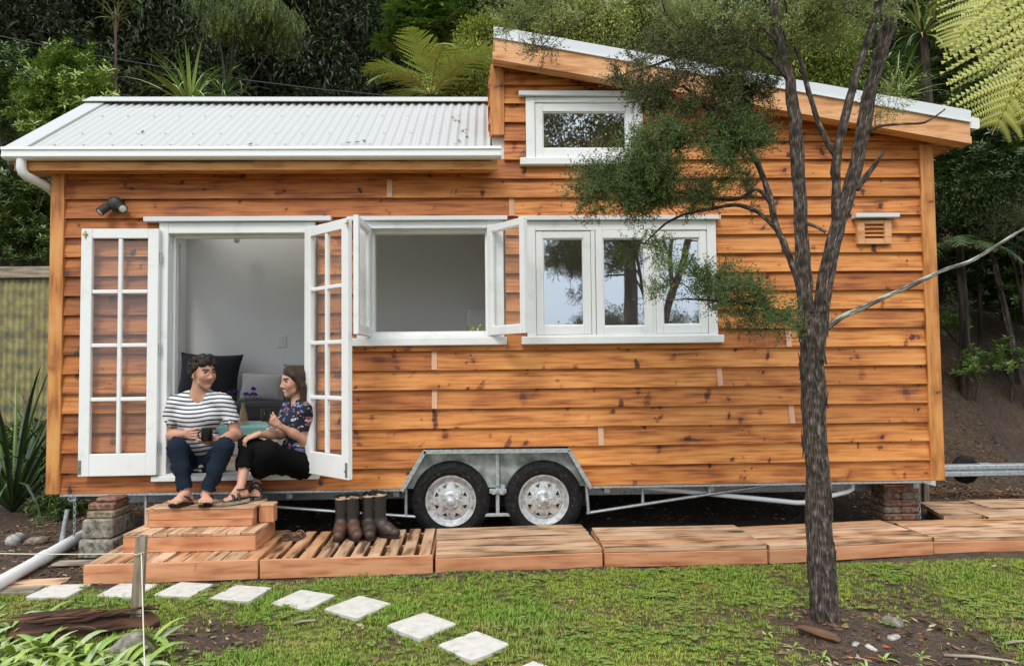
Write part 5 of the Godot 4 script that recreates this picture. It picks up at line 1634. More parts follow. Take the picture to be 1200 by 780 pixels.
	# chain and prop at the left-hand end, chain at the right-hand end
	for q in [[Vector3(-3.52, 0.41, 0.02), 14], [Vector3(3.5, 0.4, -0.2), 11]]:
		for i in q[1]:
			mb = MB.new()
			var ring = []; var rr = []
			for j in 9:
				var a = TAU * j / 8.0
				ring.append(Vector3(cos(a) * 0.010 if i % 2 == 0 else 0.0, sin(a) * 0.02, 0.0 if i % 2 == 0 else cos(a) * 0.010)); rr.append(0.0035)
			mb.tube(ring, rr, 5, false)
			part("chain_link", mb, M.galvanised, ch, q[0] + Vector3(0.0, -i * 0.031, 0))
	rod([Vector3(-3.56, 0.32, 0.05), Vector3(-3.6, 0.0, 0.08)], 0.017, "prop_leg", ch, M.galvanised, 10)
	mb = MB.new()
	frame(mb, Rect2(-3.57, 0.385, 0.065, 0.03), 0.008, 0.008, 0.006, 0.006, 0.0, 0.03, 0.001)
	part("prop_bracket", mb, M.galvanised, ch)
	rod([Vector3(-2.98, 0.42, -0.02), Vector3(-2.965, 0.14, 0.0)], 0.015, "prop_leg", ch, M.galvanised, 10)

func build_interior(house: Node3D) -> void:
	# fittings on the back wall
	var mb := MB.new()
	mb.cbox(Vector3(-2.58, 1.65, -2.2), Vector3(-2.48, 1.785, -2.192), 0.003)
	mb.cbox(Vector3(-2.54, 1.7, -2.192), Vector3(-2.52, 1.74, -2.188), 0.002)
	part("wall_socket", mb, M.white_paint, house)
	mb = MB.new()
	mb.lathe([Vector2(0.0, 0.0), Vector2(0.05, 0.0), Vector2(0.05, -0.03), Vector2(0.02, -0.05), Vector2(0.02, -0.12), Vector2(0.03, -0.14), Vector2(0.03, -0.2), Vector2(0.0, -0.22)], 16, Transform3D(Basis(), Vector3(-2.93, 3.0, -1.9)))
	part("ceiling_lamp", mb, M.frosted, house)
	# things standing in the room
	var bed = thing("day_bed", "low day bed with a charcoal mattress along the back wall behind the couple", "day bed", Vector3(-2.75, 0.556, -1.7))
	mb = MB.new(); mb.uvs = 1.0
	mb.cbox(Vector3(-0.8, 0.0, -0.46), Vector3(1.5, 0.34, 0.36), 0.01)
	part("base", mb, M.white_paint, bed)
	mb = MB.new()
	mb.cbox(Vector3(-0.82, 0.341, -0.47), Vector3(1.5, 0.52, 0.38), 0.03)
	part("mattress", mb, M.charcoal_cloth, bed)
	for c in [["cushion", "large black square cushion propped behind the man's head", Vector3(-3.23, 1.325, -1.93), Vector3(0.68, 0.54, 0.17), M.black_cloth, -0.05, 0.0], ["cushion", "pale grey oblong cushion to the left of the woman's head", Vector3(-2.66, 1.215, -1.93), Vector3(0.5, 0.32, 0.15), M.grey_cloth, -0.04, 0.04], ["cushion", "grey green cushion half hidden behind the woman", Vector3(-2.22, 1.27, -2.02), Vector3(0.48, 0.42, 0.14), M.olive_cloth, 0.05, 0.0], ["cushion", "beige cushion at the left end of the day bed", Vector3(-3.4, 1.24, -2.08), Vector3(0.38, 0.36, 0.12), M.beige_cloth, 0.0, 0.0]]:
		mb = MB.new()
		pillow(mb, c[3])
		var o = solo(c[0], mb, c[4], c[1], "cushion", c[2])
		o.rotation = Vector3(-0.2, 0.0, c[5])
	# low table with a teal cloth
	var table = thing("low_table", "low white table with a teal cloth between the couple", "table", Vector3(-2.47, 0.556, -0.82))
	mb = MB.new()
	mb.cbox(Vector3(-0.3, 0.3, -0.25), Vector3(0.3, 0.335, 0.25), 0.006)
	part("table_top", mb, M.white_paint, table)
	for sx in [-1, 1]:
		for sz in [-1, 1]:
			mb = MB.new()
			mb.cbox(Vector3(sx * 0.27 - 0.02, 0.0, sz * 0.22 - 0.02), Vector3(sx * 0.27 + 0.02, 0.3, sz * 0.22 + 0.02), 0.004)
			part("leg", mb, M.white_paint, table)
	mb = MB.new()
	mb.cbox(Vector3(-0.28, 0.3355, -0.25), Vector3(0.28, 0.343, 0.2505), 0.002)
	mb.cbox(Vector3(-0.28, 0.27, 0.2505), Vector3(0.28, 0.3425, 0.256), 0.002)
	part("cloth", mb, M.teal_cloth, table)
	var vase = thing("vase", "slim glass vase of purple flowers between the couple", "vase", Vector3(-2.49, 0.9, -0.85))
	mb = MB.new()
	mb.lathe([Vector2(0.0, 0.0), Vector2(0.042, 0.002), Vector2(0.045, 0.03), Vector2(0.03, 0.12), Vector2(0.018, 0.17), Vector2(0.022, 0.2), Vector2(0.02, 0.2), Vector2(0.016, 0.17), Vector2(0.027, 0.12), Vector2(0.041, 0.03), Vector2(0.0, 0.01)], 20)
	part("bottle", mb, M.vase_glass, vase)
	for i in 6:
		var d = Vector3(rng.randf_range(-0.1, 0.1), 0.27 + rng.randf_range(-0.03, 0.05), rng.randf_range(-0.05, 0.06))
		if i < 2: d.x = -0.09 + i * 0.17
		rod([Vector3(d.x * 0.05, 0.02, 0), Vector3(d.x * 0.2, 0.19, 0), d], 0.003, "stem", vase, M.stem_green, 5)
		mb = MB.new()
		for j in 9:
			var a = TAU * j / 9.0
			var b = Basis(Vector3.UP, a) * Basis(Vector3(0, 0, 1), rng.randf_range(0.1, 0.9))
			mb.c = Color(0.16, 0.03, 0.36).lerp(Color(0.07, 0.01, 0.2), rng.randf())
			mb.face([d, d + b * Vector3(0.02, 0.004, 0.017), d + b * Vector3(0.045, 0.012, 0.0), d + b * Vector3(0.02, 0.004, -0.017)], b * Vector3.UP)
		part("flower", mb, M.leaf, vase)
	# white cabinet and a yellow bunch in the kitchen behind the open casement
	mb = MB.new()
	mb.cbox(Vector3(-0.42, 0.556, -2.18), Vector3(0.2, 2.02, -1.6), 0.008)
	var cab = thing("cabinet", "white kitchen cabinet seen through the open casement", "cabinet", Vector3.ZERO)
	part("carcass", mb, M.white_paint, cab)
	mb = MB.new()
	mb.cbox(Vector3(-0.4, 0.62, -1.598), Vector3(0.18, 1.98, -1.58), 0.004)
	part("cabinet_door", mb, M.white_paint, cab)
	var sill_pl = thing("potted_plant", "small yellow leafed plant on the inner sill of the open casement", "plant", Vector3(-0.3, 1.556, -0.2))
	mb = MB.new()
	mb.lathe([Vector2(0, 0), Vector2(0.04, 0), Vector2(0.05, 0.08), Vector2(0.044, 0.08), Vector2(0.04, 0.06), Vector2(0, 0.06)], 16)
	part("pot", mb, M.white_paint, sill_pl)
	mb = MB.new()
	for j in 40:
		var d = Vector3(rng.randf_range(-0.09, 0.05), rng.randf_range(0.07, 0.21), rng.randf_range(-0.05, 0.05))
		var b = Basis(Vector3(rng.randf(), rng.randf(), rng.randf()).normalized(), rng.randf() * TAU)
		mb.c = Color(0.5, 0.42, 0.03).lerp(Color(0.2, 0.3, 0.04), rng.randf())
		mb.face([d, d + b * Vector3(0.015, 0, 0.012), d + b * Vector3(0.035, 0, 0), d + b * Vector3(0.015, 0, -0.012)], b * Vector3.UP)
	part("leaves", mb, M.leaf, sill_pl)
	mb = MB.new()
	mb.cbox(Vector3(-1.25, 1.54, -0.3), Vector3(-0.1, 1.556, -0.112), 0.003)
	part("inner_sill", mb, M.white_paint, house)

func pillow(mb: MB, s: Vector3) -> void:
	# two bulging faces that meet in a seam, corners drawn out
	var N = 14
	for side in [1.0, -1.0]:
		var st = mb.v.size()
		var P = func(i: int, j: int) -> Vector3:
			var u = float(i) / N * 2 - 1; var v = float(j) / N * 2 - 1
			var pinch = 1.0 - 0.1 * (1.0 - u * u) * absf(v) * absf(v) - 0.0
			var pinch2 = 1.0 - 0.1 * (1.0 - v * v) * u * u
			return Vector3(u * s.x / 2 * pinch2, v * s.y / 2 * pinch, side * (s.z / 2 * pow(maxf(0.0, (1 - u * u) * (1 - v * v)), 0.42) + 0.002 * sin(u * 9 + v * 7)))
		for i in N + 1:
			for j in N + 1:
				var du = P.call(mini(i + 1, N), j) - P.call(maxi(i - 1, 0), j)
				var dv = P.call(i, mini(j + 1, N)) - P.call(i, maxi(j - 1, 0))
				var nn = du.cross(dv).normalized() * side
				mb.vert(P.call(i, j), nn, Vector2(i, j) / N)
		for i in N:
			for j in N:
				var a = st + i * (N + 1) + j
				mb.tri_i(a, a + 1, a + N + 2); mb.tri_i(a, a + N + 2, a + N + 1)

func build_house() -> void:
	var house = thing("tiny_house", "orange timber clad tiny house on a two axle trailer with white joinery", "house")
	build_shell(house)
	build_cladding(house)
	build_side_cladding(house)
	build_low_roof(house)
	build_high_roof(house)
	build_openings(house)
	build_trailer(house)
	build_interior(house)

# ---------------------------------------------------------------- where the plants stand (metres)
const PLANTS := [
	["forest_tree", "tall dark forest tree at the far left edge", "tree", "dark trees of the bush behind the house", [[Vector3(-10.995, 6.283, -8.500), Vector3(2.592, 5.185, 2.333)]], "dark2", "big", 620, 1.00, 1],
	["forest_tree", "tall dark forest tree behind the bright shrub", "tree", "dark trees of the bush behind the house", [[Vector3(-10.347, 8.976, -11.000), Vector3(2.435, 5.277, 2.192)]], "dark", "big", 620, 1.00, 1],
	["forest_tree", "tall dark forest tree left of the hanging conifer", "tree", "dark trees of the bush behind the house", [[Vector3(-7.589, 9.316, -10.000), Vector3(2.100, 4.200, 1.890)]], "dark", "big", 620, 1.00, 1],
	["forest_tree", "tall dark forest tree behind the hanging conifer", "tree", "dark trees of the bush behind the house", [[Vector3(-6.061, 9.877, -12.000), Vector3(2.365, 4.945, 2.129)]], "dark2", "big", 620, 1.00, 1],
	["forest_tree", "tall dark forest tree in shadow above the low roof", "tree", "dark trees of the bush behind the house", [[Vector3(-3.696, 10.297, -11.500), Vector3(2.090, 4.597, 1.881)]], "dark", "big", 620, 1.00, 1],
	["forest_tree", "tall dark forest tree behind the left tree fern", "tree", "dark trees of the bush behind the house", [[Vector3(-1.361, 10.602, -13.000), Vector3(2.498, 4.995, 2.248)]], "dark", "big", 620, 1.00, 1],
	["forest_tree", "tall dark forest tree just left of the high roof's ridge", "tree", "dark trees of the bush behind the house", [[Vector3(1.256, 10.275, -11.000), Vector3(2.030, 4.262, 1.827)]], "dark2", "big", 620, 1.00, 1],
	["forest_tree", "tall dark forest tree above the high roof's left end", "tree", "dark trees of the bush behind the house", [[Vector3(3.995, 11.098, -13.000), Vector3(2.498, 4.995, 2.248)]], "dark", "big", 620, 1.00, 1],
	["forest_tree", "tall dark forest tree behind the manuka crown", "tree", "dark trees of the bush behind the house", [[Vector3(5.664, 10.296, -11.000), Vector3(2.030, 4.262, 1.827)]], "dark", "big", 620, 1.00, 1],
	["forest_tree", "tall dark forest tree behind the right manuka stems", "tree", "dark trees of the bush behind the house", [[Vector3(8.711, 10.639, -13.000), Vector3(2.498, 4.995, 2.248)]], "dark2", "big", 620, 1.00, 1],
	["forest_tree", "tall dark forest tree above the right end of the roof", "tree", "dark trees of the bush behind the house", [[Vector3(9.819, 9.636, -10.500), Vector3(2.166, 4.529, 1.950)]], "dark", "big", 620, 1.00, 1],
	["forest_tree", "tall dark forest tree behind the cabbage trees", "tree", "dark trees of the bush behind the house", [[Vector3(10.508, 8.273, -8.500), Vector3(1.901, 4.494, 1.711)]], "dark", "big", 620, 1.00, 1],
	["forest_tree", "tall dark forest tree at the far right edge", "tree", "dark trees of the bush behind the house", [[Vector3(11.396, 6.250, -7.000), Vector3(1.857, 4.643, 1.671)]], "dark2", "big", 620, 1.00, 1],
	["forest_tree", "distant dark forest tree, leftmost of the back row", "tree", "dark trees of the bush behind the house", [[Vector3(-20.168, 13.756, -19.000), Vector3(5.089, 8.980, 3.562)]], "dark", "big", 420, 1.60, 1],
	["forest_tree", "distant dark forest tree, second from the left in the back row", "tree", "dark trees of the bush behind the house", [[Vector3(-14.285, 15.557, -20.000), Vector3(5.294, 9.342, 3.705)]], "dark", "big", 420, 1.60, 1],
	["forest_tree", "distant dark forest tree, third from the left in the back row", "tree", "dark trees of the bush behind the house", [[Vector3(-7.741, 16.814, -21.000), Vector3(5.498, 9.703, 3.849)]], "dark", "big", 420, 1.60, 1],
	["forest_tree", "distant dark forest tree, middle one of the back row", "tree", "dark trees of the bush behind the house", [[Vector3(-0.517, 15.959, -20.000), Vector3(5.294, 9.342, 3.705)]], "dark", "big", 420, 1.60, 1],
	["forest_tree", "distant dark forest tree, third from the right in the back row", "tree", "dark trees of the bush behind the house", [[Vector3(6.813, 17.248, -21.000), Vector3(5.498, 9.703, 3.849)]], "dark", "big", 420, 1.60, 1],
	["forest_tree", "distant dark forest tree, second from the right in the back row", "tree", "dark trees of the bush behind the house", [[Vector3(13.712, 16.044, -20.000), Vector3(5.294, 9.342, 3.705)]], "dark", "big", 420, 1.60, 1],
	["forest_tree", "distant dark forest tree, rightmost of the back row", "tree", "dark trees of the bush behind the house", [[Vector3(20.157, 14.879, -19.000), Vector3(5.089, 8.980, 3.562)]], "dark", "big", 420, 1.60, 1],
	["shrub", "bright glossy shrub rising behind the left end of the low roof", "shrub", "", [[Vector3(-5.265, 4.924, -2.900), Vector3(0.421, 0.400, 0.500)], [Vector3(-5.548, 4.604, -2.900), Vector3(0.474, 0.316, 0.500)], [Vector3(-4.982, 4.657, -2.900), Vector3(0.263, 0.369, 0.400)]], "bright", "rosette", 190, 1.00, 1],
	["shrub", "dark leafy shrub at the left edge above the iron fence", "shrub", "", [[Vector3(-6.399, 3.658, -3.600), Vector3(0.626, 0.683, 0.500)], [Vector3(-6.041, 3.056, -3.400), Vector3(0.446, 0.278, 0.400)], [Vector3(-7.204, 5.434, -4.500), Vector3(0.623, 0.623, 0.600)]], "mid", "rosette", 330, 1.00, 1],
	["conifer", "conifer with drooping sprays above the low roof", "tree", "", [[Vector3(-4.298, 7.347, -5.600), Vector3(0.689, 0.414, 0.600)], [Vector3(-3.608, 7.066, -5.600), Vector3(0.359, 0.359, 0.500)]], "conifer", "droop", 150, 0.85, 1],
	["broadleaf_tree", "large leafed bright tree behind the left tree fern", "tree", "", [[Vector3(-1.257, 6.644, -5.000), Vector3(0.588, 0.497, 0.500)], [Vector3(-0.924, 6.957, -5.000), Vector3(0.523, 0.392, 0.500)]], "fresh", "large", 110, 1.00, 1],
	["shrub", "yellow green bushy shrub left of the high roof", "shrub", "", [[Vector3(-0.400, 5.225, -3.300), Vector3(0.331, 0.353, 0.350)], [Vector3(-0.195, 5.739, -3.600), Vector3(0.319, 0.296, 0.300)]], "lime", "small", 260, 1.00, 1],
	["shrub", "mid green tree crown above the high roof's ridge end", "shrub", "", [[Vector3(0.214, 6.980, -5.200), Vector3(0.798, 0.532, 0.600)], [Vector3(-0.332, 7.050, -5.400), Vector3(0.474, 0.406, 0.500)]], "mid", "small", 420, 1.20, 1],
	["shrub", "pale yellow green shrub above the high roof", "shrub", "", [[Vector3(1.230, 5.768, -3.400), Vector3(0.668, 0.468, 0.500)], [Vector3(1.852, 6.161, -3.600), Vector3(0.569, 0.410, 0.500)], [Vector3(0.857, 6.216, -3.600), Vector3(0.341, 0.341, 0.400)]], "pale", "small", 560, 1.10, 1],
	["shrub", "olive green bush behind the manuka crown", "shrub", "", [[Vector3(3.164, 6.137, -4.600), Vector3(0.881, 0.755, 0.600)], [Vector3(2.707, 6.763, -4.800), Vector3(0.770, 0.513, 0.600)]], "mid", "small", 560, 1.10, 1],
	["shrub", "bright green bush between the manuka stems", "shrub", "", [[Vector3(3.503, 5.281, -3.200), Vector3(0.599, 0.545, 0.500)], [Vector3(4.237, 5.440, -3.300), Vector3(0.441, 0.551, 0.500)]], "fresh2", "small", 480, 1.10, 1],
	["shrub", "dark green bush behind the cabbage trees", "shrub", "", [[Vector3(6.991, 6.237, -4.800), Vector3(0.770, 0.770, 0.600)], [Vector3(5.541, 5.793, -4.400), Vector3(0.617, 0.617, 0.500)], [Vector3(6.632, 4.856, -3.600), Vector3(0.455, 0.455, 0.500)]], "mid", "rosette", 360, 1.00, 1],
	["shrub", "dense green shrub beyond the right corner of the house", "shrub", "", [[Vector3(6.262, 3.825, -3.300), Vector3(0.551, 0.441, 0.500)], [Vector3(6.719, 4.025, -3.200), Vector3(0.458, 0.523, 0.500)], [Vector3(6.013, 3.586, -3.500), Vector3(0.315, 0.495, 0.400)], [Vector3(6.356, 3.275, -3.300), Vector3(0.573, 0.309, 0.400)], [Vector3(6.785, 2.891, -3.200), Vector3(0.436, 0.436, 0.400)]], "shade", "rosette", 700, 1.00, 1],
	["shrub", "pale small leafed bush at the right edge", "shrub", "", [[Vector3(6.575, 3.335, -2.900), Vector3(0.358, 0.316, 0.350)], [Vector3(6.312, 3.150, -2.900), Vector3(0.316, 0.211, 0.300)]], "pale2", "fine", 220, 1.30, 1],
	["shrub", "shady shrub on top of the earth bank below the pale bush", "shrub", "", [[Vector3(6.744, 2.464, -3.400), Vector3(0.557, 0.379, 0.400)], [Vector3(6.184, 2.608, -3.600), Vector3(0.501, 0.387, 0.400)], [Vector3(7.001, 2.110, -3.300), Vector3(0.331, 0.331, 0.300)]], "shade", "rosette", 330, 1.00, 1],
	["seedling", "leafy green seedling on the earth bank by the right corner", "seedling", "", [[Vector3(5.907, 1.799, -3.200), Vector3(0.196, 0.196, 0.150)]], "fresh", "rosette", 14, 0.80, 1],
	["seedling", "lower green seedling on the earth bank", "seedling", "", [[Vector3(5.943, 1.355, -2.950), Vector3(0.191, 0.170, 0.150)]], "fresh", "rosette", 13, 0.80, 1],
	["seedling", "green seedling on the earth bank nearest the right edge", "seedling", "", [[Vector3(6.426, 1.458, -3.000), Vector3(0.213, 0.149, 0.150)]], "fresh", "rosette", 12, 0.80, 1],
	["undergrowth_shrub", "low shady undergrowth at the left edge behind the flax", "shrub", "", [[Vector3(-5.683, 0.375, -2.600), Vector3(0.610, 0.407, 0.400)]], "mid", "rosette", 90, 0.90, 0],
	["undergrowth_shrub", "low shady undergrowth under the left corner of the house", "shrub", "", [[Vector3(-4.497, -0.047, -1.300), Vector3(0.344, 0.189, 0.400)]], "mid", "rosette", 60, 0.70, 0],
]
const MANUKA := [
	["trunk", [Vector3(1.662, -0.066, 1.920), Vector3(1.655, 0.013, 1.920), Vector3(1.643, 0.409, 1.920), Vector3(1.641, 0.972, 1.900), Vector3(1.639, 1.402, 1.900), Vector3(1.650, 1.619, 1.900), Vector3(1.654, 1.730, 1.900)], [0.0946, 0.0828, 0.0733, 0.0689, 0.0713, 0.0832, 0.0713]],
	["stem", [Vector3(1.624, 1.571, 1.900), Vector3(1.607, 1.813, 1.900), Vector3(1.597, 2.129, 1.900), Vector3(1.593, 2.524, 1.890), Vector3(1.585, 2.828, 1.870), Vector3(1.576, 3.061, 1.850), Vector3(1.545, 3.272, 1.830), Vector3(1.509, 3.542, 1.800), Vector3(1.482, 3.908, 1.750), Vector3(1.459, 4.311, 1.700)], [0.0570, 0.0499, 0.0452, 0.0429, 0.0407, 0.0361, 0.0314, 0.0268, 0.0222, 0.0125]],
	["stem", [Vector3(1.679, 1.595, 1.900), Vector3(1.737, 1.887, 1.880), Vector3(1.793, 2.109, 1.870), Vector3(1.853, 2.283, 1.860), Vector3(1.935, 2.509, 1.850), Vector3(1.993, 2.737, 1.840), Vector3(2.070, 3.044, 1.830), Vector3(2.155, 3.304, 1.820), Vector3(2.232, 3.572, 1.800), Vector3(2.317, 3.967, 1.750), Vector3(2.389, 4.427, 1.700)], [0.0594, 0.0525, 0.0527, 0.0480, 0.0433, 0.0434, 0.0435, 0.0461, 0.0414, 0.0321, 0.0175]],
	["stem", [Vector3(1.826, 2.224, 1.860), Vector3(1.813, 2.427, 1.880), Vector3(1.813, 2.595, 1.900), Vector3(1.832, 2.736, 1.920), Vector3(1.888, 2.972, 1.950), Vector3(1.949, 3.185, 1.970), Vector3(2.013, 3.392, 2.000), Vector3(2.114, 3.762, 2.000)], [0.0336, 0.0311, 0.0285, 0.0260, 0.0258, 0.0257, 0.0232, 0.0162]],
	["limb", [Vector3(1.813, 2.595, 1.900), Vector3(1.752, 2.725, 1.880), Vector3(1.711, 2.881, 1.860), Vector3(1.680, 3.040, 1.840), Vector3(1.653, 3.200, 1.820), Vector3(1.587, 3.414, 1.800)], [0.0214, 0.0191, 0.0168, 0.0169, 0.0145, 0.0122]],
	["limb", [Vector3(1.942, 2.422, 1.860), Vector3(1.994, 2.501, 1.880), Vector3(2.045, 2.569, 1.900), Vector3(2.087, 2.636, 1.910)], [0.0240, 0.0191, 0.0143, 0.0071]],
	["limb", [Vector3(1.591, 1.779, 1.900), Vector3(1.561, 1.947, 1.880), Vector3(1.519, 2.087, 1.860), Vector3(1.481, 2.200, 1.840), Vector3(1.458, 2.343, 1.820), Vector3(1.430, 2.489, 1.800), Vector3(1.398, 2.621, 1.760), Vector3(1.344, 2.736, 1.720), Vector3(1.257, 2.832, 1.680), Vector3(1.189, 2.919, 1.640), Vector3(1.130, 3.039, 1.600), Vector3(1.030, 3.155, 1.550)], [0.0285, 0.0239, 0.0240, 0.0217, 0.0218, 0.0195, 0.0197, 0.0174, 0.0176, 0.0152, 0.0128, 0.0103]],
	["limb", [Vector3(1.490, 2.180, 1.840), Vector3(1.444, 2.258, 1.800), Vector3(1.384, 2.329, 1.750), Vector3(1.290, 2.371, 1.700), Vector3(1.176, 2.364, 1.640), Vector3(1.036, 2.347, 1.580), Vector3(0.913, 2.296, 1.520), Vector3(0.787, 2.181, 1.480)], [0.0169, 0.0146, 0.0148, 0.0125, 0.0127, 0.0103, 0.0078, 0.0053]],
	["limb", [Vector3(1.458, 2.343, 1.820), Vector3(1.396, 2.444, 1.780), Vector3(1.322, 2.412, 1.700), Vector3(1.231, 2.421, 1.620), Vector3(1.016, 2.481, 1.550), Vector3(0.816, 2.515, 1.500), Vector3(0.583, 2.512, 1.450)], [0.0145, 0.0122, 0.0125, 0.0102, 0.0103, 0.0079, 0.0053]],
	["limb", [Vector3(1.606, 1.580, 1.920), Vector3(1.536, 1.641, 1.950), Vector3(1.443, 1.688, 1.980), Vector3(1.341, 1.734, 2.000), Vector3(1.209, 1.764, 2.000), Vector3(1.067, 1.774, 2.000), Vector3(0.902, 1.785, 2.000)], [0.0213, 0.0188, 0.0163, 0.0139, 0.0116, 0.0093, 0.0069]],
	["limb", [Vector3(1.719, 1.622, 1.920), Vector3(1.789, 1.674, 1.930), Vector3(1.907, 1.730, 1.940), Vector3(2.050, 1.795, 1.950), Vector3(2.217, 1.869, 1.960), Vector3(2.359, 1.934, 1.970), Vector3(2.501, 1.980, 1.980), Vector3(2.643, 2.059, 1.990), Vector3(2.811, 2.162, 2.000), Vector3(3.010, 2.248, 2.000)], [0.0189, 0.0189, 0.0188, 0.0164, 0.0164, 0.0140, 0.0140, 0.0116, 0.0093, 0.0069]],
	["limb", [Vector3(1.978, 2.734, 1.850), Vector3(2.062, 2.777, 1.900), Vector3(2.182, 2.775, 1.950), Vector3(2.293, 2.778, 1.970), Vector3(2.402, 2.848, 1.980)], [0.0120, 0.0095, 0.0070, 0.0070, 0.0047]],
	["limb", [Vector3(1.576, 3.061, 1.850), Vector3(1.495, 3.209, 1.800), Vector3(1.400, 3.322, 1.720), Vector3(1.270, 3.380, 1.650), Vector3(1.088, 3.371, 1.550), Vector3(0.890, 3.320, 1.480), Vector3(0.711, 3.290, 1.420)], [0.0193, 0.0171, 0.0149, 0.0126, 0.0103, 0.0079, 0.0053]],
	["limb", [Vector3(1.545, 3.272, 1.830), Vector3(1.393, 3.490, 1.750), Vector3(1.207, 3.619, 1.700), Vector3(0.924, 3.778, 1.600), Vector3(0.624, 3.776, 1.500)], [0.0145, 0.0123, 0.0100, 0.0077, 0.0052]],
	["limb", [Vector3(1.600, 2.227, 1.900), Vector3(1.649, 2.192, 1.950), Vector3(1.702, 2.155, 1.970)], [0.0143, 0.0117, 0.0093]],
]
const MANUKA_LEAF := [
	[Vector3(1.001, 2.679, 1.620), Vector3(0.509, 0.224, 0.320), 83, 0],
	[Vector3(0.716, 2.575, 1.520), Vector3(0.313, 0.177, 0.280), 44, 0],
	[Vector3(1.330, 2.732, 1.700), Vector3(0.225, 0.160, 0.250), 24, 0],
	[Vector3(0.503, 2.529, 1.450), Vector3(0.180, 0.106, 0.200), 12, 0],
	[Vector3(1.015, 2.470, 1.550), Vector3(0.492, 0.093, 0.250), 22, 0],
	[Vector3(1.099, 3.285, 1.600), Vector3(0.460, 0.205, 0.350), 52, 1],
	[Vector3(0.839, 3.175, 1.500), Vector3(0.209, 0.147, 0.250), 17, 1],
	[Vector3(1.281, 3.472, 1.700), Vector3(0.424, 0.180, 0.350), 39, 2],
	[Vector3(0.893, 3.589, 1.600), Vector3(0.409, 0.153, 0.350), 20, 2],
	[Vector3(1.681, 3.492, 1.800), Vector3(0.341, 0.156, 0.300), 33, 2],
	[Vector3(1.357, 3.104, 1.680), Vector3(0.201, 0.151, 0.250), 20, 1],
	[Vector3(1.115, 1.807, 2.000), Vector3(0.287, 0.148, 0.220), 24, 0],
	[Vector3(0.894, 1.885, 1.950), Vector3(0.160, 0.188, 0.200), 11, 0],
	[Vector3(1.309, 1.680, 1.980), Vector3(0.121, 0.093, 0.150), 7, 0],
	[Vector3(0.809, 2.151, 1.500), Vector3(0.209, 0.084, 0.150), 6, 0],
	[Vector3(1.165, 2.968, 1.620), Vector3(0.280, 0.112, 0.200), 13, 1],
	[Vector3(1.935, 3.467, 1.900), Vector3(0.261, 0.114, 0.250), 19, 2],
	[Vector3(2.568, 2.012, 1.990), Vector3(0.046, 0.023, 0.050), 2, 2],
	[Vector3(2.140, 2.942, 1.860), Vector3(0.048, 0.067, 0.080), 2, 2],
	[Vector3(0.182, 3.470, 1.300), Vector3(0.088, 0.077, 0.080), 2, 1],
	[Vector3(0.203, 3.684, 1.350), Vector3(0.325, 0.108, 0.200), 12, 2],
]
const FERN_LEFT := Vector3(-0.901, 4.837, -3.000)
const FERN_RIGHT := Vector3(5.735, 5.659, -0.900)
const FERN_TIPS := [Vector3(4.566, 3.543, -0.600), Vector3(4.892, 3.540, -0.400), Vector3(4.566, 4.597, -1.200)]
const FERN_BANK := Vector3(5.848, 2.863, -3.000)
const FERN_DARK := Vector3(5.050, 5.063, -4.000)
const TUFT_LEFT := Vector3(-3.787, 4.594, -2.700)
const TUFT_BACK := Vector3(-3.943, 5.296, -4.200)
const CABBAGE_TALL := Vector3(6.366, 6.317, -4.400)
const CABBAGE_LOW := Vector3(5.342, 4.924, -3.400)
const LANCEWOOD_TOP := Vector3(-4.684, 5.664, -2.700)
const LANCEWOOD_FOOT := Vector3(-4.678, 4.427, -2.700)
const SAPLING_BANK := [Vector3(6.491, 1.112, -2.900), Vector3(6.444, 1.872, -3.000), Vector3(6.352, 2.765, -3.100)]
const FLAX := [Vector3(-5.007, 0.003, -1.500), Vector3(-5.092, 0.093, -2.200)]

# ---------------------------------------------------------------- plants
var CL := {}
const TINT := {
	"dark": [Color(0.034, 0.052, 0.018), Color(0.07, 0.1, 0.032)], "dark2": [Color(0.04, 0.05, 0.022), Color(0.08, 0.09, 0.035)],
	"mid": [Color(0.05, 0.09, 0.018), Color(0.15, 0.21, 0.045)], "bright": [Color(0.14, 0.22, 0.025), Color(0.3, 0.4, 0.07)],
	"shade": [Color(0.04, 0.075, 0.018), Color(0.09, 0.14, 0.03)], "fresh": [Color(0.09, 0.18, 0.03), Color(0.22, 0.33, 0.07)], "fresh2": [Color(0.13, 0.2, 0.03), Color(0.36, 0.4, 0.07)],
	"conifer": [Color(0.04, 0.07, 0.008), Color(0.16, 0.21, 0.02)], "lime": [Color(0.2, 0.25, 0.03), Color(0.38, 0.4, 0.07)],
	"pale": [Color(0.18, 0.22, 0.05), Color(0.46, 0.47, 0.13)], "pale2": [Color(0.08, 0.1, 0.04), Color(0.2, 0.22, 0.09)]}

func add_leaf(mb: MB, base: Vector3, dir: Vector3, up: Vector3, l: float, w: float, fold := 0.25, droop := 0.15) -> void:
	# a leaf folded along its midrib: four faces
	var side = dir.cross(up).normalized()
	up = side.cross(dir).normalized()
	var mid = base + dir * l * 0.5
	var tip = base + dir * l - up * l * droop
	var a = mid + side * w * 0.5 + up * w * fold
	var b = mid - side * w * 0.5 + up * w * fold
	var n1 = (a - base).cross(tip - base).normalized()
	if n1.dot(up) < 0: n1 = -n1
	var n2 = (b - base).cross(tip - base).normalized()
	if n2.dot(up) < 0: n2 = -n2
	var s = mb.v.size()
	mb.vert(base, n1); mb.vert(a, n1); mb.vert(tip, n1)
	mb.tri_i(s, s + 1, s + 2)
	s = mb.v.size()
	mb.vert(base, n2); mb.vert(b, n2); mb.vert(tip, n2)
	mb.tri_i(s, s + 1, s + 2)

func dir3() -> Vector3:
	var z = rng.randf_range(-1, 1); var a = rng.randf() * TAU
	var r = sqrt(1 - z * z)
	return Vector3(r * cos(a), z, r * sin(a))

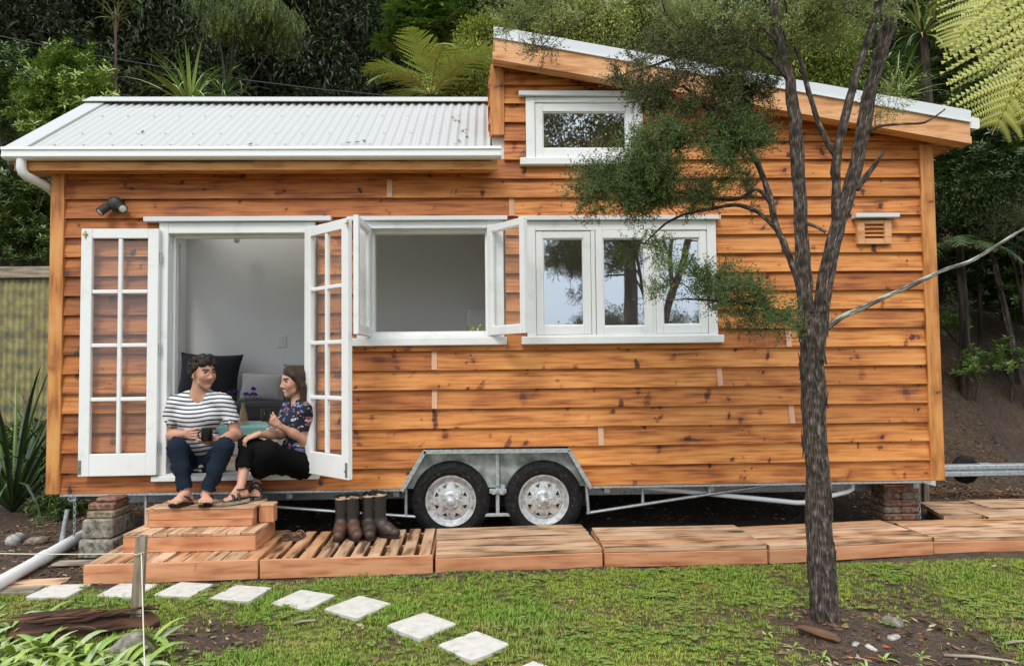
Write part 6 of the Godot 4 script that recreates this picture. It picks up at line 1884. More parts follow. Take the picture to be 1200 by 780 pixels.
func build_clumps() -> void:
	# several shapes of each kind of foliage clump
	for kind in ["big", "rosette", "small", "large", "fine", "droop"]:
		CL[kind] = []
		for v in 3:
			var mb := MB.new()
			match kind:
				"big":
					for i in 70:
						var d = dir3()
						var p = d * 0.42 * pow(rng.randf(), 0.4)
						var t = rng.randf_range(0.65, 1.3)
						mb.c = Color(t, t, t)
						add_leaf(mb, p, (d + dir3() * 0.8 + Vector3(0, -0.2, 0)).normalized(), (Vector3.UP + dir3() * 0.5).normalized(), rng.randf_range(0.1, 0.2), rng.randf_range(0.035, 0.06))
				"rosette":
					for r in 9:
						var c = dir3() * 0.15 * pow(rng.randf(), 0.4)
						var ax = (c * 5.0 + Vector3.UP * 0.9 + dir3() * 0.3).normalized()
						var sd = ax.cross(Vector3(0.3, 0.2, 0.9)).normalized()
						var t = rng.randf_range(0.75, 1.25)
						for i in 8:
							var q = sd.rotated(ax, i * 2.4)
							mb.c = Color(t, t, t) * rng.randf_range(0.85, 1.15)
							add_leaf(mb, c + ax * i * 0.004, (q + ax * (0.15 + i * 0.11)).normalized(), ax, rng.randf_range(0.06, 0.09), rng.randf_range(0.022, 0.03), 0.12, 0.12)
				"small":
					for i in 110:
						var d = dir3()
						var p = d * 0.17 * pow(rng.randf(), 0.4)
						var t = rng.randf_range(0.7, 1.3)
						mb.c = Color(t, t, t)
						add_leaf(mb, p, (d + dir3() * 0.7).normalized(), (Vector3.UP + dir3() * 0.5).normalized(), rng.randf_range(0.03, 0.05), rng.randf_range(0.014, 0.022))
				"large":
					for r in 2:
						var c = dir3() * 0.12
						for i in 8:
							var q = Vector3(1, 0, 0).rotated(Vector3.UP, i * 2.4)
							var t = rng.randf_range(0.8, 1.2)
							mb.c = Color(t, t, t)
							add_leaf(mb, c, (q + Vector3.UP * rng.randf_range(-0.2, 0.5)).normalized(), Vector3.UP, rng.randf_range(0.16, 0.24), rng.randf_range(0.08, 0.12), 0.1, 0.2)
				"fine":
					for tw in 5:
						var td = (Vector3.UP * 0.6 + dir3()).normalized()
						for i in 26:
							var t = rng.randf_range(0.7, 1.3)
							mb.c = Color(t, t, t)
							add_leaf(mb, td * (0.02 + i * 0.0065) + dir3() * 0.004, (td * 0.7 + dir3()).normalized(), dir3(), rng.randf_range(0.01, 0.017), rng.randf_range(0.004, 0.006))
				"droop":
					for st in 13:
						var o = Vector3(rng.randf_range(-0.16, 0.16), rng.randf_range(-0.05, 0.1), rng.randf_range(-0.16, 0.16))
						var out = Vector3(o.x, 0, o.z) * 0.6
						var tone = rng.randf_range(0.6, 1.3)
						for i in 12:
							mb.c = Color(tone, tone, tone) * rng.randf_range(0.9, 1.1)
							var p = o + Vector3(0, -i * 0.026, 0) + out * i * 0.03
							add_leaf(mb, p, (Vector3(0, -1, 0) + dir3() * 0.45).normalized(), dir3(), 0.065, 0.014)
			CL[kind].append(mb.mesh())

func crown(parent: Node, balls: Array, clump: String, count: int, size: float, tint: Array, origin: Vector3, m: Material, hollow := 0.45) -> void:
	# foliage clumps spread through the crown's volume in uneven bunches, with gaps between
	var vol = 0.0
	for b in balls: vol += b[1].x * b[1].y
	for v in 3:
		var xfs = []; var cols = []
		for b in balls:
			var n = int(count * (b[1].x * b[1].y) / vol / 3.0)
			var tries = 0
			while n > 0 and tries < 20000:
				tries += 1
				var d = dir3() * pow(rng.randf_range(hollow * hollow * hollow, 1.0), 1.0 / 3.0)
				var p: Vector3 = b[0] + d * b[1]
				if gn.get_noise_3d(p.x * 1.1 + 40, p.y * 1.3, p.z * 1.1) < -0.12 + 0.1 * rng.randf(): continue
				if p.y < ground_y(p.x, p.z) + 0.05: 
					if rng.randf() < 0.9: continue
				n -= 1
				var s = size * rng.randf_range(0.7, 1.3)
				var bs = Basis(Vector3.UP, rng.randf() * TAU) * Basis(Vector3(1, 0, 0), rng.randf_range(-0.5, 0.5))
				xfs.append(Transform3D(bs.scaled(Vector3(s, s, s)), p - origin))
				var c: Color = tint[0].lerp(tint[1], rng.randf())
				cols.append(c)
		if xfs.size() > 0: scatter("foliage", CL[clump][v], m, xfs, cols, parent)

func build_bush() -> void:
	var small_mats = {"rosette": M.leaf_gloss, "large": M.leaf_gloss}
	for q in PLANTS:
		var balls: Array = q[4]
		var c0: Vector3 = balls[0][0]
		var foot = Vector3(c0.x, ground_y(c0.x, c0.z) - 0.05, c0.z)
		if foot.y > c0.y: foot.y = c0.y - balls[0][1].y
		var t = thing(q[0], q[1], q[2], foot, q[3])
		if q[9] == 1:
			var far = q[0] == "forest_tree"
			var top = balls[0][0] + Vector3(0, balls[0][1].y * (0.7 if far else 0.4), 0) - foot
			var mb := MB.new()
			mb.uvs = 0.5
			var r0 = (0.05 + top.y * 0.022) if far else (0.016 + top.y * 0.006)
			var pth = []; var rad = []
			for i in 6:
				var s = i / 5.0
				pth.append(top * s + Vector3(sin(s * 5.0 + c0.x) * 0.12, 0, cos(s * 4.0 + c0.x) * 0.1) * s); rad.append(r0 * (1.0 - 0.7 * s))
			mb.tube(pth, rad, 9)
			part("trunk", mb, M.dark_bark, t)
			for k in (5 if far else balls.size() + 1):
				var s = 0.35 + 0.12 * k if far else 0.5 + 0.15 * k
				var from: Vector3 = top * minf(s, 0.95)
				var b = balls[k % balls.size()]
				var to: Vector3 = b[0] - foot + dir3() * b[1] * 0.6
				mb = MB.new(); mb.uvs = 0.5
				mb.tube([from, from.lerp(to, 0.5) + Vector3(0, 0.1, 0), to], [r0 * 0.4, r0 * 0.28, r0 * 0.1], 6)
				part("limb", mb, M.dark_bark, t)
		crown(t, balls, q[6], q[7], q[8], TINT[q[5]], foot, small_mats.get(q[6], M.leaf), 0.2 if q[0] == "forest_tree" else 0.3)

# ---- manuka: the slender tree on the lawn
func build_manuka() -> void:
	var foot = Vector3(1.665, ground_y(1.665, 1.92), 1.92)
	var t = thing("manuka_tree", "slender dark barked tree standing on the lawn before the house", "tree", foot)
	var lines = []
	for q in MANUKA:
		var mb := MB.new()
		mb.uvs = 4.0
		var pth = []; var rad = []
		for i in q[1].size() - 1:
			# three steps per span with a little wander
			for k in 4:
				var s = k / 4.0
				var p0: Vector3 = q[1][maxi(i - 1, 0)]; var p1: Vector3 = q[1][i]; var p2: Vector3 = q[1][i + 1]; var p3: Vector3 = q[1][mini(i + 2, q[1].size() - 1)]
				var p = p1.cubic_interpolate(p2, p0, p3, s)
				var r = lerpf(q[2][i], q[2][i + 1], s) * (0.92 if q[0] == "trunk" else 0.85)
				p += Vector3(hash_noise(p.y * 1.0, p.x, 6.0, 1.0), 0, hash_noise(p.y, p.x, 6.0, 8.0)) * r * 0.25
				pth.append(p - foot); rad.append(r * (1.0 + 0.12 * hash_noise(p.x + p.y * 2.0, p.z, 9.0, 2.0)))
		pth.append(q[1][-1] - foot); rad.append(q[2][-1])
		var seg = 18 if q[0] == "trunk" else (12 if q[0] == "stem" else 7)
		mb.tube(pth, rad, seg)
		# stringy bark: push the skin in and out along strips
		for i in mb.v.size():
			var p = mb.v[i]
			var a = atan2(mb.n[i].x, mb.n[i].z)
			var amp = 0.006 if q[0] != "limb" else 0.002
			mb.v[i] += mb.n[i] * amp * (hash_noise(a * 2.2, p.y * 1.4, 2.2, 4.0) * 1.6 + hash_noise(a * 5.0, p.y * 5.0, 2.0, 6.0))
		var dead = q[1][-1].x > 3.0
		part(q[0], mb, M.lichen_bark if dead else M.bark, t)
		for i in range(q[1].size() * 4 / 3): pass
		for i in pth.size():
			if rad[i] < 0.05: lines.append(pth[i])
	# loose strips of bark on the trunk
	for i in 46:
		var yy = rng.randf_range(0.1, 1.85)
		var a = rng.randf() * TAU
		# lay the strip on the trunk's own skin at this height
		var tp = MANUKA[0][1]; var ci = 0
		while ci < tp.size() - 2 and tp[ci + 1].y - foot.y < yy: ci += 1
		var ct = clampf((yy - (tp[ci].y - foot.y)) / (tp[ci + 1].y - tp[ci].y), 0.0, 1.0)
		var c0 = tp[ci].lerp(tp[ci + 1], ct) - foot
		var r = lerpf(MANUKA[0][2][ci], MANUKA[0][2][ci + 1], ct) * 0.9
		var o = Vector3(c0.x + cos(a) * r, yy, c0.z + sin(a) * r)
		var l = rng.randf_range(0.04, 0.1); var w = rng.randf_range(0.006, 0.014)
		var sd = Vector3(-sin(a), 0, cos(a)) * w; var n = Vector3(cos(a), 0, sin(a))
		var mb := MB.new(); mb.uvs = 2.0; mb.grain = 1; mb.uvo = Vector2(rng.randf(), rng.randf())
		var e = o + Vector3(0, l, 0) + n * rng.randf_range(0.0, 0.012); var g = o - Vector3(0, l * 0.5, 0) + n * rng.randf_range(0.002, 0.018)
		var k = n * 0.003
		mb.hexa([g - sd * 0.4, g + sd * 0.4, o + sd, o - sd, g - sd * 0.4 + k, g + sd * 0.4 + k, o + sd + k * 2, o - sd + k * 2])
		mb.hexa([o - sd, o + sd, e + sd * 0.3, e - sd * 0.3, o - sd + k * 2, o + sd + k * 2, e + sd * 0.3 + k, e - sd * 0.3 + k])
		part("bark_strip", mb, M.bark, t)
	# sprigs
	var sprigs = []
	for v in 4:
		var mb := MB.new()
		for tw in 4:
			var td = (Vector3(0, 0, 1) + dir3() * (0.0 if tw == 0 else 0.75)).normalized()
			var st = Vector3(0, 0, 0.015 * tw)
			mb.c = Color(0.9, 0.6, 0.45)
			for i in 17:
				var tt = rng.randf_range(0.65, 1.35)
				mb.c = Color(tt, tt, tt)
				add_leaf(mb, st + td * (0.008 + i * 0.0065) + dir3() * 0.002, (td * 0.8 + dir3()).normalized(), dir3(), rng.randf_range(0.014, 0.024), rng.randf_range(0.0042, 0.0062), 0.2, 0.1)
		sprigs.append(mb.mesh())
	var tones = [[Color(0.045, 0.08, 0.018), Color(0.13, 0.19, 0.04)], [Color(0.045, 0.062, 0.018), Color(0.13, 0.14, 0.035)], [Color(0.14, 0.19, 0.045), Color(0.38, 0.42, 0.14)]]  # last tone is pale: light from above put into the top leaves
	var xf = [[], [], [], []]; var co = [[], [], [], []]
	var twigs := MB.new()
	twigs.uvs = 2.0
	for f in MANUKA_LEAF:
		for c in f[2]:
			var d = dir3() * pow(rng.randf(), 0.4)
			var p: Vector3 = f[0] + d * f[1] - foot
			if gn.get_noise_3d(p.x * 2.2, p.y * 4.5, p.z * 2.2 + 9.0) < -0.08: continue
			# twig from the nearest limb
			var best = lines[0]; var bd = 1e9
			for l in lines:
				var dd = p.distance_squared_to(l)
				if dd < bd: bd = dd; best = l
			if bd > 0.0004 and bd < 0.7:
				var m = best.lerp(p, 0.5) + Vector3(rng.randf_range(-0.05, 0.05), rng.randf_range(-0.03, 0.06), rng.randf_range(-0.05, 0.05))
				twigs.tube([best, m, p], [0.0045, 0.003, 0.0013], 4, false)
				if lines.size() < 900: lines.append(m)
			var grow = (p - best).normalized() if bd > 0.0001 else Vector3.UP
			var tone = tones[f[3]]
			var cc: Color = tone[0].lerp(tone[1], rng.randf())
			for s in rng.randi_range(7, 11):
				var q = p + dir3() * Vector3(0.07, 0.035, 0.07) * pow(rng.randf(), 0.5)
				var z = (grow * 0.6 + Vector3.UP * 0.35 + dir3() * 0.9).normalized()
				var x = z.cross(Vector3.UP + dir3() * 0.3).normalized()
				var k = rng.randi() % 4
				var sc = rng.randf_range(0.7, 1.2)
				xf[k].append(Transform3D(Basis(x, z.cross(x), z).scaled_local(Vector3(sc, sc, sc)), q))
				co[k].append(cc.lerp(tone[1] * 1.1, rng.randf() * 0.4))
	for k in 4: scatter("foliage", sprigs[k], M.leaf, xf[k], co[k], t)
	var tw = part("twigs", twigs, M.bark, t)
	tw.set_meta("kind", "stuff")

# ---- ferns
func frond(l: float, pairs: int, droop: float, teeth: int) -> ArrayMesh:
	# a fern frond along +z: rachis, pinnae, and the pinnules that edge each pinna
	var mb := MB.new()
	var path = []; var rad = []
	for i in 17:
		var s = i / 16.0
		path.append(Vector3(0, l * (0.32 * s - droop * s * s), l * s * (1.0 - 0.18 * s))); rad.append(lerpf(0.009, 0.0015, s) * l)
	mb.c = Color(0.75, 0.6, 0.45)
	mb.tube(path, rad, 5)
	for i in pairs:
		var s = 0.1 + 0.88 * i / pairs
		var fi = s * 16.0
		var k = int(fi)
		var p = path[k].lerp(path[mini(k + 1, 16)], fi - k)
		var tan = (path[mini(k + 1, 16)] - path[k]).normalized()
		var pl = l * 0.27 * pow(sin(PI * clampf(s * 0.86 + 0.13, 0, 1)), 0.75)
		for sd in [-1.0, 1.0]:
			var out = (Vector3(sd, 0, 0) * 0.85 + tan * rng.randf_range(0.45, 0.62) + Vector3(0, rng.randf_range(-0.08, 0.12), 0)).normalized()
			var nrm = tan.cross(Vector3(1, 0, 0)).normalized()
			if nrm.y < 0: nrm = -nrm
			var along = (out.cross(nrm)).normalized()
			var tone = rng.randf_range(0.75, 1.2)
			var pq = pl * rng.randf_range(0.9, 1.08)
			var hang = rng.randf_range(0.15, 0.4)
			for j in teeth:
				var u = (j + 0.5) / teeth
				var q = p + out * pq * u + tan * pq * 0.16 * u * u - nrm * pq * hang * u * u
				var tl = l * 0.0185 * (1.0 - 0.7 * u) + 0.001
				var wd = pl / teeth * 0.56
				for e in [-1.0, 1.0]:
					var tip = q + along * tl * e + out * wd * 1.0 - nrm * tl * 0.2
					var n2 = (nrm + along * e * 0.2).normalized()
					mb.c = Color(tone, tone, tone)
					var st = mb.v.size()
					mb.vert(q - out * wd, n2); mb.vert(q + out * wd, n2); mb.vert(tip, n2)
					mb.tri_i(st, st + 1, st + 2)
	return mb.mesh()

func tree_fern(label: String, at: Vector3, fronds: Array, m: Material, r: float) -> Node3D:
	# fronds: [mesh, yaw, pitch, scale]
	var g = Vector3(at.x, ground_y(at.x, at.z) - 0.05, at.z)
	var t = thing("tree_fern", label, "tree fern", g)
	var mb := MB.new()
	mb.uvs = 1.0
	var top = at - g
	mb.tube([Vector3.ZERO, top * 0.5 + Vector3(0.03, 0, 0), top], [r * 1.2, r, r * 0.8], 10)
	part("trunk", mb, M.dark_bark, t)
	for f in fronds:
		var o = part("frond", f[0], m, t, top)
		o.rotation = Vector3(f[2], f[1], 0)
		o.scale = Vector3.ONE * f[3]
	return t

func sword(l: float, w: float, bend: float) -> ArrayMesh:
	var mb := MB.new()
	var N = 7
	var rows = []
	for i in N + 1:
		var s = float(i) / N
		var a = bend * s * s
		var c = Vector3(0, l * s * cos(a), l * s * sin(a) * 0.9)
		var ww = w * 0.5 * (sin(PI * minf(1.0, 0.18 + s * 0.62)) if s < 0.5 else pow(1.0 - s, 0.8) * 1.55)
		rows.append([c + Vector3(-ww, 0, ww * 0.35), c, c + Vector3(ww, 0, ww * 0.35)])
	for i in N:
		for e in 2:
			var a = rows[i][e]; var b = rows[i][e + 1]; var c = rows[i + 1][e + 1]; var d = rows[i + 1][e]
			var nn = (b - a).cross(d - a)
			if nn.length() < 1e-9: nn = (c - a).cross(d - a)
			mb.face([a, b, c, d], nn.normalized())
	return mb.mesh()

func tuft(t: Node3D, at: Vector3, n: int, shapes: Array, mats: Array, spread: float, lo: float) -> void:
	for i in n:
		var o = part("leaf", shapes[rng.randi() % shapes.size()], mats[rng.randi() % mats.size()], t, at)
		var tilt = spread * pow(float(i + 0.5) / n, 0.75) + rng.randf_range(-0.08, 0.08)
		o.basis = Basis(Vector3.UP, i * 2.4 + rng.randf_range(-0.3, 0.3)) * Basis(Vector3(1, 0, 0), tilt) * Basis(Vector3.UP, rng.randf_range(-0.4, 0.4))
		var s = rng.randf_range(0.75, 1.1)
		o.scale = Vector3(s, s, s)

func tinted(called: String, c: Color, back := 0.3, rough := 0.45) -> StandardMaterial3D:
	var m = leafmat(called, back, rough)
	m.albedo_color = c.linear_to_srgb()
	return m

func build_specimens() -> void:
	var f1 = frond(1.0, 24, 0.42, 12)
	var f2 = frond(1.0, 26, 0.62, 12)
	var fine = frond(1.0, 30, 0.5, 18)
	var lime = tinted("fern_lime", Color(0.42, 0.5, 0.13), 0.4)
	var gold = tinted("fern_gold", Color(0.46, 0.47, 0.1), 0.45)
	var deep = tinted("fern_deep", Color(0.11, 0.19, 0.05), 0.3)
	var fr = []
	for i in 12: fr.append([f1 if i % 2 else f2, i * TAU / 12.0 + 0.25, -0.5 + 0.28 * sin(i * 2.1), rng.randf_range(1.0, 1.35)])
	tree_fern("lime green tree fern spreading behind the low roof", FERN_LEFT, fr, lime, 0.09)
	fr = []
	for i in 13: fr.append([f1 if i % 2 else f2, i * TAU / 13.0, -0.3 + 0.2 * sin(i * 1.7), rng.randf_range(0.7, 0.95)])
	tree_fern("shaded tree fern behind the manuka stems", FERN_DARK, fr, deep, 0.08)
	fr = []
	for i in 11: fr.append([f2, i * TAU / 11.0, -0.1 + 0.15 * sin(i * 1.7), rng.randf_range(0.7, 0.95)])
	tree_fern("dark low fern on the earth bank by the right corner", FERN_BANK, fr, deep, 0.06)
	fr = []
	for i in 7: fr.append([f2, 0.2 + i * 0.62, -0.1, 1.6])
	var right = tree_fern("golden tree fern whose fronds hang into the top right corner", FERN_RIGHT, fr, gold, 0.12)
	for tip in FERN_TIPS:
		# the fronds that reach into view, each aimed at where its tip hangs
		var d: Vector3 = tip - FERN_RIGHT
		var z = d.normalized()
		var y = (Vector3(-0.2, 0.55, 1.0) - z * z.dot(Vector3(-0.2, 0.55, 1.0))).normalized()
		var o = part("frond", fine, gold, right, FERN_RIGHT - right.position)
		o.basis = Basis(y.cross(z), y, z) * Basis(Vector3(1, 0, 0), -0.216)
		o.scale = Vector3.ONE * d.length() / 0.84
	# sword leafed tufts
	var sw = [sword(0.75, 0.035, 0.5), sword(0.68, 0.032, 0.9), sword(0.8, 0.036, 0.25)]
	var g1 = tinted("sword_green", Color(0.13, 0.22, 0.045), 0.3, 0.4)
	var g2 = tinted("sword_light", Color(0.28, 0.36, 0.09), 0.3, 0.4)
	var g3 = tinted("sword_dark", Color(0.035, 0.06, 0.022), 0.25, 0.4)
	var g4 = tinted("sword_dry", Color(0.26, 0.2, 0.08), 0.3, 0.6)
	for q in [["bright cabbage tree head behind the low roof", TUFT_LEFT, 60, [g1, g2, g2], 1.35, 0.95], ["dark cabbage tree head behind the bright one", TUFT_BACK, 46, [g3, g1], 1.5, 1.25], ["tall cabbage tree above the right end of the high roof", CABBAGE_TALL, 70, [g1, g3, g2, g4], 2.0, 1.0], ["low cabbage tree beside the right manuka stem", CABBAGE_LOW, 56, [g1, g2], 1.4, 0.85]]:
		var g = Vector3(q[1].x, ground_y(q[1].x, q[1].z) - 0.05, q[1].z)
		var t = thing("cabbage_tree", q[0], "cabbage tree", g, "cabbage trees behind the house")
		var mb := MB.new()
		var top: Vector3 = q[1] - g
		mb.tube([Vector3(0.1, 0, 0), top * 0.5 + Vector3(0.05, 0, 0), top], [0.11, 0.09, 0.07], 9)
		part("trunk", mb, M.dark_bark, t)
		tuft(t, top, q[2], sw, q[3], q[4], 0.0)
	# lancewood sapling
	var t = thing("lancewood_sapling", "thin stemmed sapling with narrow leaves above the left end of the roof", "sapling", Vector3(LANCEWOOD_FOOT.x, 0, LANCEWOOD_FOOT.z))
	var top = LANCEWOOD_TOP - t.position
	var mb := MB.new()
	mb.tube([Vector3.ZERO, top * 0.6 + Vector3(0.03, 0, 0), top], [0.022, 0.017, 0.013], 7)
	part("stem", mb, M.barge_bark, t)
	for b in [Vector3(-0.14, 0.25, 0), Vector3(0.18, 0.2, 0.05), Vector3(0.05, 0.38, 0)]:
		mb = MB.new()
		mb.tube([top - Vector3(0, 0.25, 0), top + b * 0.3, top + b], [0.009, 0.007, 0.005], 5)
		part("branch", mb, M.barge_bark, t)
	var thin = [sword(0.3, 0.024, 0.3), sword(0.27, 0.022, 0.6)]
	var gl = tinted("lance_leaf", Color(0.24, 0.23, 0.11), 0.3)
	for b in [Vector3(-0.14, 0.25, 0), Vector3(0.18, 0.2, 0.05), Vector3(0.05, 0.38, 0), Vector3(0, 0, 0)]: tuft(t, top + b, 14, thin, [gl, g1], 1.7, 0.0)
	# flax at the left edge
	var fx = [sword(1.7, 0.045, 0.35), sword(1.5, 0.042, 0.8), sword(2.0, 0.045, 0.2), sword(1.6, 0.04, 1.3)]
	var k = 0
	for p in FLAX:
		t = thing("flax_plant", ["large flax with dark sword leaves in front of the iron fence", "smaller flax close to the left corner of the house"][k], "flax", Vector3(p.x, ground_y(p.x, p.z), p.z), "flax plants by the fence")
		tuft(t, Vector3.ZERO, [58, 24][k], fx, [g3, g3, g1], 0.8, 0.0)
		k += 1
	# slender sapling on the bank
	mb = MB.new()
	mb.tube([SAPLING_BANK[0], SAPLING_BANK[1], SAPLING_BANK[2], SAPLING_BANK[2] + Vector3(-0.1, 0.5, 0)], [0.045, 0.04, 0.035, 0.03], 8)
	t = thing("bank_sapling", "slender leaning trunk on the earth bank at the right", "sapling")
	part("trunk", mb, M.bark, t)
	crown(t, [[SAPLING_BANK[2] + Vector3(-0.1, 0.75, 0), Vector3(0.6, 0.35, 0.4)]], "small", 120, 1.0, TINT.shade, Vector3.ZERO, M.leaf)
	build_weeds()
	build_reflected_trees()

func build_weeds() -> void:
	# broad rosette weeds in the near left corner; every leaf is its own piece
	var lf = []
	for v in 3:
		var mb := MB.new()
		var l = [0.16, 0.2, 0.24][v]; var w = [0.036, 0.04, 0.045][v]
		var N = 6
		var rows = []
		for i in N + 1:
			var s = float(i) / N
			var a = [0.5, 0.8, 1.1][v] * s
			var ww = w * 0.5 * pow(sin(PI * clampf(0.1 + s * 0.88, 0, 1)), 0.8)
			var c = Vector3(0, l * s * cos(a), l * s * sin(a))
			rows.append([c + Vector3(-ww, 0, ww * 0.5), c, c + Vector3(ww, 0, ww * 0.5)])
		for i in N:
			for e in 2:
				var a = rows[i][e]; var b = rows[i][e + 1]; var c = rows[i + 1][e + 1]; var d = rows[i + 1][e]
				mb.face([a, b, c, d], (b - a).cross(d - a).normalized() if (b - a).cross(d - a).length() > 1e-9 else Vector3(0, 0, -1))
		lf.append(mb.mesh())
	var ms = [tinted("weed_light", Color(0.32, 0.42, 0.08), 0.4), tinted("weed_mid", Color(0.22, 0.34, 0.06), 0.4), tinted("weed_grey", Color(0.34, 0.42, 0.19), 0.3)]
	var spots = []
	for i in 44:
		var x: float; var z: float
		var ok = false
		while not ok:
			x = rng.randf_range(-3.1, -1.9); z = rng.randf_range(1.45, 2.7)
			ok = z > 1.5 + 0.42 * (x + 3.1) and not (x > -2.65 and z < 1.98)
			for s in spots:
				if Vector2(x - s.x, z - s.y).length() < 0.1: ok = false
			if spots.size() > 24 and rng.randf() < 0.05: ok = true
		spots.append(Vector2(x, z))
	for i in spots.size():
		var p = spots[i]
		var t = thing("broadleaf_weed", "broad leafed green weed in the clump filling the bottom left corner", "weed", Vector3(p.x, ground_y(p.x, p.y) - 0.01, p.y), "weeds in the bottom left corner")
		tuft(t, Vector3.ZERO, rng.randi_range(9, 14), lf, ms, 1.15, 0.0)
	# small weeds round the foot of the tree
	spots = [[1.36, 2.2], [1.45, 2.32], [1.75, 2.34], [1.95, 2.32], [2.08, 1.9], [1.5, 1.85], [1.28, 2.05], [1.62, 2.42]]
	var words = ["small weed left of the bark slab", "small weed in front of the bark slab", "small weed below the white pebble", "small weed right of the white pebble", "yellowish weed behind the round stone", "small weed against the left of the trunk", "outermost small weed left of the tree", "nearest small weed in front of the tree"]
	for i in spots.size():
		var p = spots[i]
		var t = thing("small_weed", words[i], "weed", Vector3(p[0], ground_y(p[0], p[1]) - 0.005, p[1]), "small weeds round the tree")
		tuft(t, Vector3.ZERO, 9, lf, ms, 1.3, 0.0)
		for ch in t.get_children(): ch.scale *= 0.32

func build_reflected_trees() -> void:
	# trees across the lawn behind the viewer, mirrored in the windows
	for q in [["big spreading tree across the lawn, mirrored in the small high window", Vector3(3.9, 0, 15), 7.6, Vector3(4.2, 1.9, 3.0), 420], ["far tree across the lawn, mirrored low in the windows", Vector3(7.5, 0, 30), 2.6, Vector3(4.5, 1.9, 2.5), 260], ["farther tree across the lawn, mirrored low in the windows", Vector3(14.5, 0, 34), 3.0, Vector3(5, 2.4, 2.5), 260]]:
		var t = thing("lawn_tree", q[0], "tree", q[1] + Vector3(0, ground_y(q[1].x, q[1].z), 0))
		var mb := MB.new()
		mb.uvs = 0.5
		mb.tube([Vector3.ZERO, Vector3(0.1, q[2] * 0.5, 0), Vector3(0, q[2] * 0.95, 0)], [0.24, 0.2, 0.1], 10)
		part("trunk", mb, M.dark_bark, t)
		for i in 7:
			var d = Vector3(cos(i * 0.9) * q[3].x * 0.75, rng.randf_range(-0.3, 0.6), sin(i * 0.9) * q[3].z * 0.75)
			mb = MB.new(); mb.uvs = 0.5
			mb.tube([Vector3(0, q[2] * 0.6, 0), Vector3(d.x * 0.4, q[2] * 0.9, d.z * 0.4), Vector3(d.x, q[2] + d.y, d.z)], [0.11, 0.07, 0.03], 7)
			part("limb", mb, M.dark_bark, t)
		crown(t, [[q[1] + Vector3(0, q[2], 0), q[3]]], "big", q[4], 1.0, TINT.mid, q[1], M.leaf, 0.2)

# ---------------------------------------------------------------- joints of the two people (metres)
const MAN := {"head": Vector3(-2.501, 1.385, 0.060), "neck": Vector3(-2.550, 1.254, 0.020), "sh_r": Vector3(-2.744, 1.152, 0.010), "sh_l": Vector3(-2.338, 1.162, 0.020), "chest": Vector3(-2.550, 1.053, 0.000), "waist": Vector3(-2.564, 0.835, -0.040), "pelvis": Vector3(-2.575, 0.665, -0.070), "el_r": Vector3(-2.828, 0.882, -0.030), "wr_r": Vector3(-2.586, 0.918, 0.170), "el_l": Vector3(-2.248, 0.883, 0.000), "wr_l": Vector3(-2.309, 0.871, 0.200), "hip_r": Vector3(-2.677, 0.649, -0.050), "hip_l": Vector3(-2.450, 0.645, -0.050), "kn_r": Vector3(-2.568, 0.834, 0.360), "kn_l": Vector3(-2.216, 0.829, 0.360), "an_r": Vector3(-2.476, 0.496, 0.420), "an_l": Vector3(-2.324, 0.481, 0.420), "mug": Vector3(-2.380, 0.919, 0.270)}
const WOMAN := {"head": Vector3(-1.766, 1.308, 0.080), "neck": Vector3(-1.744, 1.177, 0.060), "sh_l": Vector3(-1.662, 1.092, 0.140), "sh_r": Vector3(-1.865, 1.086, -0.100), "chest": Vector3(-1.775, 0.982, 0.020), "waist": Vector3(-1.753, 0.794, 0.000), "pelvis": Vector3(-1.737, 0.646, -0.020), "el_l": Vector3(-1.673, 0.841, 0.070), "wr_l": Vector3(-1.840, 0.981, 0.240), "el_r": Vector3(-1.880, 0.891, 0.060), "wr_r": Vector3(-1.989, 0.915, 0.290), "hip_l": Vector3(-1.709, 0.636, 0.060), "hip_r": Vector3(-1.772, 0.621, -0.100), "kn_r": Vector3(-2.077, 0.823, 0.220), "kn_l": Vector3(-1.875, 0.785, 0.360), "an_r": Vector3(-2.078, 0.524, 0.400), "an_l": Vector3(-2.036, 0.539, 0.140), "cup": Vector3(-1.930, 1.064, 0.270)}

# ---------------------------------------------------------------- people
const SKIN_M := Color(0.55, 0.29, 0.19)
const SKIN_W := Color(0.57, 0.3, 0.2)

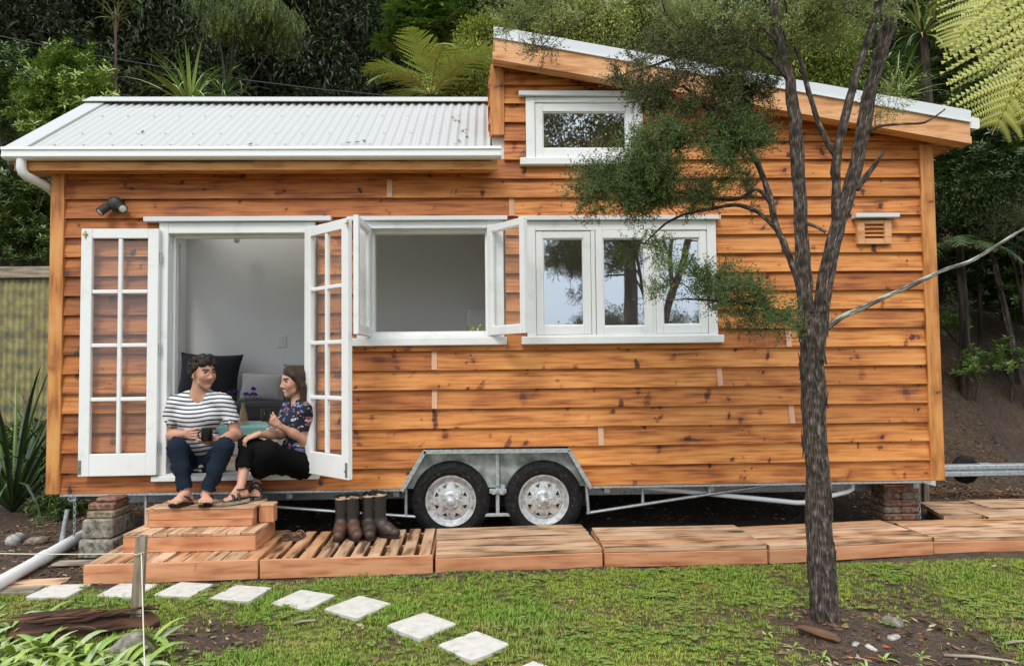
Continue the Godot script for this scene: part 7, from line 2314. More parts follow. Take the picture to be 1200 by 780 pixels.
func head_prims(xf: Transform3D, skin: Color, s: float, female: bool, gaze := 0.0) -> Array:
	# a head about its own centre, facing +z
	var b = xf.basis
	var P = func(x: float, y: float, z: float) -> Vector3: return xf * (Vector3(x, y, z) * s)
	var lip = skin.lerp(Color(0.42, 0.12, 0.1), 0.65)
	var brow = Color(0.045, 0.025, 0.015)
	var blush = skin.lerp(Color(0.5, 0.17, 0.12), 0.3)
	var out = [
		cap(P.call(0, 0.03, -0.03), P.call(0, 0.035, 0.012), 0.088 * s, 0.082 * s, skin, Vector3(0.86, 1.0, 1.0), b),
		cap(P.call(0, 0.01, 0.026), P.call(0, -0.05, 0.03), 0.068 * s, 0.053 * s, skin, Vector3(0.98, 1.0, 1.0), b),
		cap(P.call(-0.028, -0.06, 0.02), P.call(0.0, -0.092, 0.055), 0.032 * s, 0.02 * s, skin),
		cap(P.call(0.028, -0.06, 0.02), P.call(0.0, -0.092, 0.055), 0.032 * s, 0.02 * s, skin),
		cap(P.call(0, 0.012, 0.086), P.call(0, -0.026, 0.104), 0.007 * s, 0.0125 * s, blush, Vector3.ONE, Basis.IDENTITY, false, 0.008),
		cap(P.call(-0.011, -0.03, 0.094), P.call(0.011, -0.03, 0.094), 0.0085 * s, 0.0085 * s, blush, Vector3.ONE, Basis.IDENTITY, false, 0.006),
		cap(P.call(-0.04, -0.022, 0.062), P.call(-0.036, -0.03, 0.066), 0.024 * s, 0.02 * s, blush, Vector3.ONE, Basis.IDENTITY, false, 0.035),
		cap(P.call(0.04, -0.022, 0.062), P.call(0.036, -0.03, 0.066), 0.024 * s, 0.02 * s, blush, Vector3.ONE, Basis.IDENTITY, false, 0.035),
		cap(P.call(-0.02, -0.06, 0.076), P.call(0.02, -0.06, 0.076), 0.0065 * s, 0.0065 * s, lip, Vector3.ONE, Basis.IDENTITY, false, 0.004),
		cap(P.call(-0.016, -0.069, 0.074), P.call(0.016, -0.069, 0.074), 0.0065 * s, 0.0065 * s, lip, Vector3.ONE, Basis.IDENTITY, false, 0.004)]
	if female:
		out.append(cap(P.call(-0.02, -0.0645, 0.080), P.call(0.02, -0.0645, 0.080), 0.0046 * s, 0.0046 * s, Color(0.75, 0.72, 0.68), Vector3.ONE, Basis.IDENTITY, false, 0.001))
	for e in [-1.0, 1.0]:
		# eye socket, brow ridge, brow, lid and eye
		out.append(cap(P.call(e * 0.033, 0.014, 0.098), P.call(e * 0.037, 0.014, 0.096), 0.015 * s, 0.015 * s, skin, Vector3.ONE, Basis.IDENTITY, true))
		out.append(cap(P.call(e * 0.016, 0.031, 0.086), P.call(e * 0.046, 0.033, 0.073), 0.0085 * s, 0.0075 * s, brow, Vector3.ONE, Basis.IDENTITY, false, 0.004))
		out.append(cap(P.call(e * 0.031, 0.013, 0.071), P.call(e * 0.033, 0.013, 0.07), 0.0125 * s, 0.0125 * s, skin * 0.75, Vector3.ONE, Basis.IDENTITY, false, 0.002))
		out.append(cap(P.call(e * 0.032 + gaze, 0.013, 0.0815), P.call(e * 0.032 + gaze, 0.013, 0.082), 0.0075 * s, 0.0075 * s, Color(0.03, 0.02, 0.015), Vector3(1.2, 0.55, 0.8), b, false, 0.001))
		out.append(cap(P.call(e * 0.078, 0.012, -0.012), P.call(e * 0.076, -0.022, -0.004), 0.018 * s, 0.012 * s, skin, Vector3(0.45, 1.0, 0.8), b, false, 0.006))
	return out

func hand_prims(wrist: Vector3, along: Vector3, palm: Vector3, thumb_side: float, curl: float, skin: Color, s := 1.0) -> Array:
	# wrist to knuckles along, palm facing palm; thumb on side thumb_side of along x palm
	along = along.normalized()
	palm = (palm - along * palm.dot(along)).normalized()
	var sd = along.cross(palm).normalized() * thumb_side
	var P = func(x: float, y: float, z: float) -> Vector3: return wrist + (sd * x + along * y + palm * z) * s
	var out = [cap(P.call(0.0, -0.02, 0), P.call(0.0, 0.012, 0), 0.025 * s, 0.025 * s, skin)]
	for i in 4:
		var x = 0.03 - i * 0.0195
		out.append(cap(P.call(x * 0.6, 0.012, 0), P.call(x, 0.078 - absf(i - 1.2) * 0.004, 0.0), 0.0145 * s, 0.0115 * s, skin, Vector3.ONE, Basis.IDENTITY, false, 0.014))
	var len = [0.95, 1.08, 1.0, 0.8]
	for i in 4:
		var p = Vector3(0.031 - i * 0.0205, 0.078 - absf(i - 1.2) * 0.004, 0.0)
		var a = curl * 0.55 + i * 0.06
		var fan = (1.2 - i) * 0.05
		for k in 3:
			var l = [0.043, 0.027, 0.021][k] * len[i]
			var d = Vector3(sin(fan), cos(a), sin(a)).normalized()
			var q = p + d * l
			out.append(cap(P.call(p.x, p.y, p.z), P.call(q.x, q.y, q.z), [0.0098, 0.0088, 0.008][k] * s, [0.009, 0.008, 0.0068][k] * s, skin, Vector3.ONE, Basis.IDENTITY, false, 0.003))
			p = q
			a += curl * [0.95, 0.75, 0.5][k]
	var t0 = Vector3(0.024, 0.014, 0.008)
	var t1 = Vector3(0.05, 0.05, 0.022); var t2 = Vector3(0.05, 0.08, 0.036 + curl * 0.008)
	out.append(cap(P.call(t0.x, t0.y, t0.z), P.call(t1.x, t1.y, t1.z), 0.014 * s, 0.0105 * s, skin, Vector3.ONE, Basis.IDENTITY, false, 0.008))
	out.append(cap(P.call(t1.x, t1.y, t1.z), P.call(t2.x, t2.y, t2.z), 0.0102 * s, 0.0082 * s, skin, Vector3.ONE, Basis.IDENTITY, false, 0.003))
	return out

func foot_prims(ankle: Vector3, toe: Vector3, skin: Color, s := 1.0) -> Array:
	# foot from heel to five toes; toe is the tip of the second toe at sole height
	var d = toe - ankle; d.y = 0
	var f = d.normalized()
	var pitch = (toe.y - (ankle.y - 0.075)) 
	var sd = Vector3(-f.z, 0, f.x)
	var heel = ankle - f * 0.035 * s + Vector3(0, -0.045 * s, 0)
	var ball = toe - f * 0.055 * s + Vector3(0, 0.022 * s, 0)
	var out = [cap(ankle, heel, 0.034 * s, 0.03 * s, skin), cap(ankle + f * 0.01, ball, 0.034 * s, 0.022 * s, skin), cap(heel, ball + sd * 0.015, 0.028 * s, 0.02 * s, skin), cap(heel, ball - sd * 0.018, 0.026 * s, 0.02 * s, skin)]
	for i in 5:
		var o = sd * (i - 2) * 0.0165 * s
		out.append(cap(ball + o * 1.1 + Vector3(0, -0.004, 0), toe + o * 1.15 - f * absf(i - 1.4) * 0.006 + Vector3(0, 0.011, 0), 0.0115 * s, (0.0125 if i == 0 else 0.0085) * s, skin, Vector3.ONE, Basis.IDENTITY, false, 0.004))
	return out

func sole_mesh(ankle: Vector3, toe: Vector3, w: float, thick: float, lift: float, c: Color, edge: Color) -> MB:
	# a shoe sole under the foot, as a lofted slab following it from heel to toe
	var f = toe - ankle; f.y = 0; f = f.normalized()
	var sd = Vector3(-f.z, 0, f.x)
	var heel = ankle - f * 0.07; heel.y = ankle.y - 0.078 - lift * 0.0
	var tip = toe + f * 0.012; tip.y = toe.y - 0.002
	var mb := MB.new()
	var rows = []
	for i in 13:
		var s = i / 12.0
		var p = heel.lerp(tip, s)
		var half = w * 0.5 * (sqrt(maxf(0.0, 1.0 - pow(1.0 - minf(s * 4.0, 1.0), 2.0))) if s < 0.25 else (1.0 + 0.18 * sin((s - 0.25) * 4.2) if s < 0.8 else sqrt(maxf(0.02, 1.0 - pow((s - 0.8) / 0.2, 2.2))) * 1.1))
		half = maxf(half, 0.006)
		rows.append([p - sd * half, p + sd * half])
	var dn = Vector3(0, -thick, 0)
	for i in 12:
		mb.c = c
		mb.face([rows[i][0], rows[i][1], rows[i + 1][1], rows[i + 1][0]], Vector3.UP)
		mb.c = edge
		mb.face([rows[i][0] + dn, rows[i][1] + dn, rows[i + 1][1] + dn, rows[i + 1][0] + dn], Vector3.DOWN)
		mb.face([rows[i][0], rows[i + 1][0], rows[i + 1][0] + dn, rows[i][0] + dn], -sd)
		mb.face([rows[i][1], rows[i + 1][1], rows[i + 1][1] + dn, rows[i][1] + dn], sd)
	return mb

func facing(dir: Vector3, tilt := 0.0) -> Basis:
	var z = dir.normalized()
	var x = Vector3.UP.cross(z).normalized()
	return Basis(x, z.cross(x), z) * Basis(Vector3(0, 0, 1), tilt)

func torso(j: Dictionary, d: float, wide: float, c: Color, low := true) -> Array:
	var ax = (j.sh_l - j.sh_r).normalized()
	var fr = ax.cross(Vector3.UP).normalized()
	if fr.dot(Vector3(0, 0, 1)) < -0.2: fr = -fr
	var out = [
		cap(j.sh_r + ax * 0.03 - Vector3(0, 0.012, 0), j.neck - Vector3(0, 0.022, 0), 0.054 + d, 0.055 + d, c), cap(j.sh_l - ax * 0.03 - Vector3(0, 0.012, 0), j.neck - Vector3(0, 0.022, 0), 0.054 + d, 0.055 + d, c),
		cap(j.neck - Vector3(0, 0.09, 0) - ax * 0.1, j.neck - Vector3(0, 0.09, 0) + ax * 0.1, 0.07 + d, 0.07 + d, c),
		cap(j.chest - ax * wide * 0.8, j.chest + ax * wide * 0.8, 0.108 + d, 0.108 + d, c),
		cap(j.waist - ax * wide * 0.6, j.waist + ax * wide * 0.6, 0.105 + d, 0.105 + d, c),
		cap(j.chest, j.waist, 0.115 + d, 0.11 + d, c)]
	if low: out.append(cap(j.pelvis - ax * wide * 0.8, j.pelvis + ax * wide * 0.8, 0.1 + d, 0.1 + d, c))
	return out

func wrinkle(mb: MB, amp: float, f: float, sd: float) -> void:
	# cloth never lies quite smooth
	for i in mb.v.size():
		var p = mb.v[i]
		mb.v[i] += mb.n[i] * amp * (gn.get_noise_3d(p.x * f + sd, p.y * f * 0.7, p.z * f) + 0.5 * gn.get_noise_3d(p.x * f * 2.3, p.y * f * 2.3 + sd, p.z * f * 2.3))

func strand_hair(mb: MB, amp: float, xf: Transform3D) -> void:
	var inv = xf.affine_inverse()
	for i in mb.v.size():
		var p = inv * mb.v[i]
		mb.col[i] = mb.col[i] * clampf(1.1 + 1.5 * gn.get_noise_3d(p.x * 90.0, p.y * 9.0, p.z * 90.0), 0.4, 2.4)
		mb.v[i] += mb.n[i] * amp * (gn.get_noise_3d(p.x * 60.0, p.y * 16.0, p.z * 60.0) + 0.7 * gn.get_noise_3d(p.x * 25.0 + 7.0, p.y * 22.0, p.z * 25.0))

func build_man() -> void:
	var j = MAN
	var t = thing("person", "person in a striped white T-shirt and jeans sitting in the doorway with a mug", "person", Vector3(j.pelvis.x, 0.576, j.pelvis.z))
	var o = -t.position
	var hx = Transform3D(facing(Vector3(0.84, -0.03, 0.54), 0.04), j.head)
	# body: one continuous skin
	var mb := MB.new()
	var sk = SKIN_M
	var bp = torso(j, -0.016, 0.1, sk)
	bp.append(cap(j.neck - Vector3(0, 0.05, 0), j.head + Vector3(-0.02, -0.05, -0.02), 0.064, 0.06, sk))
	for s in ["r", "l"]:
		bp.append(cap(j["sh_" + s], j["el_" + s], 0.052, 0.043, sk))
		bp.append(cap(j["el_" + s], j["wr_" + s].lerp(j["el_" + s], 0.5), 0.043, 0.041, sk))
		bp.append(cap(j["el_" + s].lerp(j["wr_" + s], 0.4), j["wr_" + s], 0.041, 0.027, sk))
		bp.append(cap(j["hip_" + s], j["kn_" + s], 0.075, 0.052, sk))
		bp.append(cap(j["kn_" + s], j["an_" + s], 0.05, 0.036, sk))
	nets(bp, 0.012, 0.03, mb)
	nets(head_prims(hx, sk, 1.05, false, 0.003), 0.0035, 0.02, mb)
	nets(hand_prims(j.wr_r, j.mug - Vector3(0.052, 0.0, -0.01) - j.wr_r + Vector3(0, 0.0, 0.01), Vector3(0.35, 0.1, -0.95), -1.0, 0.75, sk), 0.004, 0.01, mb)
	nets(hand_prims(j.wr_l, Vector3(-0.9, -0.22, 0.35), Vector3(0.0, 0.85, -0.5), -1.0, 0.35, sk), 0.004, 0.01, mb)
	var toes = {"r": Vector3(-2.53, 0.438, 0.535), "l": Vector3(-2.285, 0.438, 0.535)}
	for s in ["r", "l"]: nets(foot_prims(j["an_" + s], toes[s], sk, 1.05), 0.006, 0.012, mb)
	part("body", mb, M.skin, t, o)
	# T-shirt
	mb = MB.new()
	var sp = torso(j, 0.004, 0.1, Color.WHITE)
	for s in ["r", "l"]:
		sp.append(cap(j["sh_" + s], j["sh_" + s].lerp(j["el_" + s], 0.62), 0.066, 0.062, Color.WHITE))
		sp.append(cap(j["sh_" + s].lerp(j["el_" + s], 0.75), j["sh_" + s].lerp(j["el_" + s], 0.95), 0.066, 0.075, Color.WHITE, Vector3.ONE, Basis.IDENTITY, true))
	sp.append(cap(j.neck + Vector3(0.012, 0.04, 0.055), j.neck + Vector3(0.015, -0.085, 0.105), 0.086, 0.05, Color.WHITE, Vector3.ONE, Basis.IDENTITY, true))
	nets(sp, 0.011, 0.03, mb)
	wrinkle(mb, 0.017, 10.0, 3.0)
	for i in mb.v.size(): mb.uv[i] = Vector2(mb.v[i].x * 2.0, (mb.v[i].y + 0.012 * sin(mb.v[i].x * 14.0) - mb.v[i].z * 0.12) / 0.0335)
	part("shirt", mb, M.stripes, t, o)
	for s in ["r", "l"]:
		mb = MB.new()
		var ax = (j["el_" + s] - j["sh_" + s]).normalized()
		mb.lathe([Vector2(0.052, 0.012), Vector2(0.063, 0.014), Vector2(0.066, 0.0), Vector2(0.064, -0.014), Vector2(0.052, -0.012)], 22, Transform3D(Basis(Quaternion(Vector3.UP, ax)), j["sh_" + s].lerp(j["el_" + s], 0.5)))
		for i in mb.v.size(): mb.uv[i] = Vector2(0, (mb.v[i].y - mb.v[i].z * 0.12) / 0.0335)
		part("sleeve_hem", mb, M.stripes, t, o)
	# jeans
	mb = MB.new()
	var blue = Color(0.012, 0.02, 0.034); var faded = Color(0.014, 0.023, 0.04)
	var jp = [cap(j.pelvis - Vector3(0.085, 0.0, 0), j.pelvis + Vector3(0.085, 0, 0), 0.108, 0.108, blue)]
	for s in ["r", "l"]:
		jp.append(cap(j["hip_" + s], j["kn_" + s], 0.094, 0.068, faded))
		jp.append(cap(j["kn_" + s], j["an_" + s].lerp(j["kn_" + s], 0.5), 0.067, 0.058, blue))
		jp.append(cap(j["kn_" + s].lerp(j["an_" + s], 0.45), j["an_" + s].lerp(j["kn_" + s], 0.16), 0.058, 0.05, blue))
		jp.append(cap(j["an_" + s].lerp(j["kn_" + s], 0.0) - Vector3(0, 0.01, 0), j["an_" + s].lerp(j["kn_" + s], -0.2), 0.06, 0.07, blue, Vector3.ONE, Basis.IDENTITY, true))
	nets(jp, 0.011, 0.025, mb)
	wrinkle(mb, 0.02, 12.0, 9.0)
	for i in mb.v.size():
		if mb.v[i].y < 0.578 and mb.v[i].z < 0.07: mb.v[i].y = 0.578
	part("jeans", mb, M.denim, t, o)
	# rolled hems
	for s in ["r", "l"]:
		mb = MB.new()
		mb.c = faded
		var c: Vector3 = j["an_" + s].lerp(j["kn_" + s], 0.13)
		var ax = (j["kn_" + s] - j["an_" + s]).normalized()
		mb.lathe([Vector2(0.046, -0.014), Vector2(0.054, -0.012), Vector2(0.055, 0.012), Vector2(0.046, 0.014)], 20, Transform3D(Basis(Quaternion(Vector3.UP, ax)), c))
		part("hem", mb, M.denim, t, o)
		part("flip_flop", sole_mesh(j["an_" + s] + Vector3(0, 0.0, 0), toes[s], 0.085, 0.016, 0.0, Color(0.03, 0.024, 0.02), Color(0.015, 0.013, 0.012)), M.leather, t, o)
		mb = MB.new()
		mb.c = Color(0.015, 0.012, 0.011)
		var f = (toes[s] - j["an_" + s]); f.y = 0; f = f.normalized()
		var sd = Vector3(-f.z, 0, f.x)
		var post = toes[s] - f * 0.045 + Vector3(0, 0.024, 0) + sd * -0.008
		for e in [-1.0, 1.0]:
			var b = toes[s] - f * 0.14 + sd * 0.044 * e + Vector3(0, 0.006, 0)
			mb.tube([post, post.lerp(b, 0.4) + Vector3(0, 0.03, 0), post.lerp(b, 0.75) + Vector3(0, 0.022, 0) + sd * 0.01 * e, b], [0.006, 0.0065, 0.0065, 0.006], 6)
		part("strap", mb, M.leather, t, o)
	# hair
	mb = MB.new()
	var hc = Color(0.02, 0.013, 0.009)
	var P = func(x: float, y: float, z: float) -> Vector3: return hx * (Vector3(x, y, z) * 1.05)
	var hp = [cap(P.call(0, 0.05, -0.045), P.call(0, 0.072, 0.02), 0.086, 0.074, hc, Vector3(0.92, 1, 1), hx.basis), cap(P.call(0, 0.0, -0.07), P.call(0, -0.03, -0.065), 0.062, 0.045, hc)]
	for q in [[0.035, 0.115, 0.04], [-0.03, 0.118, 0.035], [0.0, 0.125, 0.0], [0.045, 0.1, -0.01], [-0.045, 0.105, -0.015], [0.0, 0.11, 0.062], [0.04, 0.088, 0.064], [-0.04, 0.09, 0.06], [0.0, 0.11, -0.06], [0.066, 0.06, 0.01], [-0.066, 0.06, 0.01], [0.05, 0.07, -0.06], [-0.05, 0.07, -0.06], [0.07, 0.02, -0.03], [-0.07, 0.02, -0.03]]:
		hp.append(cap(P.call(q[0], q[1], q[2]), P.call(q[0] * 1.08, q[1] - 0.008, q[2] * 1.08), 0.033, 0.028, hc, Vector3.ONE, Basis.IDENTITY, false, 0.012))
	nets(hp, 0.006, 0.02, mb)
	strand_hair(mb, 0.014, hx)
	part("hair", mb, M.hair, t, o)
	# loose locks standing out of the hair
	mb = MB.new()
	for i in 150:
		var d = dir3()
		if d.y < -0.15 or (d.z > 0.55 and d.y < 0.45): continue
		mb.c = hc * rng.randf_range(0.6, 2.2)
		var b0 = Vector3(d.x * 0.084, 0.052 + d.y * 0.088, -0.012 + d.z * 0.092)
		var w = (d + dir3() * 0.8).normalized()
		mb.tube([P.call(b0.x, b0.y, b0.z), P.call(b0.x + w.x * 0.016, b0.y + w.y * 0.016, b0.z + w.z * 0.016), P.call(b0.x + w.x * 0.03, b0.y + w.y * 0.022 - 0.008, b0.z + w.z * 0.034)], [0.006, 0.0045, 0.001], 4)
	part("hair_locks", mb, M.hair, t, o)
	# sunglasses pushed up into the hair
	mb = MB.new()
	mb.c = Color(0.02, 0.018, 0.016)
	for e in [-1.0, 1.0]:
		mb.lathe([Vector2(0.0, 0.004), Vector2(0.018, 0.003), Vector2(0.021, 0.0), Vector2(0.019, -0.003)], 12, Transform3D(hx.basis * Basis(Vector3(1, 0, 0), 0.75), P.call(e * 0.028, 0.142, 0.058)))
	mb.tube([P.call(-0.05, 0.128, 0.06), P.call(-0.084, 0.09, -0.02)], [0.003, 0.003], 5)
	mb.tube([P.call(0.05, 0.128, 0.06), P.call(0.084, 0.09, -0.02)], [0.003, 0.003], 5)
	mb.tube([P.call(-0.008, 0.13, 0.068), P.call(0.008, 0.13, 0.068)], [0.003, 0.003], 5)
	part("sunglasses", mb, M.lens_dark, t, o)
	# mug
	mb = MB.new()
	mb.c = Color(0.012, 0.01, 0.01)
	mb.lathe([Vector2(0.0, -0.05), Vector2(0.038, -0.05), Vector2(0.042, -0.045), Vector2(0.044, 0.05), Vector2(0.041, 0.05), Vector2(0.038, -0.035), Vector2(0.0, -0.038)], 24)
	var mug = thing("mug", "black mug held by the person in the striped shirt", "mug", j.mug)
	part("cup", mb, M.shiny_dark, mug)
	mb = MB.new()
	var ring = []; var rr = []
	for k in 9:
		var a = -PI / 2 + PI * k / 8.0
		ring.append(Vector3(-0.042 - cos(a) * 0.026, sin(a) * 0.028, 0)); rr.append(0.006)
	mb.tube(ring, rr, 7)
	part("handle", mb, M.shiny_dark, mug)

func build_woman() -> void:
	var j = WOMAN
	var t = thing("person", "person in a dark floral blouse and black trousers sitting sideways against the door", "person", Vector3(j.pelvis.x, 0.576, j.pelvis.z))
	var o = -t.position
	var hx = Transform3D(facing(Vector3(-0.78, -0.03, 0.62), -0.04), j.head)
	var mb := MB.new()
	var sk = SKIN_W
	var bp = torso(j, -0.03, 0.06, sk)
	bp.append(cap(j.neck - Vector3(0, 0.04, 0), j.head + Vector3(0.015, -0.06, -0.02), 0.046, 0.043, sk))
	for s in ["r", "l"]:
		bp.append(cap(j["sh_" + s], j["el_" + s], 0.042, 0.036, sk))
		bp.append(cap(j["el_" + s], j["wr_" + s].lerp(j["el_" + s], 0.5), 0.036, 0.034, sk))
		bp.append(cap(j["el_" + s].lerp(j["wr_" + s], 0.4), j["wr_" + s], 0.034, 0.023, sk))
		bp.append(cap(j["hip_" + s], j["kn_" + s], 0.07, 0.05, sk))
		bp.append(cap(j["kn_" + s], j["kn_" + s].lerp(j["an_" + s], 0.45), 0.047, 0.045, sk))
		bp.append(cap(j["kn_" + s].lerp(j["an_" + s], 0.4), j["an_" + s], 0.045, 0.03, sk))
	nets(bp, 0.012, 0.03, mb)
	nets(head_prims(hx, sk, 1.0, true, 0.002), 0.0035, 0.02, mb)
	nets(hand_prims(j.wr_l, j.cup - Vector3(-0.03, 0.012, -0.012) - j.wr_l, Vector3(-0.35, 0.25, -0.9), 1.0, 0.75, sk, 0.92), 0.004, 0.01, mb)
	nets(hand_prims(j.wr_r, Vector3(-0.9, -0.3, 0.15), Vector3(-0.3, -0.9, -0.25), -1.0, 0.6, sk, 0.92), 0.004, 0.01, mb)
	var toes = {"r": Vector3(-2.175, 0.44, 0.47), "l": Vector3(-2.01, 0.437, 0.3)}
	for s in ["r", "l"]: nets(foot_prims(j["an_" + s], toes[s], sk, 0.95), 0.006, 0.012, mb)
	part("body", mb, M.skin, t, o)
	# floral blouse
	mb = MB.new()
	var sp = torso(j, -0.012, 0.06, Color.WHITE, false)
	var ax = (j.sh_l - j.sh_r).normalized()
	var fr = Vector3(-0.75, 0, 0.5).normalized()
	sp.append(cap(j.chest + fr * 0.05 + ax * 0.05, j.chest + fr * 0.06 + ax * 0.045, 0.07, 0.06, Color.WHITE))
	sp.append(cap(j.chest + fr * 0.05 - ax * 0.05, j.chest + fr * 0.06 - ax * 0.045, 0.07, 0.06, Color.WHITE))
	sp.append(cap(j.waist, j.pelvis + Vector3(0, 0.06, 0), 0.112, 0.115, Color.WHITE))
	for s in ["r", "l"]:
		sp.append(cap(j["sh_" + s], j["sh_" + s].lerp(j["el_" + s], 0.6), 0.057, 0.058, Color.WHITE))
		sp.append(cap(j["sh_" + s].lerp(j["el_" + s], 0.74), j["sh_" + s].lerp(j["el_" + s], 0.95), 0.058, 0.07, Color.WHITE, Vector3.ONE, Basis.IDENTITY, true))
	sp.append(cap(j.neck + fr * 0.05 + Vector3(0, 0.03, 0), j.neck + fr * 0.085 + Vector3(0, -0.075, 0), 0.06, 0.03, Color.WHITE, Vector3.ONE, Basis.IDENTITY, true))
	nets(sp, 0.011, 0.03, mb)
	wrinkle(mb, 0.013, 10.0, 20.0)
	for i in mb.v.size(): mb.uv[i] = Vector2(mb.v[i].x * 0.75 + mb.v[i].z * 0.75, mb.v[i].y) / 0.32
	part("blouse", mb, M.floral, t, o)
	# wide black trousers
	mb = MB.new()
	var bk = Color(0.006, 0.006, 0.007)
	var jp = [cap(j.hip_r, j.hip_l, 0.1, 0.1, bk), cap(j.waist - Vector3(0, 0.05, 0), j.pelvis, 0.105, 0.11, bk),
		cap(j.hip_r, j.kn_r, 0.1, 0.072, bk), cap(j.hip_l, j.kn_l, 0.1, 0.078, bk), cap(j.kn_r, j.kn_l, 0.055, 0.06, bk),
		cap(j.kn_r, j.kn_r.lerp(j.an_r, 0.5), 0.072, 0.066, bk), cap(j.kn_l, j.kn_l.lerp(j.an_l, 0.62), 0.076, 0.07, bk),
		cap(j.hip_l + Vector3(-0.05, -0.01, 0.02), j.kn_l.lerp(j.an_l, 0.5) + Vector3(0.04, 0.01, 0), 0.07, 0.05, bk),
		cap(j.kn_r.lerp(j.an_r, 0.66), j.kn_r.lerp(j.an_r, 0.85), 0.065, 0.075, bk, Vector3.ONE, Basis.IDENTITY, true)]
	nets(jp, 0.011, 0.035, mb)
	wrinkle(mb, 0.02, 10.0, 31.0)
	for i in mb.v.size():
		if mb.v[i].y < 0.578 and mb.v[i].z < 0.08: mb.v[i].y = 0.578
	part("trousers", mb, M.black_trouser, t, o)
	# strapped sandals on thick soles
	for s in ["r", "l"]:
		part("sandal", sole_mesh(j["an_" + s], toes[s], 0.078, 0.024, 0.0, Color(0.03, 0.025, 0.02), Color(0.34, 0.28, 0.22)), M.leather, t, o)
		mb = MB.new()
		mb.c = Color(0.016, 0.014, 0.013)
		var f = (toes[s] - j["an_" + s]); f.y = 0; f = f.normalized()
		var sd = Vector3(-f.z, 0, f.x)
		for q in [[0.06, 0.04, 0.044], [0.1, 0.05, 0.042]]:
			var c = toes[s] - f * q[0]
			if s == "l": c.y += q[0] * 0.35
			mb.tube([c + sd * q[2], c + sd * q[2] * 0.8 + Vector3(0, q[1] * 0.75, 0), c + Vector3(0, q[1] + 0.008, 0), c - sd * q[2] * 0.8 + Vector3(0, q[1] * 0.75, 0), c - sd * q[2]], [0.012, 0.013, 0.013, 0.013, 0.012], 6)
		var a = j["an_" + s] + Vector3(0, -0.004, 0)
		var ring = []; var rr = []
		for k in 13:
			var an = TAU * k / 12.0
			ring.append(a + (f * cos(an) + sd * sin(an)) * 0.038); rr.append(0.007)
		mb.tube(ring, rr, 6, false)
		part("strap", mb, M.leather, t, o)
	# long straight hair
	mb = MB.new()
	var hc = Color(0.035, 0.017, 0.01)
	var P = func(x: float, y: float, z: float) -> Vector3: return hx * Vector3(x, y, z)
	var hp = [cap(P.call(0, 0.045, -0.04), P.call(0, 0.058, 0.012), 0.088, 0.076, hc, Vector3(0.9, 1, 1), hx.basis), cap(P.call(0, 0.0, -0.07), P.call(0.0, -0.15, -0.09), 0.07, 0.06, hc), cap(P.call(0, -0.15, -0.09), P.call(0, -0.28, -0.1), 0.06, 0.035, hc)]
	for e in [-1.0, 1.0]:
		hp.append(cap(P.call(e * 0.066, 0.05, 0.02), P.call(e * 0.08, -0.03, -0.035), 0.026, 0.026, hc))
		hp.append(cap(P.call(e * 0.078, -0.03, -0.04), P.call(e * 0.085, -0.24, -0.045), 0.03, 0.02, hc))
		hp.append(cap(P.call(e * 0.03, 0.1, 0.045), P.call(e * 0.068, 0.06, 0.035), 0.02, 0.022, hc))
	nets(hp, 0.006, 0.02, mb)
	strand_hair(mb, 0.008, hx)
	part("hair", mb, M.hair, t, o)
	# long strands over the sides and back
	mb = MB.new()
	for i in 150:
		var e = -1.0 if i % 2 == 0 else 1.0
		var back = rng.randf()
		mb.c = hc * rng.randf_range(0.5, 2.3)
		var top = P.call(e * rng.randf_range(0.002, 0.03), 0.132 - back * 0.02, 0.05 - back * 0.12)
		var side = P.call(e * (0.084 - back * 0.045), 0.03, 0.02 - back * 0.13)
		var low = P.call(e * (0.092 - back * 0.05), -0.12, -0.02 - back * 0.12)
		var end = P.call(e * (0.095 - back * 0.05) + rng.randf_range(-0.02, 0.02), -rng.randf_range(0.2, 0.3), -0.02 - back * 0.11 + rng.randf_range(-0.02, 0.02))
		mb.tube([top, top.lerp(side, 0.5) + (side - P.call(0, 0.03, -0.03)) * 0.25, side, low, end], [0.003, 0.004, 0.0045, 0.004, 0.0008], 4)
	part("hair_strands", mb, M.hair, t, o)
	# dark cup in her raised hand
	mb = MB.new()
	mb.lathe([Vector2(0.0, -0.05), Vector2(0.03, -0.05), Vector2(0.034, -0.045), Vector2(0.037, 0.048), Vector2(0.034, 0.05), Vector2(0.031, -0.035), Vector2(0.0, -0.038)], 22)
	var cup_ = thing("mug", "dark cup raised in the hand of the person in black trousers", "mug", j.cup)
	part("cup", mb, M.shiny_dark, cup_)
	mb = MB.new()
	var ring2 = []; var rr2 = []
	for k in 9:
		var a = -PI / 2 + PI * k / 8.0
		ring2.append(Vector3(cos(a) * 0.02 * 0.4, sin(a) * 0.026, 0.034 + cos(a) * 0.022)); rr2.append(0.005)
	mb.tube(ring2, rr2, 7)
	part("handle", mb, M.shiny_dark, cup_)

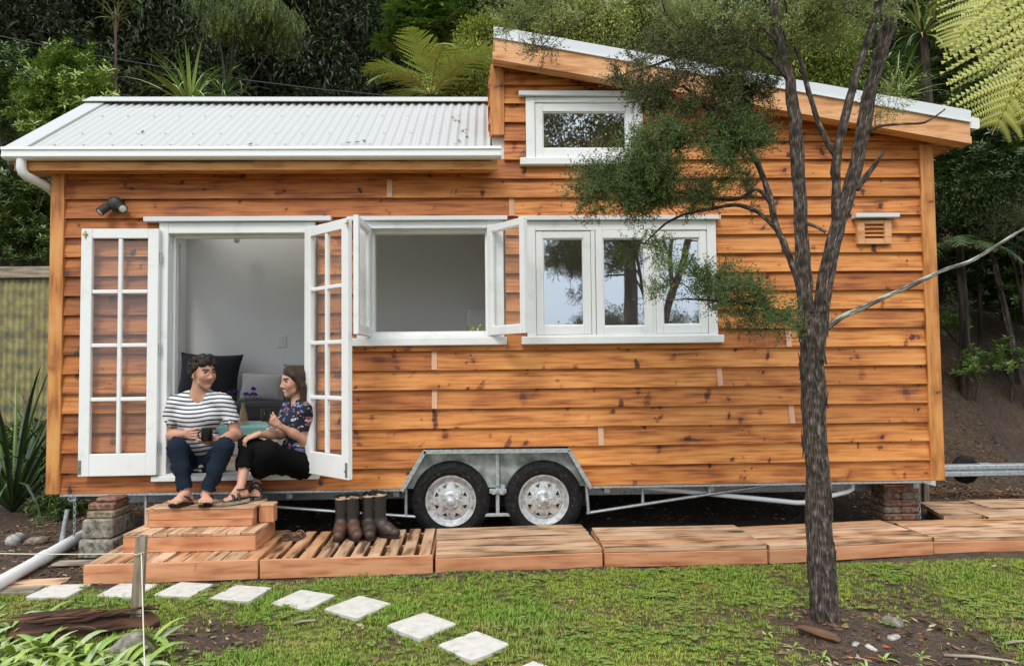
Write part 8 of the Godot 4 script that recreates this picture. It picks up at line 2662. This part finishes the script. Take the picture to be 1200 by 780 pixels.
func people_materials() -> void:
	# striped jersey: thin navy lines on white
	var im := Image.create(8, 64, false, Image.FORMAT_RGB8)
	for y in 64:
		for x in 8:
			im.set_pixel(x, y, Color(0.88, 0.88, 0.89) if y < 41 else Color(0.17, 0.19, 0.26))
	var m = mat("stripes", Color(1, 1, 1), 0.9)
	m.albedo_texture = tex(im)
	# small flowers on navy
	im = Image.create(256, 256, false, Image.FORMAT_RGB8)
	im.fill(Color(0.09, 0.1, 0.17))
	var r := RandomNumberGenerator.new(); r.seed = 77
	var hues = [Color(0.85, 0.84, 0.88), Color(0.75, 0.35, 0.4), Color(0.45, 0.55, 0.8), Color(0.3, 0.5, 0.45), Color(0.8, 0.65, 0.6)]
	for i in 120:
		var cx = r.randi() % 256; var cy = r.randi() % 256
		var c = hues[r.randi() % hues.size()]
		var s = r.randi_range(3, 7)
		for p in 5:
			var px = cx + int(cos(p * TAU / 5) * s); var py = cy + int(sin(p * TAU / 5) * s)
			for dy in range(-s / 2, s / 2 + 1):
				for dx in range(-s / 2, s / 2 + 1):
					if dx * dx + dy * dy <= s * s / 4: im.set_pixel(posmod(px + dx, 256), posmod(py + dy, 256), c)
		im.fill_rect(Rect2i(clampi(cx - 1, 0, 253), clampi(cy - 1, 0, 253), 2, 2), Color(0.85, 0.75, 0.4))
	m = mat("floral", Color(1, 1, 1), 0.85)
	m.albedo_texture = tex(im)
	vcol("denim", 0.9)
	vcol("black_trouser", 0.9)
	M.black_trouser.metallic_specular = 0.25
	M.denim.metallic_specular = 0.25
	vcol("hair", 0.72)
	mat("lens_dark", lin(0.06, 0.06, 0.06), 0.06, 0.6)
	mat("shiny_dark", lin(0.012, 0.011, 0.011), 0.3)
	M.skin.subsurf_scatter_enabled = true
	M.skin.subsurf_scatter_strength = 0.12

func build_people() -> void:
	people_materials()
	build_man()
	build_woman()

func _ready() -> void:
	rng.seed = 20240611
	build_view()
	build_materials()
	build_ground()
	build_house()
	build_decks()
	build_piers()
	build_pavers()
	build_loose()
	build_people()
	build_lawn()
	build_clover()
	build_litter()
	build_clumps()
	build_bush()
	build_specimens()
	build_manuka()
